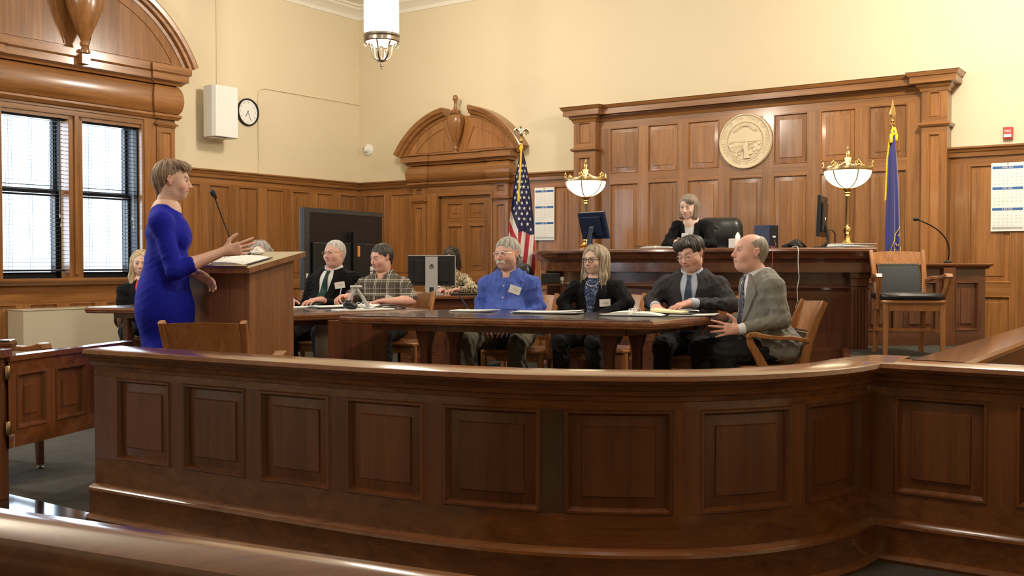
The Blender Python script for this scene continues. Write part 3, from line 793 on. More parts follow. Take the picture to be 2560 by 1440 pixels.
# ================================================================ tables
def quadtable(name, label, P, z, legs, th=.055, group=None, legmat='dark_v', lip=.035):
    """P: four plan corners counter-clockwise from near left"""
    t = thing(name, label, 'table', (P[0][0], P[0][1], 0)); o = Vector((P[0][0], P[0][1]))
    Q = [tuple(Vector(p) - o) for p in P]
    edge = [(-.05, z - .004), (-.05, z - th), (-.012, z - th), (-.004, z - th + .008), (-.003, z - th + .018), (.0, z - th + .022), (.001, z - .018), (-.003, z - .010), (-.006, z - .003), (-.012, z)]
    mb = MB().mat('table_h', .5); mb.sweep(edge, Q, closed=True); mb.build('edge_moulding', t, smooth=30)
    c = sum((Vector(q) for q in Q), Vector((0, 0))) / 4
    In = [tuple(Vector(q) + (c - Vector(q)).normalized() * .012) for q in Q]
    mb = MB().mat('tabletop'); mb.prism(In, z - .02, z - .001); mb.build('table_top', t)
    In = [tuple(Vector(q) + (c - Vector(q)).normalized() * .22) for q in Q]
    mb = MB().mat(legmat)
    for i in range(4):
        a, b = Vector(In[i]), Vector(In[(i + 1) % 4]); d = (b - a).normalized(); n = Vector((d.y, -d.x)) * .012
        mb.prism([tuple(a - n), tuple(b - n), tuple(b + n), tuple(a + n)], z - th - .04, z - th + .004)
    mb.build('apron', t)
    for (x, y, rz, kind) in legs:
        T = Matrix.Translation((x - o.x, y - o.y, 0)) @ Matrix.Rotation(rz, 4, 'Z'); mb = MB().mat(legmat)
        H = z - th - .0
        if kind == 'trestle':
            pr = [(-.028, 0), (.028, 0), (.028, H - .19), (.032, H - .16), (.050, H - .10), (.058, H - .075), (.058, H - .04), (-.058, H - .04), (-.058, H - .075), (-.050, H - .10), (-.032, H - .16), (-.028, H - .19)]
            R = Matrix.Rotation(PI / 2, 4, 'X')
            mb.prism(pr, -.035, .035, T=T @ R); mb.cbox((0, 0, H - .02), (.13, .09, .04), T=T); mb.cbox((0, 0, .03), (.11, .10, .06), T=T)
        elif kind == 'box': mb.cbox((0, 0, H / 2), (.42, .55, H), T=T)
        else: mb.bar([(0, 0, 0), (0, 0, H)], (1, 0, 0), [.04, .06], [.04, .06], T=T)
        mb.build('leg' if kind != 'box' else 'pedestal', t, bevel=.003)
    return t
FT = [(-1.13, 6.80), (.825, 6.05), (1.43, 6.85), (-.53, 7.62)]
quadtable('conference_table', 'long dark-topped wooden table with moulded edge in the centre foreground', FT, .76,
          [(-.58, 6.98, math.radians(-21), 'trestle'), (.615, 6.55, math.radians(-21), 'trestle'), (-.40, 7.3, math.radians(-21), 'trestle'), (.83, 6.88, math.radians(-21), 'trestle')])
MT = [(-1.62, 6.95), (-.62, 7.74), (-1.12, 8.50), (-2.2, 7.90)]
quadtable('conference_table', 'dark-topped table where the black-suited man and the man in plaid sit', MT, .76,
          [(-1.17, 7.52, math.radians(20), 'box'), (-1.85, 7.55, .6, 'trestle')])
quadtable('side_table', 'dark-topped table in front of the smiling blonde woman by the window', [(-3.30, 8.02), (-2.35, 7.75), (-2.15, 8.42), (-3.10, 8.66)], .76,
          [(-3.0, 8.1, -.2, 'post'), (-2.42, 7.95, -.2, 'post'), (-2.3, 8.3, -.2, 'post'), (-2.95, 8.45, -.2, 'post')], th=.045)
quadtable('side_table', 'corner of a small wooden table at the left edge above the gate', [(-3.2, 4.93), (-2.435, 5.05), (-2.46, 5.16), (-3.2, 5.14)], .725,
          [(-3.12, 5.03, .1, 'post'), (-2.56, 5.10, .1, 'post')], th=.05)
# reporter's desk
RD = [(-1.12, 10.86), (-.30, 10.86), (-.30, 11.45), (-1.12, 11.45)]
t = thing('clerk_desk', 'wooden desk with a pale front edge under the flat monitor, before the door', 'desk')
mb = MB().mat('table_h', .9); mb.box(-1.25, -.28, 10.85, 11.50, .725, .76); mb.build('desk_top', t, bevel=.006)
mb = MB(lambda x, y, z: (x, 10.90 + y, z)); mb.panelled(-1.20, -.33, 0, .725, [(-1.12, -.80), (-.72, -.41)], [(.10, .62)], mv='dark_v', mh='dark_h'); mb.build('front_panel', t, smooth=25)
mb = MB().mat('dark_v'); mb.box(-1.20, -1.17, 10.90, 11.46, 0, .725); mb.box(-.36, -.33, 10.90, 11.46, 0, .725); mb.build('side_panel', t)

# ---------------------------------------------------------------- lectern
N = Vector((-1.42, 5.64)); u = Vector((-.9, .44)).normalized(); s = Vector((.44, .9)).normalized(); Wl, Dl = .65, .455
t = thing('lectern', 'tall wooden lectern with a pale slanted top beside the woman in blue', 'lectern', (N.x, N.y, 0))
def LP(a, b): q = u * a + s * b; return (q.x, q.y)
ztop = lambda b: 1.085 + (b / Dl) * .085
mb = MB().mat('lectern_l', .75); i0 = .035
B = [LP(i0, i0), LP(i0, Dl - i0), LP(Wl - i0, Dl - i0), LP(Wl - i0, i0)]; bs = [i0, Dl - i0, Dl - i0, i0]
low = [mb.vert((x, y, 0)) for x, y in B]; hi = [mb.vert((x, y, ztop(b) - .035)) for (x, y), b in zip(B, bs)]
for k in range(4): j = (k + 1) % 4; mb.face([low[k], low[j], hi[j], hi[k]])
mb.face(low[::-1]); mb.face(hi); mb.build('body', t, bevel=.003)
mb = MB(); B = [LP(-.01, -.02), LP(-.01, Dl + .02), LP(Wl + .01, Dl + .02), LP(Wl + .01, -.02)]; bs = [-.02, Dl + .02, Dl + .02, -.02]
mb.mat('lectern_l', .9)
l0 = [mb.vert((x, y, ztop(b) - .036)) for (x, y), b in zip(B, bs)]; l1 = [mb.vert((x, y, ztop(b) - .006)) for (x, y), b in zip(B, bs)]
for k in range(4): j = (k + 1) % 4; mb.face([l0[k], l0[j], l1[j], l1[k]])
mb.face(l0[::-1]); mb.mat('laminate'); mb.face(l1); mb.build('slanted_top', t)
mb = MB().mat('brass_a'); a, b = LP(.0, -.022), LP(Wl, -.022)
mb.bar([(a[0], a[1], ztop(0) - .002), (b[0], b[1], ztop(0) - .002)], (s.x, s.y, 0), .012, .014); mb.build('book_ledge', t)
def lect(a, b, h=0): q = N + u * a + s * b; return Vector((q.x, q.y, ztop(b) - .004 + h))
lang = math.atan2(u.y, u.x) + PI
LT = lambda a, b, h=0: Matrix.Translation(lect(a, b, h)) @ Matrix.Rotation(lang, 4, 'Z') @ Matrix.Rotation(math.atan(.085 / Dl), 4, 'X')
def binder(T, label, w=.55, d=.29, cov='black', name='ring_binder', ringz=.03, pages=.018):
    t = thing(name, label, 'binder', mat=T)
    mb = MB().mat(cov); mb.box(-w / 2, w / 2, -d / 2, d / 2, 0, .004); mb.build('cover', t)
    for sx in (-1, 1):
        mb = MB().mat('paper'); n = 10; rows = []
        for i in range(n + 1):
            x = sx * (.012 + (w / 2 - .025) * i / n); zz = .006 + pages * (1 - (i / n) ** 3) * (.8 if sx > 0 else 1)
            rows.append([mb.vert((x, -d / 2 + .012, .0045)), mb.vert((x, d / 2 - .012, .0045)), mb.vert((x, d / 2 - .012, zz)), mb.vert((x, -d / 2 + .012, zz))])
        for a_, b_ in zip(rows[:-1], rows[1:]):
            for k in range(4): mb.face([a_[k], b_[k], b_[(k + 1) % 4], a_[(k + 1) % 4]])
        mb.face(rows[0]); mb.face(rows[-1][::-1]); mb.build('pages', t)
    mb = MB().mat('steel')
    for y in (-.09, 0, .09): mb.tube([(.024 * math.cos(a) , y, .008 + ringz * math.sin(a)) for a in [PI * k / 8 for k in range(9)]], .0022, 6)
    mb.box(-.008, .008, -d / 2 + .02, d / 2 - .02, .004, .009); mb.build('rings', t)
    return t
binder(LT(.30, .13, .002), 'open black ring binder with white pages on the slanted lectern top', w=.50, d=.25, ringz=.026)
t = thing('stapler', 'black desk stapler with a silver nose on the lectern behind the binder', 'stapler', mat=LT(.36, .33, .002) @ Matrix.Rotation(.3, 4, 'Z'))
mb = MB().mat('black'); mb.box(-.07, .07, -.018, .018, 0, .012); mb.build('base', t, bevel=.003)
mb = MB().mat('black'); mb.bar([(-.07, 0, .018), (-.03, 0, .03), (.02, 0, .036), (.07, 0, .034)], (0, 1, 0), .03, [.012, .022, .026, .02]); mb.build('arm', t, smooth=40)
mb = MB().mat('steel'); mb.box(.05, .078, -.012, .012, .018, .028); mb.build('nose', t, bevel=.002)
t = thing('tissue_packet', 'crumpled white tissue packet lying behind the stapler on the lectern', 'tissues', mat=LT(.28, .40, .002))
mb = MB().mat('paper'); mb.lathe([(.035, 0), (.038, .010), (.028, .020), (.014, .034), (.004, .04)], seg=9); mb.build('crumpled_tissue', t)
# gooseneck microphones
def goose(label, base, head, bend, hd, name='gooseneck_microphone', r=.004):
    t = thing(name, label, 'microphone', base); b = Vector(base); h = Vector(head) - b; k = Vector(bend) - b
    mb = MB().mat('blackm'); mb.lathe([(.035, 0), (.035, .012), (.022, .02), (.012, .03)], seg=16); mb.build('base', t, smooth=40)
    pts = [Vector((0, 0, .02)) * (1 - s_) ** 2 + k * 2 * s_ * (1 - s_) + h * s_ ** 2 for s_ in [i / 14 for i in range(15)]]
    mb = MB().mat('black'); mb.tube(pts, r, 8); mb.build('gooseneck', t, smooth=60)
    d = (Vector(hd)).normalized(); mb = MB().mat('blackm')
    mb.tube([h - d * .03, h - d * .015, h, h + d * .02, h + d * .03], [.005, .011, .0165, .0165, .006], 12); mb.build('capsule', t, smooth=50)
    return t
goose('thin black gooseneck microphone rising above the lectern', tuple(lect(.45, .40)), (-1.735, 6.06, 1.50), (-1.70, 6.1, 1.36), (-.35, -.3, .7))
goose('small gooseneck microphone in front of the black leather chair', (1.76, 9.60, 1.235), (1.595 + .36, 10.0, 1.445), (1.77, 9.7, 1.36), (-.6, .2, .6), r=.003)
goose('long gooseneck microphone arching from the witness stand towards the chair', (4.00, 9.55, 1.10), (3.59, 9.25, 1.49), (4.03, 9.45, 1.38), (-1, -.2, .05), r=.006)

# ================================================================ judge's bench
BP = catmull([(.34, 11.75), (.335, 11.1), (.46, 10.55), (.80, 10.02), (1.5, 9.43), (2.3, 9.06), (3.12, 8.98)], 8)
BT = 1.235
t = thing('judges_bench', 'high bowed wooden judge\'s bench with deep moulded cornice and recessed dark panels', 'bench')
pts = [(p.x, p.y) for p in BP]
top = [(-.55, BT), (-.55, BT - .03), (-.02, BT - .19), (-.02, BT - .215), (.012, BT - .215), (.012, BT - .13), (.022, BT - .12), (.028, BT - .105), (.05, BT - .10), (.062, BT - .085), (.072, BT - .06), (.078, BT - .048), (.098, BT - .044), (.104, BT - .03), (.10, BT - .012), (.09, BT - .002), (.08, BT)]
top = [(a, b) for a, b in top]
mb = MB().mat('dark_h', .8); mb.sweep(top[2:] + [(-.02, BT)], pts); mb.build('cornice', t, smooth=30)
# desk top slab
inn = []
fnB, LB = along(BP)
mb = MB(fnB).mat('dark_h', .6); n = 30
for i in range(n):
    a, b = LB * i / n, LB * (i + 1) / n
    mb.quad((a, -.08, BT), (b, -.08, BT), (b, .42, BT), (a, .42, BT)); mb.quad((a, 0, BT - .03), (a, .42, BT - .03), (b, .42, BT - .03), (b, 0, BT - .03)); mb.quad((a, .42, BT - .03), (a, .42, BT), (b, .42, BT), (b, .42, BT - .03))
mb.build('desk_top', t, smooth=30)
mb = MB(fnB)
cols = []; x = .16
while x + .62 < LB: cols.append((x, x + .52)); x += .64
mb.panelled(0, LB, 0, BT - .19, cols, [(.36, .80)], y=.16, mv='dark_v', mh='dark_h', step=.1, rec=.02, field=.05, flat=True)
mb.mat('dark_h', .4)
mb.build('front_panel', t, smooth=25)
mb = MB().mat('dark_h', .5); mb.sweep([(-.17, .86), (-.135, .865), (-.12, .885), (-.13, .91), (-.17, .915)], pts); mb.build('panel_moulding', t, smooth=30)
for xx in (.55, LB - .10):   # fluted pilasters under the ends
    c = Vector(fnB(xx, .06, 0)); nn = (Vector(fnB(xx, -1, 0)) - Vector(fnB(xx, 0, 0))).normalized(); ang = math.atan2(nn.y, nn.x) + PI / 2
    T = Matrix.Translation(c) @ Matrix.Rotation(ang, 4, 'Z'); mb = MB().mat('dark_v', .5)
    mb.box(-.085, .085, -.02, .11, 0, .12, T=T); mb.box(-.075, .075, 0, .11, .12, .90, T=T); mb.box(-.09, .09, -.025, .11, .97, 1.045, T=T); mb.box(-.08, .08, -.012, .11, .90, .97, T=T)
    for k in range(5): mb.bar([(-.056 + .028 * k, -.004, .15), (-.056 + .028 * k, -.004, .88)], (1, 0, 0), .016, .02, T=T)
    mb.build('pilaster', t, bevel=.002)
# raised floor behind and beside the bench
mb = MB().mat('carpet')
plat = [(1.35, 10.6), (2.2, 9.42), (3.1, 9.2), (2.62, 8.02), (3.9, 7.6), (4.75, 9.35), (1.35, 12.2), (.9, 11.8)]
mb.prism([(.62, 10.85), (1.05, 10.18), (1.66, 9.68), (2.4, 9.33), (2.95, 9.24), (2.60, 8.05), (3.75, 7.52), (4.9, 9.75), (1.6, 12.05), (.62, 12.4)], 0.002, .35)
structure(mb.build('floor_platform'))
mb = MB().mat('dark_h'); mb.sweep([(0, .30), (.02, .30), (.025, .34), (.02, .356), (-.03, .356), (-.03, .35)], [(2.95, 9.2), (2.60, 8.05), (3.75, 7.52)]); structure(mb.build('trim_13', smooth=30))
mb = MB().mat('dark_h'); mb.sweep([(0, .0), (.006, .0), (.006, .30), (0, .30)], [(2.95, 9.2), (2.60, 8.05), (3.75, 7.52)]); structure(mb.build('trim_14'))
# ---------------------------------------------------------------- witness stand
t = thing('witness_stand', 'panelled wooden witness stand with a flat ledge behind the witness chair', 'witness stand')
WP = [Vector((3.10, 9.45)), Vector((3.92, 9.52)), Vector((4.40, 9.35))]
WPd = [Vector((3.12, 9.42)), Vector((3.98, 9.50)), Vector((4.36, 9.58))]
for (a, b), cols in (((WPd[0], WPd[1]), [(.08, .36), (.44, .76)]), ((WPd[1], WPd[2]), [(.08, .32)])):
    fn, L = along([a, b]); mb = MB(fn); mb.panelled(0, L, .35, 1.06, cols, [(.48, .93)], mv='dark_v', mh='dark_h', flat=False, field=.04); mb.build('panel', t, smooth=25)
mb = MB().mat('rail_v', .2); mb.box(3.925, 4.035, 9.455, 9.56, .35, 1.06); mb.build('corner_post', t, bevel=.004)
mb = MB().mat('rail_h', .5); mb.sweep([(-.20, 1.10), (-.20, 1.075), (0, 1.045), (.02, 1.05), (.03, 1.068), (.048, 1.075), (.052, 1.09), (.044, 1.10)], [tuple(p) for p in WPd] + [tuple(WPd[2] + Vector((-.05, .35)))]); mb.build('ledge', t, smooth=30)

# ---------------------------------------------------------------- low shelf with equipment between reporter and bench
t = thing('equipment_shelf', 'low open shelf holding recording gear left of the bench', 'shelf', (.29, 10.32, 0))
mb = MB().mat('dark_v')
mb.box(-.02, .0, -.18, .18, 0, .88); mb.box(.20, .22, -.18, .18, 0, .88)
for z in (.10, .56, .88): mb.box(-.02, .22, -.18, .18, z, z + .02)
mb.build('shelf_frame', t)
t = thing('audio_mixer', 'small black audio unit with a white plug on top of the low shelf', 'audio unit', (.39, 10.30, .90))
mb = MB().mat('black'); mb.box(-.10, .08, -.12, .12, 0, .10); mb.build('case', t, bevel=.008)
mb = MB().mat('white'); mb.box(.085, .115, -.10, -.07, .03, .065); mb.tube([(.10, -.09, .03), (.12, -.10, -.03), (.10, -.14, -.10), (0, -.2, -.14)], .005, 6); mb.build('plug', t)
t = thing('recorder', 'flat black recorder on the middle board of the low shelf', 'recorder', (.39, 10.30, .58))
mb = MB().mat('black'); mb.box(-.09, .09, -.13, .13, 0, .06); mb.build('case', t, bevel=.004)

# radiator cover along the window wall
ra = 5.345; 
mb = MB().mat('radiator'); 
T = MA_ @ Matrix.Translation((-5.44, -.16, 0))
t = thing('radiator_cover', 'long plain cream metal radiator cover under the windows', 'radiator cover', mat=T)
mb = MB().mat('radiator'); mb.box(0, 2.3, -.18, .125, 0, .60); mb.build('cabinet', t, bevel=.006)
mb = MB().mat('radiator'); mb.box(-.006, 2.306, -.188, .125, .60, .612); mb.build('lid', t, bevel=.003)
# ================================================================ people: smooth bodies grown from blended volumes
V3 = lambda *a: np.array(a, float)
def cap(a, b, ra, rb, k=.02, f=1): return ('c', np.array(a, float), np.array(b, float), ra, rb, k, f)
def ell(c, r, k=.02, R=None, f=1): return ('e', np.array(c, float), np.array(r, float), R, 0, k, f)
def xf(pr, Mx):
    """move volumes by a rigid 4x4 matrix"""
    A = np.array(Mx)[:3, :3]; t = np.array(Mx)[:3, 3]; o = []; s = abs(np.linalg.det(A)) ** (1 / 3); Rr = A / s
    for p in pr:
        if p[0] == 'c': o.append(('c', A @ p[1] + t, A @ p[2] + t, p[3] * s, p[4] * s, p[5] * s, p[6]))
        else: o.append(('e', A @ p[1] + t, p[2] * s, (Rr @ p[3]) if p[3] is not None else Rr, p[4], p[5] * s, p[6]))
    return o
def sdfmesh(prims, h, clip=None):
    lo = np.full(3, 1e9); hi = np.full(3, -1e9)
    for p in prims:
        if p[6] < 0: continue
        if p[0] == 'c': a = np.minimum(p[1] - p[3], p[2] - p[4]); b = np.maximum(p[1] + p[3], p[2] + p[4])
        else: m = p[2].max(); a = p[1] - m; b = p[1] + m
        lo = np.minimum(lo, a); hi = np.maximum(hi, b)
    lo -= 3 * h; hi += 3 * h; n = np.ceil((hi - lo) / h).astype(int) + 1
    D = np.full(n, 1.0, np.float32)
    for p in prims:
        k = max(p[5], 1e-5)
        if p[0] == 'c': a = np.minimum(p[1] - p[3], p[2] - p[4]); b = np.maximum(p[1] + p[3], p[2] + p[4])
        else: m = p[2].max(); a = p[1] - m; b = p[1] + m
        i0 = np.maximum(((a - k * 1.5 - 3 * h - lo) / h).astype(int), 0); i1 = np.minimum(((b + k * 1.5 + 3 * h - lo) / h).astype(int) + 2, n)
        if (i1 <= i0).any(): continue
        g = np.stack(np.meshgrid(*[(lo[j] + h * np.arange(i0[j], i1[j])).astype(np.float32) for j in range(3)], indexing='ij'), -1)
        if p[0] == 'c':
            ba = (p[2] - p[1]); L2 = ba @ ba + 1e-12; q = g - p[1].astype(np.float32); t = np.clip((q @ ba.astype(np.float32)) / L2, 0, 1)
            d = np.linalg.norm(q - t[..., None] * ba.astype(np.float32), axis=-1) - (p[3] + (p[4] - p[3]) * t)
        else:
            q = g - p[1].astype(np.float32)
            if p[3] is not None: q = q @ p[3].astype(np.float32)
            r = p[2].astype(np.float32); k0 = np.linalg.norm(q / r, axis=-1); k1 = np.linalg.norm(q / (r * r), axis=-1)
            d = np.where(k1 > 1e-6, k0 * (k0 - 1) / np.maximum(k1, 1e-6), -r.min())
        S = D[i0[0]:i1[0], i0[1]:i1[1], i0[2]:i1[2]]
        if p[6] > 0: hh = np.maximum(k - np.abs(S - d), 0) / k; S[...] = np.minimum(S, d) - hh * hh * k * .25
        else: hh = np.maximum(k - np.abs(S + d), 0) / k; S[...] = np.maximum(S, -d) + hh * hh * k * .25
    # surface nets
    s = D < 0; c = np.zeros(np.array(D.shape) - 1, np.int8)
    for dx in (0, 1):
        for dy in (0, 1):
            for dz in (0, 1): c += s[dx:dx + c.shape[0], dy:dy + c.shape[1], dz:dz + c.shape[2]]
    act = (c > 0) & (c < 8); idx = np.full(c.shape, -1, np.int64); ijk = np.argwhere(act); idx[act] = np.arange(len(ijk))
    acc = np.zeros((len(ijk), 3)); cnt = np.zeros(len(ijk)); cn = [(x, y, z) for x in (0, 1) for y in (0, 1) for z in (0, 1)]
    for a in cn:
        for ax in range(3):
            if a[ax]: continue
            b = list(a); b[ax] = 1
            va = D[ijk[:, 0] + a[0], ijk[:, 1] + a[1], ijk[:, 2] + a[2]]; vb = D[ijk[:, 0] + b[0], ijk[:, 1] + b[1], ijk[:, 2] + b[2]]
            m = (va < 0) != (vb < 0); t = np.where(m, va / np.where(m, va - vb, 1), 0)
            P = np.tile(np.array(a, float), (len(ijk), 1)); P[:, ax] = t
            acc += P * m[:, None]; cnt += m
    vs = lo + h * (ijk + acc / cnt[:, None]); fs = []
    for ax in range(3):
        sl0 = [slice(1, -1)] * 3; sl0[ax] = slice(0, -1); sl1 = [slice(1, -1)] * 3; sl1[ax] = slice(1, None)
        A = s[tuple(sl0)]; B = s[tuple(sl1)]; e = np.argwhere(A != B); off = np.array([1, 1, 1]); off[ax] = 0; e = e + off
        inside = s[e[:, 0], e[:, 1], e[:, 2]]; u_, v_ = [(1, 2), (2, 0), (0, 1)][ax]
        def cell(du, dv): q = e.copy(); q[:, u_] -= du; q[:, v_] -= dv; return idx[q[:, 0], q[:, 1], q[:, 2]]
        F = np.stack([cell(1, 1), cell(0, 1), cell(0, 0), cell(1, 0)], 1); F[~inside] = F[~inside][:, ::-1]; fs.append(F)
    F = np.concatenate(fs); F = F[(F >= 0).all(1)]
    return vs, F
def relax(vs, F, it=2, f=.5):
    e = np.concatenate([F[:, [0, 1]], F[:, [1, 2]], F[:, [2, 3]], F[:, [3, 0]]]); n = len(vs)
    for _ in range(it):
        a = np.zeros_like(vs); c = np.bincount(e[:, 0], minlength=n) + np.bincount(e[:, 1], minlength=n)
        for k in range(3): a[:, k] = np.bincount(e[:, 0], vs[e[:, 1], k], n) + np.bincount(e[:, 1], vs[e[:, 0], k], n)
        vs = vs * (1 - f) + f * a / np.maximum(c, 1)[:, None]
    return vs
def vnorm(vs, F):
    fn = np.cross(vs[F[:, 2]] - vs[F[:, 0]], vs[F[:, 3]] - vs[F[:, 1]]); n = np.zeros_like(vs)
    for k in range(4):
        for j in range(3): n[:, j] += np.bincount(F[:, k], fn[:, j], len(vs))
    return n / np.maximum(np.linalg.norm(n, axis=1), 1e-9)[:, None]
def npmesh(name, vs, F, mat, parent, col=None):
    me = bpy.data.meshes.new(name); me.from_pydata(vs.tolist(), [], F.tolist() if hasattr(F, 'tolist') else F)
    me.materials.append(M[mat] if isinstance(mat, str) else mat)
    me.polygons.foreach_set('use_smooth', [True] * len(me.polygons))
    if col is not None:
        at = me.color_attributes.new('Col', 'FLOAT_COLOR', 'POINT'); at.data.foreach_set('color', np.concatenate([col, np.ones((len(vs), 1))], 1).astype(np.float32).ravel())
    me.update(); o = bpy.data.objects.new(name, me); C.objects.link(o); o.parent = parent; return o
def RM(yaw=0, pitch=0, roll=0):
    """yaw >0 turns towards the person's right (+x), pitch >0 looks down, roll >0 tips the head to the right"""
    return Matrix.Rotation(-yaw, 4, 'Z') @ Matrix.Rotation(-pitch, 4, 'X') @ Matrix.Rotation(roll, 4, 'Y')
def hand(W, d, n, side, curl=(.35, .4, .45, .5), spread=.10, thumb=(.5, .35), sc=1.0, fore=.0):
    """W wrist, d towards the fingers, n out of the back of the hand; side +1 right hand / -1 left"""
    d = Vector(d).normalized(); n = Vector(n); n = (n - d * n.dot(d)).normalized(); x = d.cross(n) * 1  # towards the thumb for a right hand
    x = x * side * -1; W = Vector(W); P = []; s = sc
    def q(a, b, c): return np.array(W + d * a * s + x * b * s + n * c * s)   # b>0 = thumb side
    P.append(cap(q(-.01, 0, 0), q(.03, 0, 0), .024 * s, .026 * s, .012))
    for b0, b1, r in ((.012, .030, .0155), (.004, .010, .0165), (-.006, -.010, .0165), (-.014, -.028, .0145)):
        P.append(cap(q(.015, b0, 0), q(.085 - abs(b1) * .2, b1, .002), .019 * s, r * .86 * s, .010))
    fin = [(.090, .030, .044, .0098), (.095, .010, .049, .0100), (.090, -.010, .045, .0096), (.080, -.029, .036, .0086)]
    for (a, b, L, r), cu, sp in zip(fin, curl, (1, .3, -.4, -1.1)):
        base = q(a - .008, b, 0); dd = (d + x * spread * sp).normalized(); pt = Vector(base); ang = cu * .55
        for j, (l, rr) in enumerate(((L, 1), (L * .62, .9), (L * .5, .78))):
            ax = dd.cross(n).normalized(); v = (Matrix.Rotation(-ang, 3, dd.cross(n)) @ dd)
            nx = pt + v * l * s; P.append(cap(pt, nx, r * rr * s, r * (rr - .1) * s, .003)); pt = nx; ang += cu
    t0 = Vector(q(.018, .022, -.006)); v = (d * (1 - thumb[0]) + x * (thumb[0] + .35) - n * thumb[1]).normalized()
    t1 = t0 + v * .040 * s; v2 = (v * .6 + d * .55 - n * .05).normalized(); t2 = t1 + v2 * .034 * s; t3 = t2 + (v2 * .8 + d * .3).normalized() * .024 * s
    P += [cap(t0, t1, .0175 * s, .0125 * s, .012), cap(t1, t2, .0118 * s, .0105 * s, .004), cap(t2, t3, .0105 * s, .008 * s, .003)]
    return P
def headprims(f):
    """head in its own frame: +y face, origin between the ears"""
    w = f.get('w', 1.0); jw = f.get('jaw', 1.0); old = f.get('old', 0); fat = f.get('fat', 0)
    P = [ell((0, -.014, .038), (.075 * w, .094, .080), .01), ell((0, .030, .012), (.066 * w, .058, .070), .03),
         ell((0, .022, -.040), (.058 * jw + fat * .010, .060 + fat * .006, .062), .035),
         ell((0, .060, -.088), (.026 * jw, .022, .020), .03), cap((-.040 * jw, .012, -.070), (.040 * jw, .012, -.070), .018, .018, .03),
         ell((.034, .058, -.028), (.026 + fat * .006, .024, .026), .025), ell((-.034, .058, -.028), (.026 + fat * .006, .024, .026), .025),
         cap((-.034, .078, .026), (-.010, .086, .024), .0105, .0105, .012), cap((.034, .078, .026), (.010, .086, .024), .0105, .0105, .012)]
    for s in (-1, 1): P.append(ell((s * .031, .092, .006), (.0185, .016, .0135), .008, f=-1))
    nl = f.get('nose', 1.0)
    P += [cap((0, .084, .018), (0, .084 + .022 * nl, -.026), .0080, .0105, .008), ell((0, .086 + .021 * nl, -.031), (.0125, .0125, .0105), .006),
          ell((.0115, .088 + .008 * nl, -.034), (.0085, .0100, .008), .005), ell((-.0115, .088 + .008 * nl, -.034), (.0085, .0100, .008), .005)]
    m = f.get('smile', 0)
    P += [ell((0, .070, -.058), (.030, .022, .022), .02)]
    P += [cap((-.024, .080, -.0575 + m * .006), (0, .0925, -.0555), .0045, .0052, .004), cap((.024, .080, -.0575 + m * .006), (0, .0925, -.0555), .0045, .0052, .004),
          cap((-.020, .080, -.0645 + m * .004), (0, .0910, -.0665 - m * .003), .0045, .0062, .004), cap((.020, .080, -.0645 + m * .004), (0, .0910, -.0665 - m * .003), .0045, .0062, .004)]
    for s in (-1, 1):
        P.append(ell((s * .0312, .0800, .0045), (.0140, .0130, .0125), .003))
        e = [cap((s * .073 * w, .006, .022), (s * .083 * w, -.010, .026), .006, .007, .004), cap((s * .083 * w, -.010, .026), (s * .084 * w, -.018, .006), .007, .006, .004),
             cap((s * .084 * w, -.018, .006), (s * .075 * w, -.004, -.022), .006, .0065, .004), ell((s * .075 * w, -.004, .002), (.007, .015, .022), .006)]
        P += e
    if fat: P += [ell((0, .020, -.095), (.050, .045, .030), .03)]
    return P
SK = dict(fair=(.72, .47, .38), pink=(.71, .41, .325), pale=(.78, .55, .46), tan=(.50, .24, .15))
def skincolor(L, base, f):
    """natural colouring by place on the face; L in head coordinates"""
    n = len(L); c = np.tile(np.array(SK[base]), (n, 1)); x, y, z = L[:, 0], L[:, 1], L[:, 2]
    def blend(w, col):
        nonlocal c; w = np.clip(w, 0, 1)[:, None]; c = c * (1 - w) + np.array(col) * w
    g = lambda cx, cy, cz, r: np.exp(-((np.abs(x) - cx) ** 2 + (y - cy) ** 2 + (z - cz) ** 2) / (r * r))
    red = np.array(SK[base]) * np.array([1.02, .72, .70])
    blend(.65 * g(.036, .070, -.028, .026), red); blend(.8 * g(0, .108, -.031, .014), red); blend(.6 * g(.078, -.01, .0, .03), red)
    lip = f.get('lip', (.45, .14, .11)); near = (y > .068) & (np.abs(x) < .028)
    blend(np.where(near, np.exp(-((z + .0610) / .0075) ** 2) * (1 - (np.abs(x) / .030) ** 4), 0) * 1.0, lip)
    blend(np.where(near, np.exp(-((z + .0605 - .002 * f.get('smile', 0)) / .0017) ** 2), 0) * .9, (.12, .03, .02) if not f.get('teeth') else (.80, .76, .70))
    if f.get('teeth'): blend(np.where(near & (np.abs(x) < .018), np.exp(-((z + .0605) / .0024) ** 2), 0) * (np.abs(x) < .015), (.80, .76, .70))
    bz = .026 + .004 * (1 - ((np.abs(x) - .032) / .02) ** 2); bw = np.where((np.abs(x) > .012) & (np.abs(x) < .050) & (y > .03), np.exp(-((z - bz) / .0040) ** 2), 0)
    blend(bw * f.get('browk', .8), f.get('brow', (.14, .08, .05)))
    # eyelids, lash line
    ex = np.abs(x) - .0312; er = (ex / .0165) ** 2
    shut = f.get('shut', 0)
    blend(np.where(y > .06, np.clip(1.1 - (ex / .019) ** 2 - ((z - .004) / .013) ** 2, 0, 1), 0) * .35, np.array(SK[base]) * .68)
    if f.get('mustache') or f.get('stubble'):
        blend(np.where((y > .03) & (z < -.040), .25, 0), (.32, .22, .18))
    return c
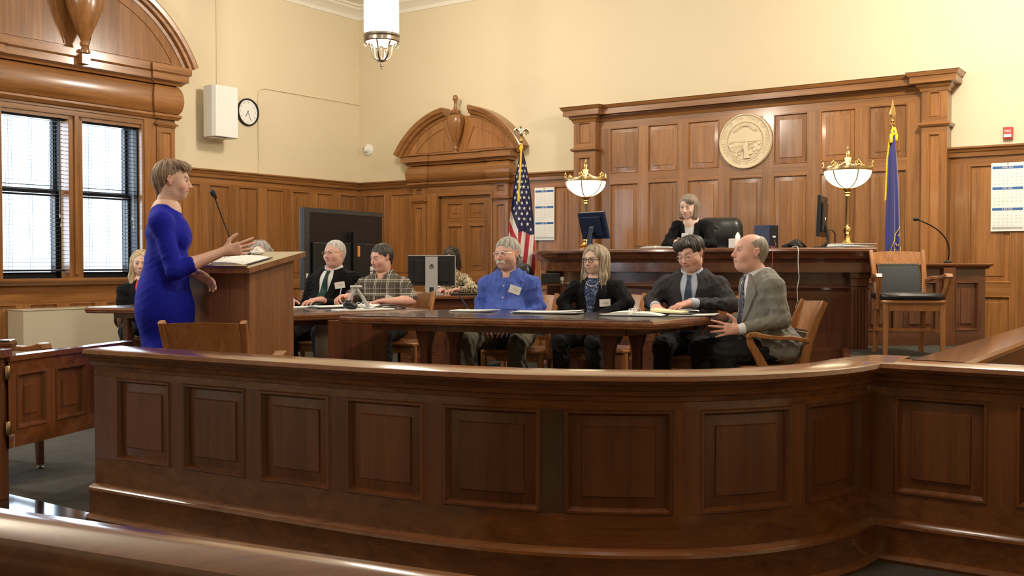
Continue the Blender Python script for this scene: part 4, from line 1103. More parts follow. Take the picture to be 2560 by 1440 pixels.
def grooves(vs, N, H, amp, fz=1.0, seed=0, ax=2):
    """strand-like relief: fast across, slow along the fall of the hair"""
    x, y, z = H[:, 0], H[:, 1], H[:, 2]; a = np.arctan2(x, y + .02) * 1.0; r = np.hypot(x, y)
    g = np.sin(a * 34 + z * 22 * fz + seed) * .5 + np.sin(a * 61 - z * 31 * fz + 1.3 * seed) * .35 + np.sin(a * 13 + z * 9 + 2 * seed) * .6 + np.sin(r * 160 + a * 9 + seed) * .3
    return vs + N * (g * amp)[:, None], g
def haircols(g, c1, c2, rng, c3=None, H=None):
    t = np.clip(.5 + .38 * g + rng.normal(0, .12, len(g)), 0, 1)[:, None]; c = np.array(c1) * (1 - t) + np.array(c2) * t
    return c
M['skin'] = attrmat('skin', .5, sss=.18, bump=.12, bscale=500)
M['hair'] = attrmat('hair', .55, bump=.5, bscale=260)
M['eye'] = plain('eye white', (.42, .38, .36), .25); M['iris'] = plain('iris', (.05, .035, .03), .2); M['lash'] = plain('lashes', (.03, .018, .012), .7)
def cloth(name, col, rough=.85, bump=.35, bs=420, var=.10, sheen=.0):
    m = plain(name, col, rough, bump=bump, bscale=bs, var=var, vscale=6, sheen=sheen); m.node_tree.nodes['Principled BSDF'].inputs['Specular IOR Level'].default_value = .18; return m
M['blackcloth'] = cloth('black wool', (.0065, .0065, .008)); M['navysuit'] = cloth('charcoal wool', (.042, .038, .044))
M['bluedress'] = cloth('royal blue crepe', (.006, .011, .34), rough=.75); M['blueshirt'] = cloth('blue cotton', (.078, .125, .47), rough=.8)
M['whiteshirt'] = cloth('white cotton', (.76, .78, .82)); M['paleshirt'] = cloth('pale blue cotton', (.48, .56, .68)); M['khaki'] = cloth('olive trousers', (.13, .115, .085))
M['darktrouser'] = cloth('dark trousers', (.016, .016, .019)); M['redtop'] = cloth('coral top', (.75, .09, .10)); M['greentie'] = cloth('green silk', (.008, .045, .035), rough=.4)
M['shoe'] = plain('black shoe leather', (.012, .011, .011), .3); M['teeth'] = plain('teeth', (.8, .77, .7), .3)
def tweed(name, c1, c2, s=260):
    m, nt, b = newmat(name); tc = nd(nt, 'ShaderNodeTexCoord'); n = nd(nt, 'ShaderNodeTexNoise', i_Scale=s, i_Detail=2.0); nt.links.new(tc.outputs['Object'], n.inputs['Vector'])
    r = nd(nt, 'ShaderNodeValToRGB'); r.color_ramp.elements[0].position = .35; r.color_ramp.elements[1].position = .65; r.color_ramp.elements[0].color = (*c1, 1); r.color_ramp.elements[1].color = (*c2, 1)
    nt.links.new(n.outputs[0], r.inputs[0]); nt.links.new(r.outputs[0], b.inputs['Base Color']); b.inputs['Roughness'].default_value = .9
    bp = nd(nt, 'ShaderNodeBump', i_Strength=.5, i_Distance=.002); nt.links.new(n.outputs[0], bp.inputs['Height']); nt.links.new(bp.outputs[0], b.inputs['Normal']); return m
M['tweed'] = tweed('grey tweed', (.165, .16, .142), (.245, .24, .212))
def plaidmat():
    m, nt, b = newmat('brown plaid cotton'); tc = nd(nt, 'ShaderNodeTexCoord'); sp = nd(nt, 'ShaderNodeSeparateXYZ'); nt.links.new(tc.outputs['Object'], sp.inputs[0])
    def band(sock, period, w, off=0):
        a = nd(nt, 'ShaderNodeMath', operation='ADD'); a.inputs[1].default_value = off + 10 * period; nt.links.new(sock, a.inputs[0])
        mo = nd(nt, 'ShaderNodeMath', operation='MODULO'); mo.inputs[1].default_value = period; nt.links.new(a.outputs[0], mo.inputs[0])
        lt = nd(nt, 'ShaderNodeMath', operation='LESS_THAN'); lt.inputs[1].default_value = w; nt.links.new(mo.outputs[0], lt.inputs[0]); return lt
    col = None; prev = nd(nt, 'ShaderNodeRGB'); prev.outputs[0].default_value = (.085, .068, .052, 1); prev = prev.outputs[0]
    for sock, per, w, off, c, f in (('X', .105, .034, 0, (.14, .118, .095, 1), .6), ('Z', .115, .040, .02, (.045, .035, .028, 1), .6), ('X', .105, .0045, .060, (.72, .68, .60, 1), .8), ('X', .105, .0040, .072, (.72, .68, .60, 1), .7), ('X', .105, .003, .014, (.6, .55, .45, 1), .5),
                               ('Z', .115, .0045, .075, (.72, .68, .60, 1), .8), ('Z', .115, .0035, .087, (.72, .68, .60, 1), .6), ('Z', .115, .003, .03, (.6, .55, .45, 1), .5)):
        l = band(sp.outputs[sock], per, w, off); mx = nd(nt, 'ShaderNodeMixRGB'); ml = nd(nt, 'ShaderNodeMath', operation='MULTIPLY'); ml.inputs[1].default_value = f
        nt.links.new(l.outputs[0], ml.inputs[0]); nt.links.new(ml.outputs[0], mx.inputs[0]); nt.links.new(prev, mx.inputs[1]); mx.inputs[2].default_value = c; prev = mx.outputs[0]
    nt.links.new(prev, b.inputs['Base Color']); b.inputs['Roughness'].default_value = .85; return m
M['plaid'] = plaidmat()
def spots(name, c1, c2, scale, th, rough=.8):
    m, nt, b = newmat(name); tc = nd(nt, 'ShaderNodeTexCoord'); v = nd(nt, 'ShaderNodeTexNoise', i_Scale=scale, i_Detail=1.0, i_Distortion=1.5); nt.links.new(tc.outputs['Object'], v.inputs['Vector'])
    r = nd(nt, 'ShaderNodeValToRGB'); r.color_ramp.interpolation = 'CONSTANT'; r.color_ramp.elements[1].position = th; r.color_ramp.elements[0].color = (*c1, 1); r.color_ramp.elements[1].color = (*c2, 1)
    nt.links.new(v.outputs[0], r.inputs[0]); nt.links.new(r.outputs[0], b.inputs['Base Color']); b.inputs['Roughness'].default_value = rough; return m
M['leopard'] = spots('spotted print', (.03, .022, .018), (.70, .58, .38), 55, .47); M['floral'] = spots('navy print', (.010, .018, .075), (.30, .40, .62), 75, .585)
M['striped'] = spots('grey check', (.45, .45, .46), (.75, .74, .72), 160, .5); M['tie_navy'] = spots('navy tie', (.012, .02, .06), (.05, .08, .16), 120, .55, .45)
M['tie_dark'] = spots('patterned dark tie', (.012, .014, .03), (.25, .28, .36), 110, .60, .45); M['redtie'] = M['redtop']

def wrinkle(vs, N, amp, seed, calm=None):
    """soft cloth folds: broken ridges running in several directions"""
    r = np.random.RandomState(seed); d = np.zeros(len(vs))
    for k in range(9):
        v = r.normal(size=3); v /= np.linalg.norm(v); fq = 34 + 60 * r.rand(); ph = r.rand() * 6; u_ = r.normal(size=3)
        w = vs @ u_ * 6 + r.rand() * 6; mk = np.clip(.5 + .9 * np.sin(vs @ r.normal(size=3) * 9 + r.rand() * 6), 0, 1)
        d += mk * (1 - 2 * np.abs(np.sin((vs @ v) * fq + 1.1 * np.sin(w) + ph)) ** .8)
    if calm is not None: d = d * calm
    return vs + N * (d / 2.2 * amp)[:, None]
SEED = [3]
def person(label, loc, rz, floor=0, top=1.28, pose=None, head=None, face=None, skin='fair', bodyk=1.0, belly=0, shw=.19, lean=(0, 0), tiltx=0,
           upper='suit', uppermat='blackcloth', lowermat='darktrouser', hunch=0, sleeve='long', standing=False, hq=.0032, cat='person', hairfn=None, extras=None, neckx=0):
    SEED[0] += 1; seed = SEED[0]; rng = np.random.RandomState(seed)
    face = dict(face or {}); pose = dict(pose or {}); head = head or (0, 0, 0)
    root = thing('person', label, cat, (loc[0], loc[1], floor), rz)
    T = top - floor; lx, ly = lean
    hs = face.get('hs', .95); hc = Vector((lx * 1.25 + neckx, ly * 1.2 + .035, T - .122 * hs - .006)); nb = Vector((lx, ly, T - .262 + .14 * (1 - hs) + hunch * .45)); ch = Vector((lx * .75, ly * .75 + .0, T - .43)); pv = Vector((0, -.03, .56 if not standing else .92))
    HM = Matrix.Translation(hc) @ RM(*head) @ Matrix.Scale(hs, 4); HMi = np.array(HM.inverted())
    SH = {}; EL = {}; WR = {}; 
    for s, nm in ((1, 'R'), (-1, 'L')):
        SH[nm] = Vector(pose.get('S' + nm, (lx * .95 + s * (shw - .022), ly * .95 - .01, T - .352 + hunch - s * tiltx)))
        EL[nm] = Vector(pose.get('E' + nm, (s * (shw + .012) + lx * .5, ly + .04, T - .62)))
        WR[nm] = Vector(pose.get('W' + nm, (s * .13 + lx * .4, ly + .32, .79)))
    KN = {'R': Vector(pose.get('KR', (.13, .40, .53))), 'L': Vector(pose.get('KL', (-.13, .40, .53)))}
    AN = {'R': Vector(pose.get('AR', (.14, .36, .09))), 'L': Vector(pose.get('AL', (-.14, .36, .09)))}
    if standing: KN = {'R': Vector((.065, .0, .48)), 'L': Vector((-.065, .01, .48))}; AN = {'R': Vector((.07, -.03, .09)), 'L': Vector((-.07, .04, .09))}
    b = bodyk
    # ---- the body: head and neck, arms, hands, trunk and legs
    hp = xf(headprims(face), HM); nk = [cap(hc + (HM.to_3x3() @ Vector((0, -.022, -.055))), nb + Vector((0, -.005, .0)), .052 * b ** .5, .055 * b ** .5, .03), cap(nb + Vector((0, 0, -.02)), nb + Vector((0, -.0, -.09)), .051 * b ** .5, .066 * b ** .5, .02)]
    vs, F = sdfmesh(hp + nk, hq); vs = relax(vs, F, 1, .4); L = np.concatenate([vs, np.ones((len(vs), 1))], 1) @ HMi.T
    cols = skincolor(L[:, :3], skin, face); parts = [(vs, F, cols)]
    lowm = L[:, 2] < -.13; base = np.array(SK[skin])
    body = [cap(nb + Vector((0, 0, -.03)), ch, .08, .10 * b, .05), cap(ch, pv, .10 * b, .11 * b, .05)]
    hands = []
    for nm in 'RL':
        body += [cap(nb + Vector((0, 0, -.10)), SH[nm] + Vector((0, 0, -.01)), .036, .034, .03), cap(SH[nm], EL[nm], .034, .026, .02), cap(EL[nm], EL[nm].lerp(WR[nm], .8), .026, .022, .01)]
        hip = pv + Vector(((.09 if nm == 'R' else -.09) * (.6 if standing else 1), 0, 0)); body += [cap(hip, KN[nm], .07, .048, .03), cap(KN[nm], AN[nm], .045, .033, .02), cap(AN[nm] + Vector((0, -.02, -.05)), AN[nm] + Vector((0, .13, -.06)), .028, .024, .02)]
        arm = [cap(EL[nm], EL[nm].lerp(WR[nm], .35), .037 * b ** .5, .040 * b ** .4, .01), cap(EL[nm].lerp(WR[nm], .35), WR[nm], .040 * b ** .4, .0235, .01)]
        if sleeve == 'long': arm = [cap(EL[nm].lerp(WR[nm], .70), WR[nm], .027, .0235, .01)]
        hd = pose.get('H' + nm)
        if hd is None: hd = dict(d=(WR[nm] - EL[nm]), n=(0, 0, 1))
        arm += hand(WR[nm], hd['d'], hd['n'], 1 if nm == 'R' else -1, **{k: v for k, v in hd.items() if k not in 'dn'})
        if pose.get('hide' + nm): continue
        v2, F2 = sdfmesh(arm, .0034); v2 = relax(v2, F2, 1, .3); parts.append((v2, F2, np.tile(base * np.array([1, .93, .93]), (len(v2), 1))))
    v3, F3 = sdfmesh(body, .016); parts.append((v3, F3, np.tile(base, (len(v3), 1))))
    off = 0; VS = []; FS = []; CS = []
    for v, f_, c_ in parts: VS.append(v); FS.append(f_ + off); CS.append(c_); off += len(v)
    npmesh('body', np.concatenate(VS), np.concatenate(FS), 'skin', root, np.concatenate(CS))
    # ---- eyes
    for s in (-1, 1):
        if face.get('shut'):
            mb = MB().mat('lash'); mb.tube([HM @ Vector((s * .0312 + dx, .0905 - abs(dx) * .28 , -.0015 - .002 * math.cos(dx * 90))) for dx in (-.013, -.007, 0, .007, .013)], .0011, 5); mb.build('eyelashes', root); continue
        EM = HM @ Matrix.Translation((s * .0312, .0800, .0045))
        look = face.get('look', (0, 0))
        mb = MB().mat('eye')
        mb.lathe([(.0145 * math.cos(a), .0138 * math.sin(a)) for a in [PI * .02 + PI * .47 * k / 7 for k in range(8)]], T=EM @ Matrix.Rotation(-PI / 2, 4, 'X') @ Matrix.Scale(face.get('open', .50), 4, (0, 1, 0)), seg=18)
        ey = mb.build('eye', root, smooth=60)
        mb = MB().mat('iris'); e2 = EM @ Matrix.Translation((look[0] * .006, .0133, look[1] * .003)) @ Matrix.Rotation(-PI / 2, 4, 'X') @ Matrix.Scale(.66 * min(1, face.get('open', .5) / .44), 4, (0, 1, 0)); mb.lathe([(.0056, -.001), (.0050, .0008), (.001, .0012)], T=e2, seg=14); mb.build('iris', ey)
        mb = MB().mat('lash'); mb.tube([EM @ Vector((dx, .0118 - dx * dx * 26, .0068 - (dx / .014) ** 2 * .0042)) for dx in (-.0145, -.009, -.003, .003, .009, .0145)], [.0006, .0011, .0013, .0013, .0011, .0006], 5); mb.build('eyelashes', root)
    # ---- clothes
    col_top = nb + Vector((0, .0, .0))
    torso = [ell(tuple(ch + Vector((0, .0, .03))), (.165 * b * (shw / .19), .112 * b, .19), .06), cap(nb + Vector((0, -.012, -.075)), ch + Vector((0, 0, .06)), .072 * b, .115 * b, .06),
             ell(tuple((ch + pv) / 2 + Vector((0, .015 + belly * .05, -.02))), (.150 * b + belly * .02, .115 * b + belly * .055, .17), .07), ell(tuple(pv + Vector((0, .0, .02))), (.165 * b, .13 * b, .11), .06)]
    slv = {}
    for nm in 'RL':
        sg = 1 if nm == 'R' else -1
        ra = {'long': (.066, .056, .050, .042), 'short': (.060, .058, 0, 0)}.get('short' if sleeve == 'short' else 'long')
        k = b ** .6
        torso += [cap(nb + Vector((sg * .035, -.015, -.068)), SH[nm] + Vector((0, 0, .0)), .046 * k, .060 * k, .04)]
        if sleeve == 'short': torso += [cap(SH[nm], SH[nm].lerp(EL[nm], .80), ra[0] * k, .062 * k, .03)]
        elif sleeve == 'threeq': torso += [cap(SH[nm], EL[nm], .057 * k, .054 * k, .05), cap(EL[nm], EL[nm].lerp(WR[nm], .30), .054 * k, .050 * k, .015)]
        else: torso += [cap(SH[nm], EL[nm], ra[0] * k, ra[1] * k, .035), cap(EL[nm], WR[nm].lerp(EL[nm], .20), ra[2] * k, ra[3], .02)]
    if standing: torso += extras['skirt']
    # open neck: carve the neckline away
    nr = {'suit': .062, 'shirt': .062, 'dress': .043}.get(upper, .06) * b ** .5
    if upper == 'dress': torso.append(cap(nb + Vector((-.026, -.010, -.040)), nb + Vector((.026, -.010, -.040)), .055, .055, .02)); torso += [cap(nb + Vector((sg * .03, -.012, -.05)), SH['R' if sg > 0 else 'L'] + Vector((0, 0, .005)), .046, .050, .03) for sg in (-1, 1)]
    torso.append(cap(nb + Vector((0, .022, -.012)), nb + Vector((0, .00, .20)), nr, nr + (.07 if upper != 'dress' else .045), .010, f=-1))
    if upper in ('jacket', 'blouse', 'shirt'): torso.append(cap(nb + Vector((0, .10, .01)), nb + Vector((0, .13, -.045)), .042, .020, .015, f=-1))
    if upper in ('suit', 'jacket') and not standing:   # skirts of the jacket over the thighs
        for sg in (-1, 1): torso.append(cap(pv + Vector((sg * .10, .0, .0)), pv + Vector((sg * .12, .16, .0)), .105 * b, .085 * b, .04))
    vs, F = sdfmesh(torso, .0072 if not standing else .0058); vs = relax(vs, F, 2, .5); N = vnorm(vs, F); calm = np.where((N[:, 1] > .1) & (vs[:, 2] > pv.z + .1), np.clip((np.abs(vs[:, 0] - nb.x) - .075) / .06, .12, 1), 1.0) if upper in ('suit', 'jacket') else np.ones(len(vs))
    if not standing:
        for nm in 'RL': calm = calm * np.clip((np.linalg.norm(vs - np.array(WR[nm]), axis=1) - .04) / .08, .1, 1)
    vs = wrinkle(vs, N, (.0062 if uppermat != 'tweed' else .0045) if not standing else .0012, seed, calm); vs = relax(vs, F, 1, .3)
    gar = npmesh({'suit': 'jacket', 'jacket': 'jacket', 'shirt': 'shirt', 'dress': 'dress', 'blouse': 'blouse'}[upper], vs, F, uppermat, root)
    keep = np.ones(len(F), bool); cen = vs[F].mean(1)
    for nm in 'RL':     # leave the sleeves out, so that things laid on the chest stay on the chest
        for p0, p1, rr in ((EL[nm], WR[nm], .088), (SH[nm].lerp(EL[nm], .45), EL[nm], .078)):
            p0 = np.array(p0); ba = np.array(p1) - p0; t = np.clip((cen - p0) @ ba / (ba @ ba), 0, 1.15); keep &= np.linalg.norm(cen - p0 - t[:, None] * ba, axis=1) > rr
    bvh = BVHTree.FromPolygons([tuple(v) for v in vs], F[keep].tolist())
    # ---- trousers and shoes
    if not standing:
        tr = [ell(tuple(pv), (.165 * b, .135 * b, .105), .05)]
        for nm in 'RL':
            hip = pv + Vector(((.095 if nm == 'R' else -.095), .02, -.01)); tr += [cap(hip, KN[nm], .092 * b, .070 * b ** .5, .04), cap(KN[nm], AN[nm] + Vector((0, 0, .02)), .068 * b ** .5, .052, .02)]
        v, f_ = sdfmesh(tr, .0085); v = relax(v, f_, 2); v = wrinkle(v, vnorm(v, f_), .005, seed + 50); npmesh('trousers', v, f_, lowermat, root)
    for nm in 'RL':
        a = AN[nm]; fw = Vector((0, 1, 0)); v, f_ = sdfmesh([cap(a + Vector((0, -.015, -.02)), a + Vector((0, -.035, -.045)), .038, .036, .02), cap(a + Vector((0, -.02, -.055)), a + fw * .13 + Vector((0, 0, -.060)), .034, .028, .02), ell(tuple(a + Vector((0, .12, -.060))), (.042, .06, .028), .02)], .007)
        v[:, 2] = np.maximum(v[:, 2], .002); npmesh('shoe', v, f_, 'shoe', root)
    # ---- helpers for things lying on the chest
    fwd = Vector((0, 1, 0)); last = []
    def proj(x, z, off=.004, fallback=None, raw=False):
        h = bvh.ray_cast(Vector((x, 1.2, z)), Vector((0, -1, 0)))
        if h[0] is None: return None if raw else Vector((x, fallback or ly + .1, z))
        return h[0] + Vector((h[1].x * .3, 1, h[1].z * .3)).normalized() * off
    def strip(name, rows, mat, off=.005, th=.004, n=8, parent=root, skipm=False):
        mb = MB().mat(mat); G = []; Bk = []
        PT = [[(a[0] + (c[0] - a[0]) * i / n, a[1] + (c[1] - a[1]) * i / n) for i in range(n + 1)] for a, c in rows]
        HP = [[proj(x, z, off, raw=True) for x, z in r_] for r_ in PT]; ys = sorted(p.y for r_ in HP for p in r_ if p is not None) or [ly + .1]; med = ys[len(ys) // 2]
        Y = np.array([[p.y if (p is not None and p.y > med - .075) else np.nan for p in r_] for r_ in HP])
        for _ in range(60):     # carry the surface smoothly over gaps such as the open neck
            if not np.isnan(Y).any(): break
            Z_ = Y.copy()
            for j in range(Y.shape[0]):
                for i in range(Y.shape[1]):
                    if np.isnan(Y[j, i]):
                        nb_ = [Y[q, w_] for q, w_ in ((j - 1, i), (j + 1, i), (j, i - 1), (j, i + 1)) if 0 <= q < Y.shape[0] and 0 <= w_ < Y.shape[1] and not np.isnan(Y[q, w_])]
                        if nb_: Z_[j, i] = sum(nb_) / len(nb_) - .0015
            Y = Z_
        Y = np.where(np.isnan(Y), med, Y)
        for j_, (a, c) in enumerate(rows):
            g = []; bk = []
            for i in range(n + 1):
                x, z = PT[j_][i]; p = HP[j_][i] if (HP[j_][i] is not None and abs(HP[j_][i].y - Y[j_, i]) < 1e-6) else Vector((x, Y[j_, i], z)); g.append(mb.vert(p)); bk.append(mb.vert(p - fwd * (th + off * .8)))
            G.append(g); Bk.append(bk)
        for j in range(len(G) - 1):
            for i in range(n):
                mb.face([G[j][i], G[j][i + 1], G[j + 1][i + 1], G[j + 1][i]]); mb.face([Bk[j][i], Bk[j + 1][i], Bk[j + 1][i + 1], Bk[j][i + 1]])
            for i in (0, n): mb.face([G[j][i], G[j + 1][i], Bk[j + 1][i], Bk[j][i]])
        for j in (0, -1): 
            for i in range(n): mb.face([G[j][i], G[j][i + 1], Bk[j][i + 1], Bk[j][i]])
        return mb.build(name, parent, smooth=50)
    def rowsof(lft, rgt, m=14):
        """lft, rgt: polylines of (x, z) sampled to m rows"""
        def samp(P, t):
            k = t * (len(P) - 1); i = min(int(k), len(P) - 2); f = k - i; return (P[i][0] + (P[i + 1][0] - P[i][0]) * f, P[i][1] + (P[i + 1][1] - P[i][1]) * f)
        return [(samp(lft, j / m), samp(rgt, j / m)) for j in range(m + 1)]
    cx = lambda t: nb.x + (pv.x - nb.x) * t        # centre line as it leans
    zt = nb.z - .045
    ax = dict(root=root, HM=HM, hc=hc, nb=nb, pv=pv, ch=ch, proj=proj, strip=strip, rowsof=rowsof, cx=cx, zt=zt, WR=WR, EL=EL, SH=SH, rng=rng, seed=seed, b=b, garment=gar)
    if hairfn: hairfn(ax)
    if extras and extras.get('fn'): extras['fn'](ax)
    return root
def collar(a, mat, r=.068, h=.046, open_=.35, drop=.06, tip=.055, y0=.0, flare=.012):
    """folded shirt collar: stand round the neck and a turned-down leaf"""
    nb = a['nb']; mb = MB().mat(mat); n = 26; ro = []
    for i in range(n + 1):
        t = i / n; ang = PI / 2 + open_ + (2 * PI - 2 * open_) * t; fr = abs(2 * t - 1) ** 3
        c, s = math.cos(ang), math.sin(ang); R = r * a['b'] ** .5; z = nb.z + .018 - .030 * fr - .012 * (s > 0) * s; y = nb.y + .006
        ro.append([mb.vert((nb.x + c * (R - .006), y + s * (R - .004), z - .03)), mb.vert((nb.x + c * (R - .004), y + s * (R - .002), z + h * .5)), mb.vert((nb.x + c * (R + .003), y + s * (R + .005), z + h * .52)),
                   mb.vert((nb.x + c * (R + flare), y + s * (R + flare + .006), z - .008 - tip * fr * .75)), mb.vert((nb.x + c * (R + flare - .004), y + s * (R + flare), z - .010 - tip * fr * .75))])
    for p, q in zip(ro[:-1], ro[1:]):
        for k in range(5): mb.face([p[k], p[(k + 1) % 5], q[(k + 1) % 5], q[k]])
    mb.face(ro[0]); mb.face(ro[-1][::-1]); return mb.build('collar', a['root'], smooth=50)
def suitfront(a, shirt='whiteshirt', tie='tie_navy', lapel='blackcloth', vw=.062, depth=.30, badge=None, tiew=.036, lap=.052, topk=.82):
    nb, zt, cx = a['nb'], a['zt'], a['cx']; H = nb.z - a['pv'].z
    c = lambda z: nb.x + (a['pv'].x - nb.x) * (nb.z - z) / H
    z0, z1 = zt + .035, zt - depth
    Lf = [(c(z0) - vw * topk, z0), (c(z0 - .05) - vw, z0 - .05), (c((z0 + z1) / 2) - vw * .72, (z0 + z1) / 2), (c(z1) - .006, z1)]
    Rf = [(c(z0) + vw * topk, z0), (c(z0 - .05) + vw, z0 - .05), (c((z0 + z1) / 2) + vw * .72, (z0 + z1) / 2), (c(z1) + .006, z1)]
    a['strip']('shirt_front', a['rowsof'](Lf, Rf, 18), shirt, off=.006, n=16)
    if tie:
        tz = z0 - .002; T0 = [(c(tz) - .017, tz), (c(tz - .03) - .012, tz - .034), (c(tz - .14) - tiew * .8, tz - .16), (c(z1) - tiew, z1 - .0)]
        T1 = [(c(tz) + .017, tz), (c(tz - .03) + .012, tz - .034), (c(tz - .14) + tiew * .8, tz - .16), (c(z1) + tiew, z1 - .0)]
        a['strip']('necktie', a['rowsof'](T0, T1, 16), tie, off=.013, th=.006, n=6)
    for s in (-1, 1):
        O = [(c(z0) + s * (vw * .80), z0 + .010), (c(z0 - .06) + s * (vw + lap), z0 - .07), (c(z0 - .10) + s * (vw + lap * 1.15), z0 - .105), (c(z0 - .2) + s * (vw * .8 + lap * .7), z0 - .2), (c(z1) + s * .012, z1 - .01)]
        I = [(c(z0) + s * (vw * .72), z0 + .008), (c(z0 - .06) + s * vw * .95, z0 - .06), (c(z0 - .10) + s * vw * .88, z0 - .10), (c(z0 - .2) + s * vw * .55, z0 - .2), (c(z1) - s * .002, z1 - .01)]
        a['strip']('lapel', a['rowsof'](I, O, 20) if s > 0 else a['rowsof'](O, I, 20), lapel, off=.011 if s > 0 else .012, th=.005, n=8)
def badge(a, x, z, w=.075, h=.05, rot=0, off=.007, lines=True):
    off = max(off, .013)
    """stick-on name tag: a small flat card, with a faint scribble"""
    root = a['root']; p = a['proj'](x, z, off); q1 = a['proj'](x + .03, z, off); q2 = a['proj'](x, z + .02, off)
    ex = (q1 - p).normalized(); ez = (q2 - p); ez = (ez - ex * ez.dot(ex)).normalized(); ny = ez.cross(ex) * -1
    if ny.y < 0: ny = -ny
    R = Matrix.Rotation(rot, 3, ny); ex = R @ ex; ez = R @ ez
    mb = MB().mat('paper'); F = lambda u_, v_, d: p + ex * u_ + ez * v_ + ny * d
    T_ = Matrix((( *[ex[i] for i in range(0)], ex[0], ny[0], ez[0], p[0]), (ex[1], ny[1], ez[1], p[1]), (ex[2], ny[2], ez[2], p[2]), (0, 0, 0, 1)))
    mb.box(-w / 2, w / 2, -.001, .0015, -h / 2, h / 2, T=T_); o = mb.build('name_tag', root); o['label'] = 'white stick-on name tag'
    mb = MB().mat('ink')
    for k in range(2): mb.tube([F(-w * .25 + w * .5 * i / 9, .004 - k * .008 + .0012 * math.sin(i * 2.4 + k), .0022) for i in range(10 - 3 * k)], .0006, 4)
    mb.build('handwriting', o)
def glasses(a, mat, w=.050, h=.034, r=.0013, rim=True, y=.104, z=.004, round_=2.6):
    HM = a['HM']; root = a['root']; t = None; mb = MB().mat(mat)
    for s in (-1, 1):
        cxx = s * (w / 2 + .009)
        def pt(k):
            an = 2 * PI * k / 24; c, q = math.cos(an), math.sin(an); p = round_; m = (abs(c) ** p + abs(q) ** p) ** (-1 / p)
            X = cxx + c * m * w / 2; return HM @ Vector((X, y - (abs(X) * 4.2) ** 2 * .022, z + q * m * h / 2))
        mb.tube([pt(k) for k in range(25)], r, 6)
        mb.tube([HM @ Vector((s * (w + .009), y - .0012 - ((w + .009) * 4.2) ** 2 * .022, z + .006)), HM @ Vector((s * .072, y - .035, z + .008)), HM @ Vector((s * .0785, .02, z + .010)), HM @ Vector((s * .081, -.012, z + .008)), HM @ Vector((s * .080, -.022, z - .006))], r * 1.15, 6)
    mb.tube([HM @ Vector((-.010, y, z + .004)), HM @ Vector((0, y + .003, z + .007)), HM @ Vector((.010, y, z + .004))], r, 6)
    return mb.build('glasses', root, smooth=50)
def hairvol(a, prims, c1, c2, amp=.0022, vox=.0036, fz=1.0, name='hair', rel=1, gr=True):
    pr = xf(prims, a['HM']); vs, F = sdfmesh(pr, vox); vs = relax(vs, F, rel, .5); N = vnorm(vs, F)
    H = (np.concatenate([vs, np.ones((len(vs), 1))], 1) @ np.array(a['HM'].inverted()).T)[:, :3]
    vs, g = grooves(vs, N, H, amp, fz, a['seed'])
    return npmesh(name, vs, F, 'hair', a['root'], haircols(g, c1, c2, a['rng']))
def locks(a, L, c1, c2, r=.006, seg=6, name='hair_locks'):
    """tapered curling strands; L: lists of points in head coordinates"""
    vs = []; F = []; cs = []; rng = a['rng']; HM = a['HM']
    for P in L:
        P = [HM @ Vector(p) for p in P]; n = len(P); t = rng.rand(); c = np.array(c1) * (1 - t) + np.array(c2) * t; prev = None; rows = []
        for i, p in enumerate(P):
            d = (P[min(i + 1, n - 1)] - P[max(i - 1, 0)]).normalized(); x = d.cross(Vector((.3, .9, .2))) if prev is None else prev - d * prev.dot(d); x.normalize(); prev = x; y = d.cross(x); rr = r * (math.sin(PI * min(1, .25 + .75 * i / (n - 1))) ** .6 + .06)
            rows.append(len(vs))
            for k in range(seg): an = 2 * PI * k / seg; vs.append(p + x * math.cos(an) * rr + y * math.sin(an) * rr * .6); cs.append(c * (.85 + .3 * rng.rand()))
        for i in range(n - 1):
            for k in range(seg): F.append([rows[i] + k, rows[i] + (k + 1) % seg, rows[i + 1] + (k + 1) % seg, rows[i + 1] + k])
    return npmesh(name, np.array([tuple(v) for v in vs]), F, 'hair', a['root'], np.array(cs))
def shortcut(c1, c2, line=.058, side=.015, th=.010, front=.085, bangs=None, bald=False, nape=-.045, amp=.002, parting=None, fluff=0, ears=True):
    """short hair: a shell over the skull, carved back from face, ears and nape"""
    def fn(a):
        t = th
        P = [ell((0, -.016, .040), (.077 + t, .094 + t, .082 + t), .01)]
        P.append(cap((0, -.070 if not bald else -.060, .0), (0, -.062 if not bald else -.048, nape), .045 + t, .040 + t * .6, .03))
        if fluff: P += [ell((s * .045, -.03, .06), (.05, .08, .06 + fluff), .03) for s in (-1, 1)]
        if bangs: P += bangs
        P.append(ell((0, .115, -.020 + (line - .058)), (.084, .090, .088), .010, f=-1))        # forehead and face
        for s in (-1, 1): P.append(ell((s * .088, .022, -.035 + side), (.030, .045, .048), .012, f=-1)); P.append(ell((s * .090, -.012, -.018 + side), (.024, .026, .040), .010, f=-1))
        P.append(cap((-.1, -.045, nape - .045), (.1, -.045, nape - .045), .05, .05, .01, f=-1))
        if bald: P.append(ell((0, .035, .105), (.068, .088, .072), .015, f=-1)); P.append(ell((0, .092, .045), (.08, .055, .06), .01, f=-1))
        hairvol(a, P, c1, c2, amp=amp if not bald else .0006, fz=.6)
    return fn
# ================================================================ the people in the room
def yawto(dx, dy): return math.atan2(-dx, dy)
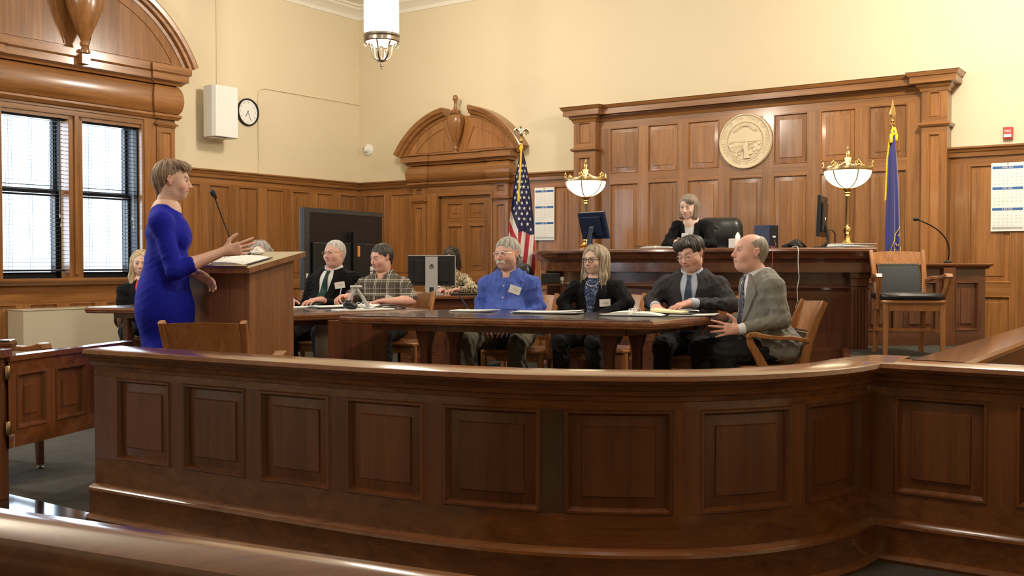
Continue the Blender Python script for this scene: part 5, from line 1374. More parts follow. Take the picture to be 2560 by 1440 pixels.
# 1 the woman speaking at the lectern, standing, turned to the right
def woman_extras(a):
    HM = a['HM']; root = a['root']
    for s in (1, -1):
        mb = MB().mat('brass_a'); c = HM @ Vector((s * .080, -.006, -.050)); mb.tube([c + Vector((0, .017 * math.sin(k * PI / 9), .017 * math.cos(k * PI / 9))) for k in range(19)], .0012, 5); mb.build('hoop_earring', root)
def woman_hair(a):
    c1, c2 = (.085, .050, .034), (.42, .30, .195)
    P = [ell((0, -.022, .050), (.082, .098, .080), .01), ell((0, -.045, .030), (.070, .076, .072), .03), cap((0, -.066, -.02), (0, -.050, -.100), .050, .034, .03),
         ell((-.02, .055, .088), (.060, .055, .032), .02), ell((0, .0, .095), (.070, .085, .040), .02)]
    P.append(ell((.0, .125, -.020), (.088, .085, .088), .010, f=-1))
    for s in (-1, 1): P += [ell((s * .092, .030, -.040), (.034, .045, .060), .012, f=-1), ell((s * .094, -.008, -.022), (.026, .022, .040), .008, f=-1)]
    hairvol(a, P, c1, c2, amp=.0028, fz=.4)
    L = []; r = a['rng']
    for k in range(90):
        x0 = r.uniform(-.06, .03); y0 = r.uniform(-.05, .05); s = 1 if r.rand() < .75 else -1; sw = r.uniform(.02, .05)
        pts = []
        for i in range(7):
            t = i / 6; an = (x0 + s * t * sw * 2.2) / .085; yy = y0 + t * r.uniform(.03, .05) + t * .02
            pts.append((.086 * math.sin(an), yy, .050 + .087 * math.cos(an) * math.sqrt(max(.05, 1 - ((yy + .022) / .112) ** 2)) + .002))
        L.append(pts)
    locks(a, L, c1, c2, r=.0034, seg=5)
    L = []
    for k in range(26):
        x0 = r.uniform(-.055, .045); z0 = .105 + r.uniform(-.01, .005)
        L.append([(x0 - .02, .02, z0 + .022), (x0, .055, z0 + .008), (x0 + .008, .080, z0 - .012), (x0 + .016, .092, z0 - .032), (x0 + .022, .092, z0 - .046)])
    locks(a, L, c1, c2, r=.0042, seg=5, name='fringe')
person('woman with short light hair in a royal blue dress, standing and gesturing at the lectern', (-1.88, 5.665), yawto(1.0, .20), top=1.658, skin='fair',
       standing=True, upper='dress', uppermat='bluedress', sleeve='threeq', shw=.158, bodyk=.86, head=(.02, .02, 0), neckx=0,
       face=dict(hs=.88, jaw=.92, lip=(.55, .17, .14), brow=(.20, .12, .08), smile=.6, nose=.95, look=(.3, 0)),
       pose=dict(SR=(.140, -.01, 1.315), SL=(-.14, .0, 1.32), ER=(.19, .065, 1.06), WR=(.13, .315, 1.165), HR=dict(d=(-.05, .96, .16), n=(.75, -.15, -.2), curl=(.15, .25, .38, .5), spread=.20, thumb=(.55, .1), sc=.92),
                 EL=(-.195, -.02, 1.08), WL=(-.03, .15, 1.045), HL=dict(d=(.35, .80, -.45), n=(-.6, .1, .6), curl=(.3, .35, .4, .45), sc=.92)),
       extras=dict(skirt=[ell((0, .015, 1.27), (.125, .100, .085), .04), ell((.055, .085, 1.235), (.055, .042, .055), .04), ell((-.055, .085, 1.235), (.055, .042, .055), .04),
                          ell((0, .0, 1.08), (.125, .108, .13), .06), ell((0, -.02, .92), (.155, .122, .16), .07), ell((0, -.045, .86), (.13, .082, .11), .06), ell((0, .005, .84), (.158, .115, .16), .06),
                          cap((0, -.01, .82), (0, .01, .52), .150, .122, .06), ell((.05, .005, .60), (.12, .11, .12), .05), ell((-.05, .005, .60), (.12, .11, .12), .05)], fn=woman_extras), hairfn=woman_hair)
# 2 smiling blonde woman by the radiator
def longhair(c1, c2, length=.30, side=.068, front=True, part=.0, curl=.012, n=110, vol=.0, dark=None, lockr=.0065):
    def fn(a):
        r = a['rng']
        P = [ell((0, -.018, .044), (.088 + vol, .104 + vol, .088 + vol), .01)]
        ln = length
        for s in (-1, 1):
            P += [cap((s * (side + .004), .006, .03), (s * (side + .014), .000, -.13), .024, .030, .03), cap((s * (side + .014), -.0, -.13), (s * (side + .016), .02, .05 - ln), .030, .020, .03),
                  cap((s * .045, -.055, .0), (s * .058, -.055, .06 - ln), .042, .030, .04)]
        P.append(cap((0, -.075, .0), (0, -.065, .06 - ln), .045, .035, .04))
        P.append(ell((0, .132, -.012), (.072, .116, .112), .012, f=-1)); P.append(ell((0, .11, -.16), (.058, .10, .10), .02, f=-1))
        hairvol(a, P, c1, c2, amp=.0034, vox=.0045, fz=.35)
        L = []
        for k in range(n):
            s = 1 if k % 2 else -1; t0 = r.uniform(-.92, .42); x = part; ph = r.rand() * 6; out = r.uniform(.0, .014)
            yb = -.018 + .075 * t0; pts = []
            rx = .090 + vol; ry = math.sqrt(max(.1, 1 - ((yb + .018) / (.106 + vol)) ** 2))
            for i in range(4): an = s * (.08 + i * .40); pts.append((part + rx * ry * math.sin(an) + s * .002, yb * (1 + .03 * i) - .008 * i * (t0 < .2), .044 + (.090 + vol) * ry * math.cos(an) + .002))
            zb = pts[-1][2]; xs = max(abs(pts[-1][0]), side + .018) ; e = ln * r.uniform(.72, 1.08)
            m = 9
            for i in range(1, m + 1):
                t = i / m; pts.append((s * (xs + out + curl * .5 * math.sin(t * 9 + ph) * t), yb * (1 - .3 * t) + (.015 + .045 * max(0, t0)) * t * (t0 > -.3) + curl * math.cos(t * 9 + ph) * t, zb - (e + zb - .05) * t))
            L.append(pts)
        locks(a, L, c1, c2, r=lockr)
    return fn
def open_neck(a, mat='skin', w=.05, d=.14):
    pass
def blonde_extras(a):
    suitfront(a, shirt='redtop', tie=None, lapel='blackcloth', vw=.054, depth=.30, lap=.045, topk=1.0)
person('smiling blonde woman in a black blazer over a coral top, seated by the radiator', (-3.27, 9.17), yawto(.36, -.93), top=1.212, skin='fair', upper='jacket', uppermat='blackcloth', bodyk=.84, shw=.165,
       head=(.10, .05, -.03), face=dict(hs=.90, jaw=.95, smile=1, teeth=True, lip=(.55, .2, .17), brow=(.3, .2, .12)), hairfn=longhair((.28, .19, .10), (.72, .58, .38), length=.235, curl=.016, n=90), extras=dict(fn=blonde_extras),
       pose=dict(WR=(.07, .28, .72), WL=(-.06, .29, .72), HR=dict(d=(-.6, .8, 0), n=(0, .1, 1)), HL=dict(d=(.6, .8, 0), n=(0, .1, 1))), hq=.0045)
# 3 the grey hair behind the lectern
person('person seated behind the lectern, only the top of their grey hair showing', (-2.16, 8.95), yawto(.05, -1), top=1.292, skin='fair', upper='jacket', uppermat='darktrouser', bodyk=.9, hq=.006,
       hairfn=longhair((.17, .15, .14), (.55, .52, .50), length=.18, curl=.006, n=70, part=.01), pose=dict(hideR=1, hideL=1))
# 4 black suit, green tie
def bs_extras(a):
    collar(a, 'whiteshirt', open_=.30, tip=.05)
    suitfront(a, 'whiteshirt', 'greentie', 'blackcloth', vw=.060, depth=.36, tiew=.038, lap=.055)
    badge(a, -.175, a['zt'] - .085, .085, .055, rot=.15)
    glasses(a, 'brass_a', w=.048, h=.030)
person('white-haired man with glasses in a black suit and dark green tie, seated', (-1.60, 8.90), yawto(-.25, -.97), top=1.300, skin='pink', upper='suit', uppermat='blackcloth', bodyk=1.12, belly=1.0, shw=.205, lean=(-.07, -.03), tiltx=.01,
       head=(.30, -.06, .04), face=dict(fat=1.0, jaw=1.12, w=1.03, brow=(.45, .40, .36), lip=(.42, .17, .14), nose=1.05, open=.36, look=(.2, .2)), hairfn=shortcut((.30, .29, .27), (.70, .68, .64), line=.070, th=.006, side=.0),
       extras=dict(fn=bs_extras), pose=dict(WR=(.15, .36, .80), WL=(-.12, .34, .80), HR=dict(d=(-.4, .9, -.05), n=(0, .1, 1)), HL=dict(d=(.5, .8, -.05), n=(0, .1, 1))), hq=.0042)
# 5 plaid shirt
def plaid_extras(a):
    collar(a, 'plaid', r=.074, open_=.40, tip=.085, h=.040, flare=.026)
    a['strip']('undershirt', a['rowsof']([(a['nb'].x - .030, a['nb'].z + .0), (a['nb'].x - .004, a['nb'].z - .050)], [(a['nb'].x + .030, a['nb'].z + .0), (a['nb'].x + .004, a['nb'].z - .050)], 6), 'whiteshirt', off=.003, n=4)
    a['strip']('button_band', a['rowsof']([(a['cx'](0) - .014, a['zt'] - .02), (a['cx'](.5) - .014, a['zt'] - .36)], [(a['cx'](0) + .014, a['zt'] - .02), (a['cx'](.5) + .014, a['zt'] - .36)], 12), 'plaid', off=.004, n=3)
    for s in (-1, 1):
        a['strip']('pocket_flap', a['rowsof']([(s * .085 - .058, a['zt'] - .135), (s * .085 - .056, a['zt'] - .172)], [(s * .085 + .058, a['zt'] - .135), (s * .085 + .056, a['zt'] - .172)], 4), 'plaid', off=.009, n=6)
    badge(a, -.085, a['zt'] - .165, .080, .060, rot=-.3, off=.014)
    root = a['root']; w = a['WR']['R']; mb = MB().mat('silver'); p = w + Vector((-.015, .090, .0)); mb.tube([p + Vector((.012, .0, -.042)), p + Vector((-.002, -.03, .085))], .0042, 8); tag(mb.build('pen', root, smooth=40), 'silver pen held upright in the writing hand')
person('dark-haired man in a brown plaid short-sleeved shirt, seated and writing', (-1.07, 8.78), yawto(-.22, -.97), top=1.265, skin='pink', upper='shirt', uppermat='plaid', sleeve='short', bodyk=1.08, belly=.7, shw=.20, lean=(.01, .02),
       head=(.55, .16, 0), face=dict(fat=.5, jaw=1.08, brow=(.10, .06, .045), nose=1.0, open=.32, look=(.2, -.6)), hairfn=shortcut((.018, .014, .012), (.075, .058, .048), line=.060, th=.008, side=-.004),
       extras=dict(fn=plaid_extras), pose=dict(ER=(.27, .12, .80), WR=(.24, .36, .82), HR=dict(d=(.1, .9, -.1), n=(.55, -.1, .75), curl=(.75, .85, .95, 1.0), thumb=(.35, .35)), EL=(-.26, .08, .79), WL=(-.13, .32, .79), HL=dict(d=(.8, .5, 0), n=(0, 0, 1))), hq=.0042)
# 6 the reporter
person('dark-haired woman in a spotted blouse, head bent behind the flat monitor', (-.70, 11.97), yawto(-.10, -1), top=1.275, skin='fair', upper='blouse', uppermat='leopard', bodyk=.88, shw=.175,
       head=(.12, .40, .05), face=dict(hs=.90, jaw=.9, brow=(.05, .03, .02), look=(0, -.5)), hairfn=longhair((.015, .010, .008), (.085, .050, .035), length=.20, curl=.005, n=80, part=-.01, vol=.004),
       pose=dict(ER=(.24, .10, .82), WR=(.04, .33, .80), HR=dict(d=(.3, .95, 0), n=(0, 0, 1), curl=(.4, .45, .5, .55)), EL=(-.29, .10, .80), WL=(-.12, .33, .80), HL=dict(d=(.55, .8, 0), n=(0, 0, 1), curl=(.3, .35, .4, .45))), hq=.0050)
# 7 the man with the moustache
def must_extras(a):
    HM = a['HM']; r = a['rng']; L = []
    for k in range(110):
        x = r.uniform(-.032, .032); s = 1 if x > 0 else -1; z = -.044 + r.uniform(-.003, .005); y = .094 - abs(x) * .32
        L.append([(x * .8, y, z), (x * .95 + s * .004, y + .006, z - .009), (x * 1.1 + s * .007, y + .003 - abs(x) * .05, z - .019 - abs(x) * .30)])
    locks(a, L, (.42, .38, .32), (.82, .78, .70), r=.0035, seg=5, name='moustache')
    glasses(a, 'steel', w=.047, h=.033, r=.0010, y=.103)
    collar(a, 'blueshirt', r=.074, open_=.46, tip=.095, h=.044, flare=.026)
    z0 = a['zt']; c = a['cx']; nb = a['nb']
    a['strip']('button_band', a['rowsof']([(nb.x - .016, z0 - .02), (nb.x - .018, z0 - .42)], [(nb.x + .016, z0 - .02), (nb.x + .018, z0 - .42)], 14), 'blueshirt', off=.0045, n=4)
    mbs = None
    for k in range(4):
        p = a['proj'](nb.x + .0, z0 - .055 - .088 * k, .009); mb = MB().mat('white'); mb.lathe([(.0058, 0), (.0060, .0012), (.004, .002)], T=Matrix.Translation(p) @ Matrix.Rotation(-PI / 2, 4, 'X'), seg=10); o = mb.build('button', a['root'])
    a['strip']('chest_pocket', a['rowsof']([(-.135, z0 - .115), (-.130, z0 - .225)], [(-.035, z0 - .115), (-.04, z0 - .225)], 8), 'blueshirt', off=.006, n=6)
    badge(a, -.085, z0 - .085, .088, .060, rot=-.28, off=.012)
def must_hair(a):
    shortcut((.16, .145, .125), (.56, .53, .48), line=.064, th=.012, side=.004, nape=-.065, amp=.003)(a)
    r = a['rng']; L = []
    for k in range(70):
        an = r.uniform(-1.5, 1.5); x = .080 * math.sin(an); y = -.02 - .085 * math.cos(an) * (abs(an) < 1.7); z = r.uniform(-.05, .0)
        L.append([(x * .95, y * .95, z + .03), (x * 1.05, y * 1.05, z), (x * 1.16, y * 1.13, z - .018), (x * 1.28, y * 1.20 , z - .022), (x * 1.30, y * 1.22, z - .010)])
    locks(a, L, (.16, .145, .125), (.56, .53, .48), r=.005, seg=5)
person('white-haired man with a moustache and glasses in a bright blue shirt, seated', (-.015, 7.88), yawto(-.30, -.95), top=1.292, skin='pink', upper='shirt', uppermat='blueshirt', lowermat='khaki', bodyk=1.08, belly=1.2, shw=.20, lean=(0, .03),
       head=(.32, .02, .02), face=dict(hs=.98, fat=1.0, jaw=1.22, w=1.12, nose=1.12, open=.38, brow=(.40, .33, .27), mustache=True, look=(.5, .1)), hairfn=must_hair, extras=dict(fn=must_extras),
       pose=dict(ER=(.225, .03, .76), WR=(.13, .26, .66), HR=dict(d=(-.5, .7, -.3), n=(.2, .3, .8)), EL=(-.235, .03, .76), WL=(-.13, .26, .66), HL=dict(d=(.5, .7, -.3), n=(-.2, .3, .8)), KR=(.20, .43, .53), KL=(-.20, .43, .53)))
# 8 long-haired woman with glasses
def bw_extras(a):
    suitfront(a, shirt='floral', tie=None, lapel='blackcloth', vw=.062, depth=.34, lap=.045)
    glasses(a, 'blackm', w=.050, h=.034, r=.0021, y=.103, z=.002, round_=2.4)
    badge(a, -.105, a['zt'] - .150, .085, .055, rot=.03, off=.014)
    nb = a['nb']; mb = MB().mat('white'); mb.tube([a['proj'](nb.x + .055 * math.sin(t), nb.z - .012 - .058 * math.cos(t), .006) for t in [-1.2 + 2.4 * i / 16 for i in range(17)]], .0028, 6); tag(mb.build('necklace', a['root'], smooth=60), 'pale beaded necklace')
person('long-haired blonde woman with dark-rimmed glasses in a black blazer and navy print blouse', (.645, 7.95), yawto(-.42, -.90), top=1.236, skin='pale', upper='jacket', uppermat='blackcloth', bodyk=.98, belly=.3, shw=.185, hunch=.025,
       head=(.26, -.02, .02), face=dict(hs=.92, jaw=.96, lip=(.55, .22, .19), brow=(.25, .17, .11), smile=.3, nose=.95, look=(.4, .1)), hairfn=longhair((.17, .125, .080), (.50, .40, .28), length=.335, curl=.018, n=150, part=.012, vol=.004),
       extras=dict(fn=bw_extras), pose=dict(WR=(.05, .28, .66), WL=(-.05, .29, .67), HR=dict(d=(-.7, .6, 0), n=(0, .2, 1)), HL=dict(d=(.7, .6, 0), n=(0, .2, 1)), ER=(.25, .05, .80), EL=(-.27, .05, .80)))
# 9 dark grey suit, looking down at his papers
def sm_extras(a):
    collar(a, 'paleshirt', open_=.30, tip=.06, h=.045)
    suitfront(a, 'paleshirt', 'tie_navy', 'navysuit', vw=.066, depth=.36, tiew=.036, lap=.06)
    glasses(a, 'steel', w=.047, h=.030, r=.0012, y=.103, z=.000)
    for nm in 'RL':
        w = a['WR'][nm]; e = a['EL'][nm]; d = (w - e).normalized(); mb = MB().mat('paleshirt'); mb.tube([w - d * .06, w - d * .03, w + d * .002], [.036, .037, .033], 16); mb.build('shirt_cuff', a['root'], smooth=60)
    w = a['WR']['L']; mb = MB().mat('steel'); mb.tube([w + Vector((.023 * math.cos(t) , 0.004, .023 * math.sin(t))) for t in [2 * PI * i / 14 for i in range(15)]], .004, 6); mb.build('wristwatch', a['root'])
    mb = MB().mat('brass'); h_ = w; 
bangs = [ell((.0, .060, .085), (.068, .050, .034), .02), ell((.025, .083, .060), (.045, .022, .026), .02), ell((-.030, .080, .066), (.035, .022, .020), .02)]
def sm_hair(a):
    c1, c2 = (.012, .010, .010), (.075, .062, .055)
    P = [ell((0, -.016, .046), (.088, .104, .088), .01), cap((0, -.070, .0), (0, -.060, -.05), .055, .046, .03)] + [ell((s * .050, -.01, .06), (.045, .085, .06), .02) for s in (-1, 1)]
    P.append(ell((0, .128, -.045), (.078, .078, .100), .010, f=-1)); P += [ell((.020, .058, .094), (.060, .046, .028), .02), ell((.034, .080, .074), (.040, .022, .020), .02), ell((-.030, .074, .082), (.034, .022, .018), .02)]
    for s in (-1, 1): P += [ell((s * .096, .020, -.035), (.030, .040, .050), .012, f=-1), ell((s * .098, -.012, -.016), (.028, .022, .036), .008, f=-1)]
    P.append(cap((-.1, -.045, -.105), (.1, -.045, -.105), .05, .05, .01, f=-1)); P.append(ell((-.050, .112, .040), (.050, .050, .038), .012, f=-1))
    hairvol(a, P, c1, c2, amp=.003, fz=.5)
person('dark-haired man with glasses in a charcoal suit and navy tie, looking down at papers', (1.30, 7.45), yawto(-.36, -.93), top=1.292, skin='pink', upper='suit', uppermat='navysuit', lowermat='darktrouser', bodyk=1.14, belly=.8, shw=.21, lean=(.0, .05),
       head=(.36, .28, .12), face=dict(hs=1.0, fat=.9, jaw=1.14, w=1.05, shut=True, brow=(.06, .04, .03), lip=(.45, .15, .13), nose=1.0), hairfn=sm_hair, extras=dict(fn=sm_extras),
       pose=dict(ER=(.27, .14, .83), WR=(.17, .44, .80), HR=dict(d=(-.25, .9, -.15), n=(.1, .1, 1), curl=(.3, .35, .4, .5)), EL=(-.29, .13, .81), WL=(-.06, .42, .830), HL=dict(d=(.72, .62, -.22), n=(-.1, .12, 1), curl=(.28, .32, .38, .5), spread=.14)))
# 10 bald man in the grey jacket, in profile
def gm_extras(a):
    collar(a, 'whiteshirt', open_=.25, tip=.06, h=.048)
    suitfront(a, 'whiteshirt', 'tie_dark', 'tweed', vw=.060, depth=.36, tiew=.036, lap=.058)
    for nm in 'RL':
        w = a['WR'][nm]; e = a['EL'][nm]; d = (w - e).normalized(); mb = MB().mat('whiteshirt'); mb.tube([w - d * .06, w - d * .025, w + d * .004], [.036, .038, .034], 16); mb.build('shirt_cuff', a['root'], smooth=60)
    mb = MB().mat('blackm'); p = a['WR']['L'].lerp(a['EL']['L'], .13)
    for k in range(2):
        q = a['WR']['L'].lerp(a['EL']['L'], .16 + .06 * k) + Vector((-.045, .0, -.025)); mb = MB().mat('blackm'); mb.lathe([(.006, 0), (.006, .003), (.003, .004)], T=Matrix.Translation(q) @ Matrix.Rotation(-PI / 2, 4, 'Y'), seg=10); mb.build('cuff_button', a['root'])
person('balding man in a grey tweed jacket seated side-on at the right end of the table', (1.71, 6.80), yawto(-.97, -.20), top=1.300, skin='pink', upper='suit', uppermat='tweed', lowermat='darktrouser', bodyk=1.12, belly=.6, shw=.20, lean=(0, .11),
       head=(-.02, -.14, 0), face=dict(hs=1.05, fat=.6, jaw=1.05, w=1.02, nose=1.06, open=.30, brow=(.42, .30, .22), lip=(.50, .20, .17), look=(0, 0)), hairfn=shortcut((.19, .16, .13), (.38, .33, .28), th=.003, bald=True, line=.058, side=0.0, nape=-.06, amp=.0012),
       extras=dict(fn=gm_extras), pose=dict(SL=(-.185, .09, .955), EL=(-.232, .05, .742), WL=(-.195, .33, .680), HL=dict(d=(.05, 1, .06), n=(-.93, 0, .2), curl=(.10, .16, .22, .25), spread=.26, thumb=(.75, -.25)),
                                            SR=(.175, .09, .955), ER=(.235, .06, .745), WR=(.17, .31, .68), HR=dict(d=(-.3, .9, 0), n=(.5, .2, .8)), KR=(.18, .44, .53), KL=(-.17, .42, .53)))
# 11 the judge's seat: woman leaning on the bench
def jw_extras(a):
    suitfront(a, shirt='striped', tie=None, lapel='blackcloth', vw=.052, depth=.26, lap=.045, topk=1.15)
    badge(a, .062, a['zt'] - .115, .085, .052, rot=.0, off=.013)
def jw_hair(a):
    c1, c2 = (.13, .100, .078), (.34, .275, .215)
    P = [ell((0, -.020, .046), (.086, .102, .086), .01)]
    for s in (-1, 1): P += [cap((s * .066, -.004, .03), (s * .072, .002, -.095), .028, .026, .03), cap((s * .045, -.055, .0), (s * .050, -.045, -.095), .045, .036, .04)]
    P.append(cap((0, -.075, 0), (0, -.06, -.085), .045, .040, .04)); P.append(ell((0, .125, -.024), (.058, .100, .096), .014, f=-1)); P.append(ell((0, .11, -.15), (.056, .10, .07), .02, f=-1))
    P.append(ell((-.035, .060, .075), (.045, .040, .040), .02))
    hairvol(a, P, c1, c2, amp=.0026, vox=.0042, fz=.3)
person('woman with a bobbed haircut and black blazer leaning on the judge\'s bench', (1.80, 10.02), yawto(-.50, -.86), floor=.35, top=1.752, skin='pale', upper='suit', uppermat='blackcloth', bodyk=.86, shw=.168, lean=(.03, .13), hunch=.048,
       head=(.02, .14, -.08), face=dict(hs=.95, open=.40, jaw=.93, lip=(.5, .2, .17), brow=(.22, .15, .10), smile=.4, look=(.2, -.3)), hairfn=jw_hair, extras=dict(fn=jw_extras), hq=.0042,
       pose=dict(ER=(.24, .23, .925), WR=(.08, .38, .945), HR=dict(d=(-.6, .7, 0), n=(0, .1, 1)), EL=(-.22, .24, .925), WL=(-.08, .40, .945), HL=dict(d=(.6, .7, 0), n=(0, .1, 1))))
# ================================================================ wall-mounted things
def onwall(frame, x, z, off=0): return frame @ Matrix.Translation((x, -off, z))
# speaker with bracket
t = thing('wall_speaker', 'large white box loudspeaker hung on the left wall beside the clock', 'loudspeaker', mat=onwall(MA_, -2.735, 2.675, .22))
mb = MB().mat('white'); pr = [(-.19, .12), (-.215, .02), (-.208, -.06), (-.18, -.115), (.15, -.125), (.185, -.08), (.195, .02), (.17, .12)]
mb.prism(pr, 0, .635); mb.build('cabinet', t, bevel=.006)
mb = MB().mat('radiator'); mb.box(-.03, .05, .11, .22, .05, .40); mb.cbox((-.08, -.02, -.012), (.20, .10, .022)); mb.build('bracket', t, bevel=.003)
# clock
t = thing('wall_clock', 'round white wall clock with a black rim, half hidden by the loudspeaker', 'clock', mat=onwall(MA_, -2.14, 3.085, .0))
RX = Matrix.Rotation(PI / 2, 4, 'X')
mb = MB().mat('blackm'); mb.lathe([(.160, 0), (.178, .01), (.180, .03), (.172, .045), (.163, .040), (.160, .020)], T=RX, seg=40, ring=True); mb.build('rim', t, smooth=40)
mb = MB().mat('paper'); mb.lathe([(.162, .018), (.001, .0181)], T=RX, seg=40); mb.build('dial', t)
mb = MB().mat('ink')
for h in range(1, 13):
    a = PI / 2 - h * PI / 6; text(mb, str(h), .034, lambda x, y, a=a: (.128 * math.cos(a) + x, -.0195, .128 * math.sin(a) + y))
mb.build('numerals', t)
for nm, a, l, w_ in (('hour_hand', -2.15, .075, .007), ('minute_hand', -1.12, .115, .005)):
    mb = MB().mat('blackm'); mb.box(-.02, l, -.0225, -.0205, -w_ / 2, w_ / 2, T=Matrix.Rotation(-a, 4, 'Y')); mb.build(nm, t)
# dome camera
t = thing('dome_camera', 'small white round security camera on the back wall near the corner', 'camera', mat=onwall(MB_, .186, 2.77, 0))
mb = MB().mat('white'); mb.lathe([(.085, 0), (.085, .02), (.07, .035), (.052, .04), (.05, .055), (.03, .085), (.001, .092)], T=RX, seg=28); mb.build('housing', t, smooth=40)
mb = MB().mat('black'); mb.lathe([(.022, 0), (.020, .010), (.001, .014)], T=Matrix.Translation((-.03, -.070, .008)) @ Matrix.Rotation(-.5, 4, 'Z') @ RX, seg=16); mb.build('lens', t, smooth=40)
# fire alarm strobe
t = thing('fire_alarm', 'small red fire alarm strobe on the cream wall at the upper right', 'fire alarm', mat=onwall(MB_, 8.82, 2.40, 0))
mb = MB().mat('red'); mb.box(-.045, .045, -.05, 0, -.06, .06); mb.build('housing', t, bevel=.006)
mb = MB().mat('white'); mb.box(-.035, .035, -.062, -.05, -.045, -.012); mb.build('strobe', t, bevel=.004)
mb = MB().mat('paper'); text(mb, 'FIRE', .034, lambda x, y: (x, -.0512, .018 + y)); mb.build('lettering', t)
# light switch plate
t = thing('switch_plate', 'small brass switch plate on the panelling between flag and calendar', 'switch', mat=onwall(MB_, 3.075, 1.60, .026))
mb = MB().mat('brass_a'); mb.box(-.035, .035, -.008, .006, -.10, .10); mb.build('plate', t, bevel=.002)
mb = MB().mat('blackm'); mb.box(-.018, .018, -.014, -.008, -.06, .06); mb.build('switch', t)
# calendars
def calendar(mat, label):
    t = thing('wall_calendar', label, 'calendar', mat=mat); W, H = .305, .685
    mb = MB().mat('paper'); mb.box(-W / 2, W / 2, -.008, 0, -H, 0); mb.build('sheet', t)
    mb = MB().mat('brass_a'); mb.lathe([(.006, 0), (.006, .006), (.002, .008)], T=Matrix.Translation((0, -.008, -.012)) @ RX, seg=10); mb.build('hanging_eyelet', t)
    tm = MB().mat('paper'); nm = MB().mat('ink')
    for k, (mth, st, nd_) in enumerate((('APRIL 2022', 5, 30), ('MAY 2022', 0, 31), ('JUNE 2022', 3, 30))):
        z = -.035 - k * .208; MB().mat('blue_ink').box(-W / 2 + .012, W / 2 - .012, -.0092, -.008, z - .026, z).build('month_bar', t)
        text(tm, mth, .021, lambda x, y, z=z: (x, -.0096, z - .013 + y))
        for d in range(1, nd_ + 1):
            c = (st + d - 1) % 7; r = (st + d - 1) // 7
            text(nm, str(d), .0155, lambda x, y, c=c, r=r, z=z: (-W / 2 + .034 + c * .0395 + x, -.0088, z - .044 - r * .0335 + y))
    tm.build('month_names', t); nm.build('dates', t)
    mb = MB().mat('silver'); mb.box(-W / 2 + .012, W / 2 - .012, -.0088, -.008, -H + .02, -H + .042); mb.build('footer_strip', t)
    return t
calendar(onwall(MB_, 3.305, 2.085, .038), 'three-month wall calendar hanging on the panelling beside the striped flag')
calendar(onwall(MB_, 8.825, 2.105, .040), 'three-month wall calendar at the right edge, beneath the fire alarm')
# seal
t = thing('state_seal', 'large round cream relief seal with lettering mounted high on the panelled screen', 'seal', mat=onwall(MB_, 6.09, 2.493, .10))
R_ = .315
mb = MB().mat('seal'); mb.lathe([(R_, 0), (R_, .03), (R_ * .985, .042), (R_ * .955, .044), (R_ * .93, .034), (R_ * .925, .028), (.001, .027)], T=RX, seg=72); mb.build('disc', t, smooth=40)
mb = MB().mat('seal'); mb.lathe([(R_ * .69, .02), (R_ * .70, .036), (R_ * .72, .036), (R_ * .73, .02)], T=RX, seg=60, ring=True); mb.build('inner_ring', t, smooth=40)
mb = MB().mat('seal_d'); yb = -.029
def ringtext(mb, txt, r, a0, step, size, y, flip=False):
    for i, ch in enumerate(txt):
        if ch == ' ': continue
        a = a0 - i * step if not flip else a0 + i * step
        rot = a - PI / 2 if not flip else a + PI / 2
        text(mb, ch, size, lambda x, z, a=a, rot=rot: (r * math.cos(a) + x * math.cos(rot) - z * math.sin(rot), y, r * math.sin(a) + x * math.sin(rot) + z * math.cos(rot)))
ringtext(mb, 'GREAT SEAL OF THE STATE OF NEBRASKA', R_ * .825, math.radians(214), math.radians(247 / 34), .050, yb)
ringtext(mb, 'MARCH 1ST 1867', R_ * .825, math.radians(236), math.radians(68 / 13), .040, yb, True)
mb.build('lettering', t)
mb = MB().mat('seal_d')     # beaded border
for k in range(64):
    a = 2 * PI * k / 64; mb.cbox((R_ * .665 * math.cos(a), -.029, R_ * .665 * math.sin(a)), (.008, .004, .012), rot=(0, -a, 0))
mb.build('beading', t)
rel = lambda pts: [(x * R_, z * R_) for x, z in pts]
def relief(mb, pts, h, y0=.026): mb.prism([(x, z) for x, z in rel(pts)], y0, y0 + h, T=RX)
mb = MB().mat('seal'); relief(mb, [(-.62, .02), (-.50, .16), (-.30, .30), (-.16, .38), (0, .48), (.13, .40), (.30, .26), (.46, .20), (.60, .08), (.62, .0), (0, -.02)], .006); mb.build('mountains', t)
mb = MB().mat('seal')
for k in range(6): z = -.02 - .055 * k; mb.tube([(x * R_ * math.sqrt(max(.05, .40 - z * z)) * 1.0 / .62 * .62 , -.032, (z + .018 * math.sin(x * 9 + k * 2)) * R_) for x in [-.95 + 1.9 * i / 16 for i in range(17)]], .0035, 5)
mb.build('river_lines', t)
mb = MB().mat('seal'); relief(mb, [(-.62, -.12), (-.05, -.06), (-.02, -.16), (-.10, -.30), (-.30, -.42), (-.55, -.30)], .014)
for k in range(7): mb.tube([(-.06 * R_, -.042, -.12 * R_), ((-.60 + .08 * k) * R_, -.042, (-.20 - .05 * k) * R_)], .003, 5)
mb.build('wheat_field', t)
mb = MB().mat('seal'); relief(mb, [(-.02, -.06), (.10, -.05), (.14, -.16), (.10, -.22), (.16, -.40), (.28, -.44), (.28, -.48), (.16, -.50), (.20, -.62), (-.02, -.62), (.0, -.40), (-.06, -.22)], .022); mb.lathe([(.02, 0), (.022, .014), (.012, .022)], T=Matrix.Translation((.05 * R_, -.03, .0)) @ RX, seg=14); mb.build('smith_and_anvil', t)
mb = MB().mat('seal')
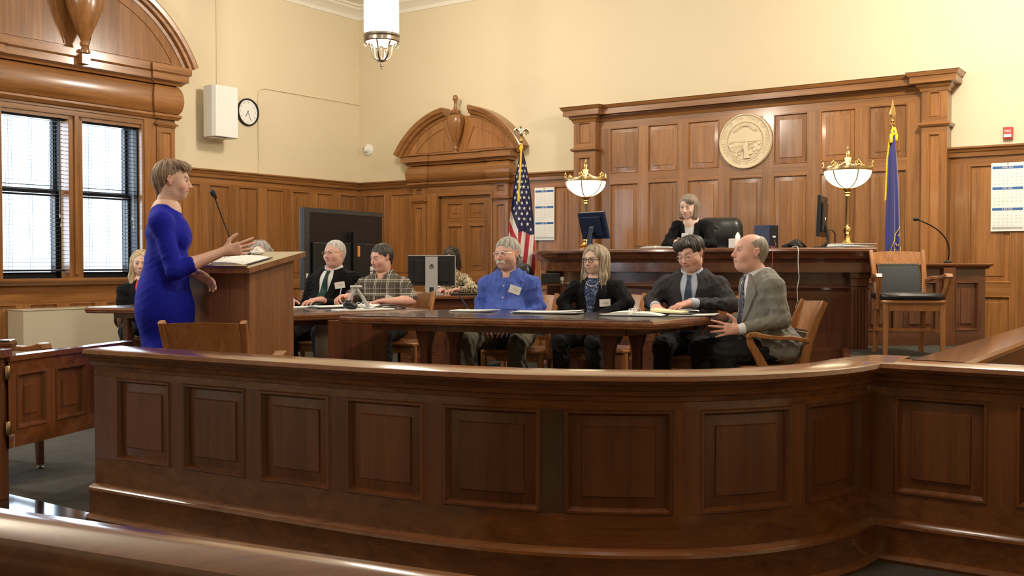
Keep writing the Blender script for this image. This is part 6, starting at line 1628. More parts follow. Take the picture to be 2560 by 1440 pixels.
for cx_, cz_, r_ in ((.40, -.20, .10), (.50, -.10, .08), (.36, -.34, .08), (.48, -.30, .09), (.42, -.44, .05), (-.34, -.50, .08), (-.22, -.46, .06)): mb.lathe([(r_ * R_, 0), (r_ * R_ * .9, .010), (r_ * R_ * .5, .016)], T=Matrix.Translation((cx_ * R_, -.026, cz_ * R_)) @ RX, seg=9)
mb.build('trees', t, smooth=30)
mb = MB().mat('seal')
def arcband(r0, r1, a0, a1, h, n=14):
    pts = [(r0 * math.cos(a0 + (a1 - a0) * i / n), r0 * math.sin(a0 + (a1 - a0) * i / n)) for i in range(n + 1)] + [(r1 * math.cos(a1 - (a1 - a0) * i / n), r1 * math.sin(a1 - (a1 - a0) * i / n)) for i in range(n + 1)]
    relief(mb, pts, h)
arcband(.50, .60, math.radians(40), math.radians(72), .012); arcband(.50, .60, math.radians(108), math.radians(140), .012); arcband(.53, .63, math.radians(76), math.radians(104), .016)
o = mb.build('motto_ribbon', t)
mb = MB().mat('seal_d'); ringtext(mb, 'EQUALITY BEFORE THE LAW', R_ * .55, math.radians(139), math.radians(98 / 22), .022, -.0445); mb.build('motto', o)

# ================================================================ lanterns
def lantern(b_, a_, label):
    t = thing('hanging_lantern', label, 'ceiling light', tuple(RB(b_, a_, LZ)))
    mb = MB().mat('nickel'); mb.lathe([(.190, .0), (.200, -.008), (.202, -.03), (.192, -.040), (.200, -.05), (.196, -.085), (.185, -.095), (.172, -.09), (.176, -.05), (.175, .0)], seg=40, ring=True); mb.build('lower_ring', t, smooth=35)
    mb = MB().mat('nickel'); mb.lathe([(.175, .62), (.20, .62), (.205, .66), (.17, .70), (.10, .74), (.05, .82), (.02, .86), (.015, .66)], seg=32); mb.build('crown', t, smooth=35)
    mb = MB().mat('lantern_glass'); mb.lathe([(.186, .005), (.190, .02), (.190, .62), (.185, .62), (.185, .01)], seg=32, ring=True); mb.build('glass_cylinder', t, smooth=40)
    for k in range(6):
        a = 2 * PI * k / 6 + .3; mb = MB().mat('nickel'); mb.box(-.006, .006, -.01, .01, -.01, .63, T=Matrix.Translation((.182 * math.cos(a), .182 * math.sin(a), 0)) @ Matrix.Rotation(a, 4, 'Z')); mb.build('upright', t)
    for k in range(6):
        a = 2 * PI * k / 6 + .3; f_ = lambda r, z: (r * math.cos(a), r * math.sin(a), z)
        mb = MB().mat('nickel')
        mb.bar([f_(.15, -.085), f_(.128, -.12), f_(.115, -.17), f_(.112, -.21), f_(.095, -.255), f_(.055, -.285), f_(.02, -.29)], (-math.sin(a), math.cos(a), 0), .020, .010)
        mb.tube([f_(.17 + .022 * math.cos(q) * (1 - q / 9), -.125 + .024 * math.sin(q) * (1 - q / 9)) for q in [1.9 + .55 * i - 3.2 for i in range(12)]], .004, 6)
        mb.build('scroll_bracket', t, smooth=50)
    mb = MB().mat('nickel'); mb.lathe([(.006, -.02), (.006, -.15), (.010, -.16), (.008, -.27), (.014, -.275), (.050, -.285), (.052, -.296), (.020, -.305), (.014, -.32), (.018, -.335), (.018, -.352), (.010, -.358), (.012, -.365), (.002, -.395)], seg=16); mb.build('finial', t, smooth=40)
    for k in range(3):
        a = 2 * PI * k / 3 + .5; o = MB().mat('nickel').lathe([(.012, -.20), (.014, -.16), (.03, -.15)], (.05 * math.cos(a), .05 * math.sin(a), 0), 12).build('bulb_holder', t, smooth=50)
        MB().mat('lantern_glass').lathe([(.018, -.15), (.034, -.12), (.036, -.09), (.025, -.06), (.004, -.05)], (.05 * math.cos(a), .05 * math.sin(a), 0), 14).build('bulb', o, smooth=60)
    mb = MB().mat('nickel'); mb.tube([(0, 0, .85), (0, 0, CEIL - LZ)], .008, 8); mb.lathe([(.02, CEIL - LZ - .06), (.07, CEIL - LZ - .03), (.075, CEIL - LZ)], seg=20); mb.build('hanging_rod', t, smooth=40)
    return t
t0_ = lantern(*LANTERNS[0], 'brass and glass lantern hanging near the room corner, brightly lit')
# ================================================================ flags
def stars5(mb, T, r):
    pts = [((r if k % 2 == 0 else r * .40) * math.cos(PI / 2 + k * PI / 5), (r if k % 2 == 0 else r * .40) * math.sin(PI / 2 + k * PI / 5)) for k in range(10)]
    a = [mb.vert(T(x, y, .0)) for x, y in pts]; b = [mb.vert(T(x, y, .003)) for x, y in pts]; c = mb.vert(T(0, 0, .0035))
    for k in range(10): j = (k + 1) % 10; mb.face([a[k], a[j], b[j], b[k]]); mb.face([b[k], b[j], c])
M['old_red'] = plain('flag red', (.48, .02, .045), .6, sheen=.1); M['old_white'] = plain('flag white', (.78, .74, .70), .6); M['old_blue'] = plain('flag navy', (.012, .016, .075), .6)
def flagpole(root, h, floor_r=.16, mat='brass_a', polemat=None):
    mb = MB().mat(mat); mb.lathe([(floor_r, 0), (floor_r, .02), (.09, .045), (.05, .07), (.028, .12), (.024, .16), (.018, .16)], seg=28); mb.build('stand', root, smooth=40)
    mb = MB().mat(polemat or 'chair'); mb.lathe([(.014, .10), (.014, h)], seg=14); mb.build('pole', root, smooth=40)
# striped flag
root = thing('national_flag', 'red, white and blue star-spangled flag with gold cord on an eagle-topped pole by the door', 'flag', (.105, 11.80, 0))
flagpole(root, 2.44, polemat='brass_a')
mb = MB().mat('brass'); mb.lathe([(.016, 2.38), (.022, 2.40), (.022, 2.44), (.012, 2.46), (.020, 2.475), (.024, 2.49), (.018, 2.505), (.006, 2.51)], seg=16); mb.build('pole_ferrule', root, smooth=40)
ep = [ell((0, 0, 2.575), (.022, .022, .042), .01), cap((0, 0, 2.60), (-.006, -.012, 2.635), .015, .012, .008), ell((-.010, -.020, 2.645), (.013, .016, .012), .005), cap((-.012, -.034, 2.644), (-.014, -.044, 2.636), .005, .002, .002), cap((0, .012, 2.545), (0, .03, 2.51), .016, .012, .01)]
for s_ in (-1, 1): ep += [cap((s_ * .015, 0, 2.60), (s_ * .050, .01, 2.625), .016, .013, .01), cap((s_ * .050, .01, 2.625), (s_ * .078, .01, 2.60), .013, .010, .006)] + [cap((s_ * (.045 + .010 * k), .01, 2.615), (s_ * (.050 + .012 * k), .012, 2.545 + .006 * k), .008, .004, .004) for k in range(4)]
v, f_ = sdfmesh(ep, .0045); npmesh('eagle_finial', v, f_, 'eagle', root)
def drape(u, zz, zt, zb, xl, xr, amp, ph):
    """a point of hanging cloth: u across, zz downwards"""
    t = (zt - zz) / (zt - zb); x = xl(zz) + (xr(zz) - xl(zz)) * u
    y = -amp * min(1, .25 + t * 1.6) * (math.sin(u * 15 + ph + zz * 1.2) * .6 + math.sin(u * 8 - zz * 2.0 + ph) * .5) - .03 * math.sin(PI * u)
    return (x, y - .01, zz)
lerp = lambda P: (lambda z: float(np.interp(-z, [-a for a, _ in P], [b for _, b in P])))
XL = lerp([(2.36, -.012), (2.27, -.03), (2.04, -.075), (1.82, -.10), (1.54, -.135), (1.2, -.155), (.70, -.17)]); XR = lerp([(2.36, .022), (2.27, .045), (2.04, .088), (1.82, .115), (1.54, .14), (1.2, .16), (.70, .17)])
fd = lambda u, z: drape(u, z, 2.36, .70, XL, XR, .040, 1.2)
mb = MB(); NU, NZ = 110, 280
zc = lambda u: 1.70 - .22 * min(u / .36, 1) - .13 * max(0, (u - .36) / .64) if u < .36 else 1.44 - .02 * math.sin(u * 9)
G = [[mb.vert(fd(i / NU, 2.36 - 1.66 * j / NZ)) for i in range(NU + 1)] for j in range(NZ + 1)]
for m_ in ('old_blue', 'old_red', 'old_white'): mb.mat(m_)
for j in range(NZ):
    for i in range(NU):
        u_ = (i + .5) / NU; z = 2.36 - 1.66 * (j + .5) / NZ
        if z > zc(u_): mb.cm = 0
        elif u_ < .36: mb.cm = 2 - int((1.70 - .62 * u_ - z) / .118) % 2
        else: mb.cm = 1 + int((1.46 - z) * 2.6 + (u_ - .36) * 6.2) % 2
        mb.face([G[j][i], G[j][i + 1], G[j + 1][i + 1], G[j + 1][i]])
ft = mb.build('flag_cloth', root, smooth=60); md = ft.modifiers.new('t', 'SOLIDIFY'); md.thickness = .002
mb = MB().mat('star'); k = 0
for j in range(14):
    for i in range(4):
        u_ = (.14 + .24 * i + (.12 if j % 2 else 0)); z = 2.20 - .060 * j
        if u_ > .95 or z < zc(u_) + .035: continue
        p = Vector(fd(u_, z)); px_ = Vector(fd(u_ + .02, z)) - Vector(fd(u_ - .02, z)); pz = Vector(fd(u_, z + .01)) - Vector(fd(u_, z - .01)); px_.normalize(); pz = (pz - px_ * pz.dot(px_)).normalized(); n = px_.cross(pz); n = n if n.y < 0 else -n
        stars5(mb, lambda x, y, d, p=p, a=px_, b=pz, n=n: p + a * x + b * y + n * (d + .002), .024 - .004 * (j < 4)); k += 1
o = mb.build('stars', ft); o['kind'] = 'stuff'
mb = MB().mat('gold')
mb.tube([(.0, -.03, 2.42), (-.012, -.035, 2.39), (-.004, -.04, 2.36), (.012, -.035, 2.40), (.004, -.03, 2.43)], .012, 8)
mb.tube([(-.004, -.045, 2.38), (-.010, -.06, 2.25), (-.022, -.075, 2.05), (-.030, -.085, 1.90)], .007, 8); mb.tube([(.004, -.045, 2.38), (-.002, -.06, 2.22), (-.016, -.08, 2.0), (-.030, -.09, 1.86)], .006, 8)
mb.lathe([(.006, 1.90), (.013, 1.885), (.015, 1.80), (.012, 1.79)], (-.030, -.088, 0), 10); mb.build('gold_cord', root, smooth=60)
# blue state flag
root = thing('state_flag', 'dark blue flag with gold fringe and reversed lettering behind the witness chair', 'flag', (3.617, 9.92, .35))
flagpole(root, 2.06, polemat='dark_v')
mb = MB().mat('brass'); mb.lathe([(.016, 1.96), (.016, 2.05), (.024, 2.06), (.024, 2.075), (.012, 2.085), (.020, 2.10), (.010, 2.115), (.006, 2.12)], seg=14)
mb.lathe([(.006, 2.115), (.026, 2.15), (.030, 2.17), (.018, 2.23), (.008, 2.28), (.001, 2.315)], seg=12, sq=.35); mb.build('spear_finial', root, smooth=40)
Z0 = 2.00; K = 9.92 / 2600
XL2 = lerp([(Z0, -.014), (1.75, -.045), (1.45, -.055), (1.15, -.065), (.80, -.068), (.25, -.075)]); XR2 = lerp([(Z0, .018), (1.75, .045), (1.45, .070), (1.15, .080), (.80, .086), (.25, .10)])
fd2 = lambda u, z: drape(u, z, Z0, .25, XL2, XR2, .024, .4)
mb = MB().mat('flagblue'); NU, NZ = 36, 80
G = [[mb.vert(fd2(i / NU, Z0 - (Z0 - .25) * j / NZ)) for i in range(NU + 1)] for j in range(NZ + 1)]
for j in range(NZ):
    for i in range(NU): mb.face([G[j][i], G[j][i + 1], G[j + 1][i + 1], G[j + 1][i]])
ft = mb.build('flag_cloth', root, smooth=60); md = ft.modifiers.new('t', 'SOLIDIFY'); md.thickness = .002
def on2(x, z, off=.008):
    u_ = (x - XL2(z)) / (XR2(z) - XL2(z)); p = Vector(fd2(min(1, max(0, u_)), z)); p.y -= off; return p
mb = MB().mat('gold')
for rx, rz_ in ((.230, .400), (.138, .268)):
    pts = []
    for k in range(60):
        a = PI / 2 + PI * .75 * k / 59; x = .198 + rx * math.cos(a); z = .78 - .0 + rz_ * math.sin(a) - .02
        if XL2(z) + .004 < x < XR2(z) - .002 and z > .3: pts.append(on2(x, z))
    if len(pts) > 2: mb.tube(pts, .0032, 6)
for ch, a in zip(['N', 'E', '', 'S', 'T', 'A', 'T', 'E'], [math.radians(q) for q in (124, 133, 0, 150, 159.5, 169, 178, 187)]):
    if not ch: continue
    cx_, cz_ = .198 + .184 * math.cos(a), .76 + .334 * math.sin(a); rot = a - PI / 2
    rot = math.atan2(.184 * math.cos(a) * 1, -.334 * math.sin(a)) if False else a - PI / 2
    def F(x, y, cx_=cx_, cz_=cz_, rot=rot): x = -x; X = cx_ + x * math.cos(rot) - y * math.sin(rot); Z = cz_ + x * math.sin(rot) + y * math.cos(rot); return on2(X, Z, .012)
    text(mb, ch, .062, F)
mb.build('lettering', ft)
mb = MB().mat('gold')
n = 60
for i in range(n):
    z = Z0 - .02 - i * .0105; p = Vector(fd2(0, z)); mb.tube([p, p + Vector((-.012, -.004, -.004)), p + Vector((-.016, -.005, -.016))], .0036, 5)
mb.build('gold_fringe', ft)
mb = MB().mat('gold'); mb.tube([(.0, -.03, 2.03), (-.02, -.035, 2.0), (-.004, -.045, 1.965), (.020, -.035, 1.99), (.006, -.03, 2.035)], .014, 8); mb.lathe([(.008, 1.98), (.017, 1.965), (.015, 1.92), (.010, 1.91)], (.026, -.03, 0), 10); mb.lathe([(.008, 1.98), (.017, 1.965), (.015, 1.90), (.010, 1.89)], (-.024, -.035, 0), 10); mb.build('gold_cord', root, smooth=60)

# ================================================================ bench lamps
def bench_lamp(loc, label, rot=0):
    t = thing('table_lamp', label, 'lamp', loc, rot)
    mb = MB().mat('brass'); mb.lathe([(.062, 0), (.064, .012), (.050, .02), (.056, .035), (.060, .045), (.040, .055), (.024, .075), (.030, .09), (.022, .11), (.028, .135), (.036, .155), (.030, .18), (.016, .195), (.020, .205), (.014, .21)], seg=24); mb.build('base', t, smooth=40)
    mb = MB().mat('brass_a'); mb.lathe([(.0165, .205), (.0175, .46), (.018, .462)], seg=18); mb.build('column', t, smooth=40)
    mb = MB().mat('brass'); mb.lathe([(.018, .458), (.026, .465), (.020, .478), (.026, .49), (.022, .50), (.030, .515), (.048, .522), (.050, .532), (.020, .536)], seg=24); mb.build('capital', t, smooth=40)
    mb = MB().mat('lampglass'); pr = [(.03, .536)] + [(.203 * math.sin(a), .692 - .158 * math.cos(a)) for a in [.22 + (PI / 2 - .22) * k / 9 for k in range(10)]] + [(.198, .696), (.001, .697)]; mb.lathe(pr, seg=40); mb.build('glass_bowl', t, smooth=50)
    mb = MB().mat('brass_a'); mb.lathe([(.203, .682), (.213, .684), (.216, .70), (.212, .718), (.203, .720), (.203, .684)], seg=40, ring=True); mb.build('rim', t, smooth=40)
    for k in range(6):
        a = 2 * PI * k / 6 + .25; f_ = lambda r, z: (r * math.cos(a), r * math.sin(a), z)
        mb = MB().mat('brass_a'); mb.bar([f_(.207 * math.sin(q), .692 - .162 * math.cos(q)) for q in [.15 + (PI / 2 - .15) * j / 8 for j in range(9)]], (-math.sin(a), math.cos(a), 0), .010, .006); mb.build('rib', t, smooth=50)
        mb = MB().mat('brass'); c, s_ = math.cos(a), math.sin(a); T_ = Matrix.Translation((c * .212, s_ * .212, .718))
        mb.lathe([(.010, 0), (.012, .01), (.006, .018), (.010, .030), (.012, .038), (.004, .052), (.001, .058)], T=T_, seg=8)
        for q in (-1, 1): mb.tube([T_ @ Vector((-s_ * q * x_, c * q * x_, z_)) for x_, z_ in ((.004, .012), (.020, .018), (.026, .032), (.018, .040), (.014, .032))], .004, 6)
        mb.build('crown_ornament', t, smooth=50)
    for k in range(3):
        a = 2 * PI * k / 3 + .25; mb = MB().mat('brass'); mb.tube([(math.cos(a) * r_, math.sin(a) * r_, z_) for r_, z_ in ((.205, .712), (.16, .738), (.11, .735), (.06, .75), (.018, .775))], .005, 6); mb.build('arm', t, smooth=60)
    mb = MB().mat('brass'); mb.lathe([(.012, .697), (.014, .75), (.026, .765), (.030, .785), (.040, .80), (.042, .806), (.016, .812), (.012, .83), (.022, .845), (.018, .86), (.006, .87), (.012, .885), (.006, .90), (.001, .92)], seg=16); mb.build('finial', t, smooth=45)
    return t
bench_lamp((.742, 10.50, BT), 'brass table lamp with lit opal bowl at the left end of the judge\'s bench')
bench_lamp((2.995, 9.30, BT), 'brass table lamp with lit opal bowl at the right end of the judge\'s bench', .4)

# ================================================================ screens
def monitor(label, loc, rz, w, h, tilt, mat='black', kind='plain', name='computer_monitor'):
    t = thing(name, label, 'monitor', loc, rz)
    X = Matrix.Translation((0, 0, .10 + h * .5)) @ Matrix.Rotation(math.radians(tilt), 4, 'X')
    mb = MB().mat(mat); mb.box(-w / 2, w / 2, -.012, .018, -h / 2, h / 2, T=X); o = mb.build('casing', t, bevel=.004)
    mb = MB().mat(mat); mb.box(-w * .36, w * .36, -.030, -.012, -h * .38, h * .34, T=X); mb.build('rear_hump', t, bevel=.006)
    mb = MB().mat('black'); mb.box(-w / 2 + .012, w / 2 - .012, .0175, .019, -h / 2 + .014, h / 2 - .012, T=X); mb.build('screen', t)
    if kind == 'hp':
        mb = MB().mat('silver'); mb.box(-w / 2 - .001, w / 2 + .001, -.0125, .0185, h / 2 - .008, h / 2 + .001, T=X); mb.box(w / 2 - .006, w / 2 + .001, -.0125, .0185, -h / 2, h / 2, T=X); mb.build('trim', t)
        mb = MB().mat('silver'); mb.box(-.066, .066, -.062, -.036, .0, h + .085); mb.build('stand_column', t, bevel=.004)
        mb = MB().mat('silver'); mb.box(-.12, .12, -.10, .10, 0, .012); mb.build('stand_foot', t, bevel=.004)
        mb = MB().mat('blackm'); mb.box(-.022, .022, -.0635, -.060, .035, .085); mb.build('cable_slot', t)
        mb = MB().mat('blackm'); mb.lathe([(.024, 0), (.024, .002), (.001, .0022)], T=Matrix.Translation((0, -.062, h - .02)) @ RX, seg=28); o = mb.build('logo', t)
        mb = MB().mat('silver'); text(mb, 'hp', .040, lambda x, y: (x + y * .25, -.0646, h - .018 + y)); mb.build('logo_letters', o)
        mb = MB().mat('blackm'); mb.box(-w * .42, w * .42, -.0315, -.030, h * .30, h * .31, T=X); mb.build('vent_slot', t)
    else:
        mb = MB().mat(mat); mb.bar([(0, -.0, .006), (0, -.055, .05), (0, -.045, .13), (0, -.02, .10 + h * .42)], (1, 0, 0), [.09, .07, .06, .06], .022); mb.build('stand_arm', t, smooth=40)
        mb = MB().mat(mat); mb.lathe([(.11, 0), (.11, .008), (.09, .014), (.03, .018)], seg=28, sq=.8); mb.build('stand_foot', t, smooth=40)
        mb = MB().mat('paper'); mb.box(-.03, .025, -.0315, -.030, -h * .22, -h * .02, T=X); o = mb.build('label_sticker', t); o['label'] = 'white sticker'
    return t
M['navyplastic'] = plain('dark blue plastic', (.010, .020, .055), .35)
monitor('dark blue monitor seen from behind, tilted back, at the left end of the bench', (.80, 10.22, BT - .0), math.radians(-50), .36, .27, 16, mat='navyplastic')
m_ = monitor('black monitor seen from behind beside the right-hand brass lamp on the bench', (2.76, 9.27, BT), math.radians(66), .44, .36, 2, mat='black')
mb = MB().mat('silver'); text(mb, 'Lenovo', .035, lambda x, y: (.08 + x, -.0315, .33 + y)); o = mb.build('logo_letters', m_)
mb = MB().mat('black'); mb.tube([(.10, -.03, .16), (.16, -.07, .165), (.19, -.09, .13), (.19, -.09, .02)], .006, 6); mb.build('cable', m_)
monitor('wide black monitor with a silver stand seen from behind on the clerk\'s desk', (-.855, 11.10, .76), 0, .505, .325, 0, mat='black', kind='hp')
# the big television turned with its back to us
t = thing('television', 'very large black flat television seen from behind with orange and white stickers', 'television', (-1.75, 10.82, 0), math.radians(62.7))
W, H, z0 = 1.36, .90, .75
mb = MB().mat('black'); mb.box(-W / 2, W / 2, -.015, .03, z0, z0 + H); mb.build('casing', t, bevel=.004)
M['tvgrey'] = plain('dark grey bezel', (.05, .052, .055), .4)
mb = MB().mat('tvgrey')
mb.box(-W / 2, -W / 2 + .09, -.022, -.015, z0, z0 + H); mb.box(-W / 2 + .09, W / 2, -.022, -.015, z0 + H - .045, z0 + H); mb.build('bezel', t)
mb = MB().mat('blackm'); mb.box(-W / 2 + .12, W / 2 - .12, -.050, -.015, z0 + .02, z0 + H * .62); mb.build('rear_cover', t, bevel=.01)
mb = MB().mat('black'); mb.box(.06, .13, -.085, -.050, .30, z0 + .68); mb.build('mount_rail', t, bevel=.004)
mb = MB().mat('orange'); mb.box(.16, .215, -.053, -.0505, z0 + .42, z0 + .53); o = mb.build('warning_sticker', t); o['label'] = 'orange warning sticker'
mb = MB().mat('ink'); text(mb, '!', .05, lambda x, y: (.187 + x, -.0536, z0 + .49 + y)); text(mb, '^', .05, lambda x, y: (.187 + x, -.0536, z0 + .44 + y)); mb.build('sticker_print', o)
mb = MB().mat('paper'); mb.box(.40, .46, -.053, -.0505, z0 + .27, z0 + .315); mb.box(.40, .46, -.053, -.0505, z0 + .215, z0 + .26); o = mb.build('label_sticker', t); o['label'] = 'pair of small white stickers'
mb = MB().mat('paper'); mb.box(-W / 2 + .035, -W / 2 + .065, -.024, -.0215, z0 + .20, z0 + .25); mb.build('port_label', t)
for x in (-W / 2 + .045,):
    mb = MB().mat('blackm')
    for k in range(4): mb.box(x - .012, x + .012, -.0235, -.0215, z0 + H - .10 - .16 * k, z0 + H - .09 - .16 * k)
    mb.build('screw_recesses', t)
mb = MB().mat('blackm')
mb.box(-.45, .45, -.05, .05, .05, .10); mb.box(-.30, -.24, -.04, .04, .10, z0 + .3); mb.box(.24, .30, -.04, .04, .10, z0 + .3); mb.box(-.42, -.36, -.30, .30, 0.04, .09); mb.box(.36, .42, -.30, .30, .04, .09); mb.build('floor_stand', t, bevel=.004)
for x in (-.39, .39):
    for y in (-.27, .27): MB().mat('blackm').lathe([(.02, -.02), (.03, -.01), (.03, .01), (.02, .02)], T=Matrix.Translation((x, y, .03)) @ Matrix.Rotation(PI / 2, 4, 'Y'), seg=14).build('caster', t, smooth=50)

# ================================================================ office chairs
def office_chair(label, loc, rz, floor=0, sc=1.0):
    t = thing('office_chair', label, 'chair', (loc[0], loc[1], floor), rz); t.scale = (sc, sc, sc)
    P = [cap((x * .175, -.27 + .0, .62), (x * .155, -.30, 1.10), .075, .075, .05) for x in (-1, 0, 1)] + [cap((-.14, -.30, 1.15), (.14, -.30, 1.15), .07, .07, .05), ell((0, -.255, .78), (.18, .07, .13), .03), ell((0, -.265, 1.05), (.22, .065, .14), .03),
         cap((-.30, -.160, .96), (.30, -.160, .96), .026, .026, .02, f=-1)]
    v, f_ = sdfmesh(P, .009); v = relax(v, f_, 1); npmesh('backrest', v, f_, 'leather', t)
    P = [cap((-.19, -.18, .50), (.19, -.18, .50), .06, .06, .05), cap((-.20, .20, .49), (.20, .20, .49), .06, .06, .05), ell((0, 0, .51), (.25, .26, .065), .04)]
    v, f_ = sdfmesh(P, .012); npmesh('seat', v, f_, 'leather', t)
    for s_ in (-1, 1):
        MB().mat('blackm').bar([(s_ * .27, -.22, .60), (s_ * .29, -.15, .70), (s_ * .29, .10, .71), (s_ * .285, .16, .66), (s_ * .26, .12, .50)], (1, 0, 0), .05, .03).build('arm', t, smooth=40)
    MB().mat('blackm').lathe([(.03, .10), (.03, .30), (.022, .30), (.022, .46), (.10, .47)], seg=16).build('gas_column', t, smooth=40)
    for k in range(5):
        a = 2 * PI * k / 5 + .3; o = MB().mat('blackm').bar([(0.02 * math.cos(a), .02 * math.sin(a), .11), (.28 * math.cos(a), .28 * math.sin(a), .075)], (-math.sin(a), math.cos(a), 0), [.06, .035], [.04, .025]).build('base_arm', t, smooth=40)
        MB().mat('blackm').lathe([(.015, -.02), (.028, -.015), (.028, .015), (.015, .02)], T=Matrix.Translation((.28 * math.cos(a), .28 * math.sin(a), .030)) @ Matrix.Rotation(PI / 2, 4, 'Y'), seg=12).build('caster', o, smooth=50)
    return t
office_chair('high-backed black leather chair behind the judge\'s bench', (2.10, 10.42), math.radians(172), floor=.35)
office_chair('black leather office chair half hidden behind the moustached man', (-.06, 10.42), math.radians(165), sc=.90)

# ================================================================ things on the bench
t = thing('desk_speaker', 'navy and black box loudspeaker standing on the bench with a red lead', 'loudspeaker', (2.285, 9.36, BT), math.radians(-52))
mb = MB().mat('navy_box'); mb.box(-.085, .085, -.06, .06, 0, .205); mb.build('cabinet', t, bevel=.003)
mb = MB().mat('blackm'); mb.box(.085, .089, -.056, .056, .004, .20); mb.build('rear_plate', t)
mb = MB().mat('paper'); mb.box(.089, .090, -.02, .02, .095, .11); mb.build('label_sticker', t)
mb = MB().mat('cord_r'); mb.tube([(.09, .0, .07), (.11, .0, .03), (.10, -.02, .006)], .003, 6); mb.build('lead', t)
t = thing('tissue_box', 'white tissue box with a tissue sticking up on the bench', 'tissue box', (2.03, 9.36, BT), .3)
mb = MB().mat('paper'); mb.box(-.06, .06, -.06, .06, 0, .085); mb.build('box', t, bevel=.003)
mb = MB().mat('paper'); mb.lathe([(.02, .083), (.028, .105), (.018, .125), (.008, .14), (.001, .145)], seg=7, sq=.4); mb.build('tissue', t)
t = thing('conference_phone', 'low dark conference telephone on the bench', 'telephone', (2.53, 9.26, BT), .2)
v, f_ = sdfmesh([cap((0, 0, .03), (.115 * math.cos(a), .115 * math.sin(a), .012), .035, .018, .04) for a in (.4, 2.5, 4.6)] + [ell((0, 0, .03), (.07, .07, .028), .02)], .006); v[:, 2] = np.maximum(v[:, 2], 0.001); npmesh('body', v, f_, 'black', t)
mb = MB().mat('tvgrey'); mb.lathe([(.045, .052), (.045, .060), (.001, .062)], seg=24); mb.build('speaker_grille', t, smooth=40)
def papers(label, loc, rz, n, w=.216, d=.28, mess=.02, mat='paper', z=.76, name='paper_stack', group=None, th=.0025):
    t = thing(name, label, 'papers', (loc[0], loc[1], z), rz); r = random.Random(hash(label) % 1000 if False else len(label)); mb = MB().mat(mat)
    for k in range(n):
        T_ = Matrix.Translation((r.uniform(-mess, mess), r.uniform(-mess, mess), .001 + k * (th + .0006))) @ Matrix.Rotation(r.uniform(-.12, .12) * (mess > .01), 4, 'Z'); c = r.uniform(0, .006) if n > 1 else .003
        rows = []
        for i in range(9):
            x = -w / 2 + w * i / 8; zz = c * (i / 8) ** 3 * 2
            rows.append([mb.vert(T_ @ Vector((x, -d / 2, zz))), mb.vert(T_ @ Vector((x, d / 2, zz))), mb.vert(T_ @ Vector((x, d / 2, zz + th))), mb.vert(T_ @ Vector((x, -d / 2, zz + th)))])
        for a_, b_ in zip(rows[:-1], rows[1:]):
            for q in range(4): mb.face([a_[q], b_[q], b_[(q + 1) % 4], a_[(q + 1) % 4]])
        mb.face(rows[0]); mb.face(rows[-1][::-1])
    mb.build('sheets', t); return t
papers('untidy stack of white papers on the right end of the bench below the lamp', (2.97, 9.12), .35, 8, w=.32, d=.24, mess=.02, z=BT, th=.004)
binder(Matrix.Translation((1.38, 9.72, BT)) @ Matrix.Rotation(-.5, 4, 'Z'), 'open book with white pages in front of the woman on the bench', w=.36, d=.22, name='open_book', ringz=.004, pages=.02)
t = thing('reading_glasses', 'folded dark reading glasses lying on the bench beside the open book', 'glasses', (1.215, 9.83, BT), -.6)
mb = MB().mat('blackm')
for s_ in (-1, 1): mb.tube([(s_ * .033 + .024 * math.cos(q), 0, .020 + .017 * math.sin(q)) for q in [2 * PI * k / 16 for k in range(17)]], .002, 6); mb.tube([(s_ * .058, 0, .026), (s_ * .055, .06, .022), (s_ * .02, .10, .006)], .002, 6)
mb.tube([(-.010, 0, .024), (0, 0, .028), (.010, 0, .024)], .002, 6); mb.build('frame', t)
o = MB().mat('cord_r').tube([(2.245, 9.12, BT + .006), (2.245, 9.03, BT + .012), (2.243, 8.975, BT + .006), (2.243, 8.962, BT - .03), (2.246, 8.962, BT - .10), (2.240, 8.97, BT - .17)], .0035, 6).build('red_lead'); tag(o, 'thin red cord hanging over the front of the bench', 'cord')
o = MB().mat('cord_w').tube([(2.46, 9.14, BT + .006), (2.45, 9.0, BT + .012), (2.447, 8.915, BT + .006), (2.447, 8.892, BT - .03), (2.445, 8.892, BT - .14), (2.455, 8.895, BT - .26), (2.44, 8.90, BT - .36), (2.45, 8.91, BT - .46), (2.44, 8.95, BT - .52)], .0035, 6).build('telephone_cable'); tag(o, 'long pale grey cord hanging from the conference phone down the bench front', 'cord')

# ================================================================ things on the tables
papers('few white sheets on the long table in front of the man in the blue shirt', (-.27, 7.33), -.35, 3, w=.30, d=.17, mess=.008)
papers('white stapled papers on the long table between the man in blue and the blonde woman', (.24, 7.06), -.36, 4, w=.46, d=.17, mess=.012)
binder(Matrix.Translation((.80, 6.78, .76)) @ Matrix.Rotation(-.36, 4, 'Z'), 'thick open white ring binder on the long table by the blonde woman', w=.42, d=.26, cov='navyplastic', ringz=.040, pages=.020)
papers('large white sheet near the right corner of the long table', (1.18, 6.74), -.30, 2, w=.30, d=.20, mess=.004, name='paper_sheet')
t = thing('legal_pad', 'pale yellow legal pad folded over a black folder beside the open binder', 'notepad', (1.06, 6.83, .7665), -.42)
mb = MB().mat('black'); mb.box(-.12, .15, -.10, .10, 0, .006); mb.build('folder', t)
mb = MB().mat('yellow_paper'); mb.bar([(-.13, 0, .030), (-.10, 0, .022), (0, 0, .015), (.08, 0, .012)], (0, 1, 0), .18, [.012, .016, .014, .010]); mb.build('pad', t, smooth=40)
mb = MB().mat('steel'); mb.tube([(.04, .03, .026), (.16, .05, .022)], .0045, 8); tag(mb.build('pen', t, smooth=50), 'steel pen')
t = thing('slim_microphone', 'thin dark microphone leaning left on the long table beside the man in blue', 'microphone', (-.318, 7.52, .76))
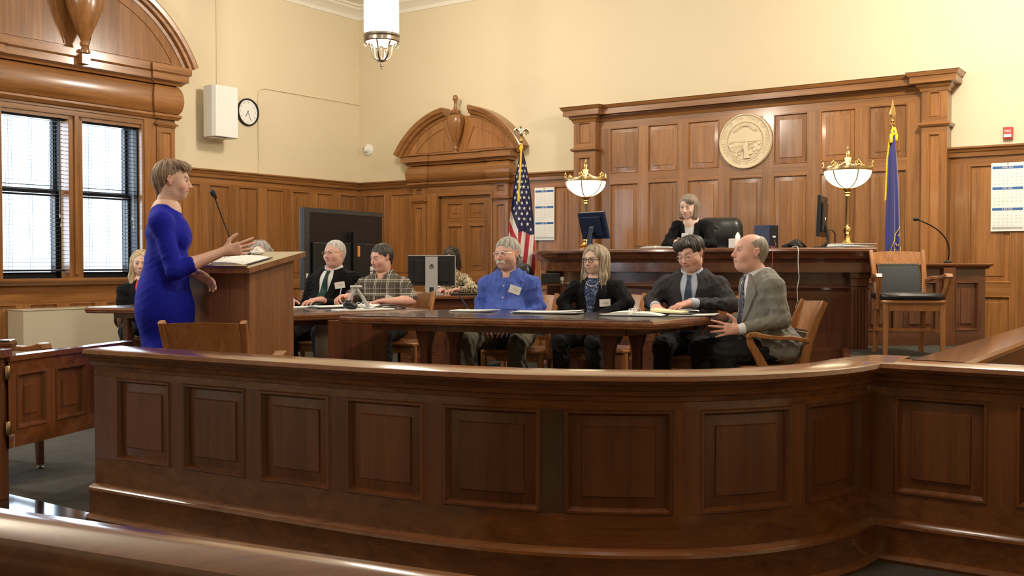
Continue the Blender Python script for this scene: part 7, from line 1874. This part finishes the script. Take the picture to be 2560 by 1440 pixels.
mb = MB().mat('black'); mb.lathe([(.02, 0), (.02, .008), (.006, .012)], seg=14); mb.build('base', t); mb = MB().mat('navyplastic'); mb.tube([(0, 0, .01), (-.03, 0, .055), (-.062, 0, .105)], [.004, .005, .006], 8); mb.build('stem', t, smooth=50)
papers('white sheet on the table in front of the black-suited man', (-1.62, 8.02), .5, 1, w=.28, d=.20, mess=0, name='paper_sheet')
t = papers('white note sheets on a black folder under the writing hand of the man in plaid', (-1.38, 7.98), .55, 2, w=.28, d=.22, mess=.004, z=.766)
MB().mat('black').box(-.17, .17, -.13, .13, -.006, .0).build('folder', t)
binder(Matrix.Translation((-1.16, 8.12, .76)) @ Matrix.Rotation(-.3, 4, 'Z'), 'open white ring binder before the man in the plaid shirt', w=.34, d=.20, cov='paper', ringz=.03, pages=.014)
t = thing('leather_portfolio', 'black leather portfolio lying open at the right end of the second table', 'folder', (-.93, 7.86, .76), .2)
mb = MB().mat('leather'); mb.bar([(-.10, 0, .006), (-.05, 0, .022), (.02, 0, .026), (.09, 0, .012), (.12, 0, .006)], (0, 1, 0), .17, .008); mb.build('cover', t, smooth=40)
mb = MB().mat('paper'); mb.box(-.09, .06, -.07, .07, .0005, .006); mb.build('pages', t)
# document camera
t = thing('document_camera', 'silver folding document camera with a black ball head on a white base board', 'camera', (-1.08, 7.54, .76), math.radians(38))
mb = MB().mat('white'); mb.prism([(-.23, -.08), (-.20, -.11), (.20, -.11), (.21, .09), (-.20, .09), (-.23, .06)], 0, .010); mb.build('base_board', t, bevel=.003)
inv = (Matrix.Translation((-1.08, 7.54, .76)) @ Matrix.Rotation(math.radians(38), 4, 'Z')).inverted(); wp = lambda x, y, z: inv @ Vector((x, y, z))
b0, b1, b2 = wp(-1.03, 7.52, .772), wp(-1.125, 7.50, .925), wp(-1.185, 7.46, .805)
mb = MB().mat('silver'); mb.lathe([(.045, .010), (.045, .018), (.02, .024)], (b0.x, b0.y, 0), 20, sq=.7); mb.build('foot', t, smooth=40)
mb = MB().mat('silver'); sd = Vector((0, 1, 0)); mb.bar([b0, b1], sd, [.026, .020], [.024, .020]); mb.build('lower_arm', t, smooth=40)
mb = MB().mat('silver'); mb.bar([b1, b2], sd, [.020, .018], [.020, .018]); mb.build('upper_arm', t, smooth=40)
mb = MB().mat('white'); mb.lathe([(.004, .0), (.045, .002), (.048, .008), (.044, .014), (.004, .015)], (b1.x, b1.y, b1.z), 24, sq=.6); mb.build('light_plate', t, smooth=40)
hd_ = wp(-1.155, 7.44, .795); v, f_ = sdfmesh([ell(tuple(hd_ + Vector((-.02, .0, .012))), (.040, .034, .034), .01), ell(tuple(hd_ + Vector((.015, 0, -.003))), (.034, .034, .028), .01)], .004); npmesh('camera_head', v, f_, 'black', t)
mb = MB().mat('silver'); mb.lathe([(.012, 0), (.018, .004), (.018, .010), (.010, .012)], T=Matrix.Translation(hd_ + Vector((.043, 0, -.003))) @ Matrix.Rotation(PI / 2, 4, 'Y'), seg=18); mb.build('lens_ring', t, smooth=40)
# on the clerk's desk
t = thing('keyboard', 'black keyboard beside the clerk\'s hands on the desk', 'keyboard', (-.48, 10.98, .76), .05)
mb = MB().mat('black'); mb.box(-.17, .15, -.06, .06, 0, .022); mb.build('case', t, bevel=.003)
papers('thin sheet of paper at the front edge of the clerk\'s desk', (-1.02, 10.95), .1, 1, w=.20, d=.14, mess=0, name='paper_sheet')
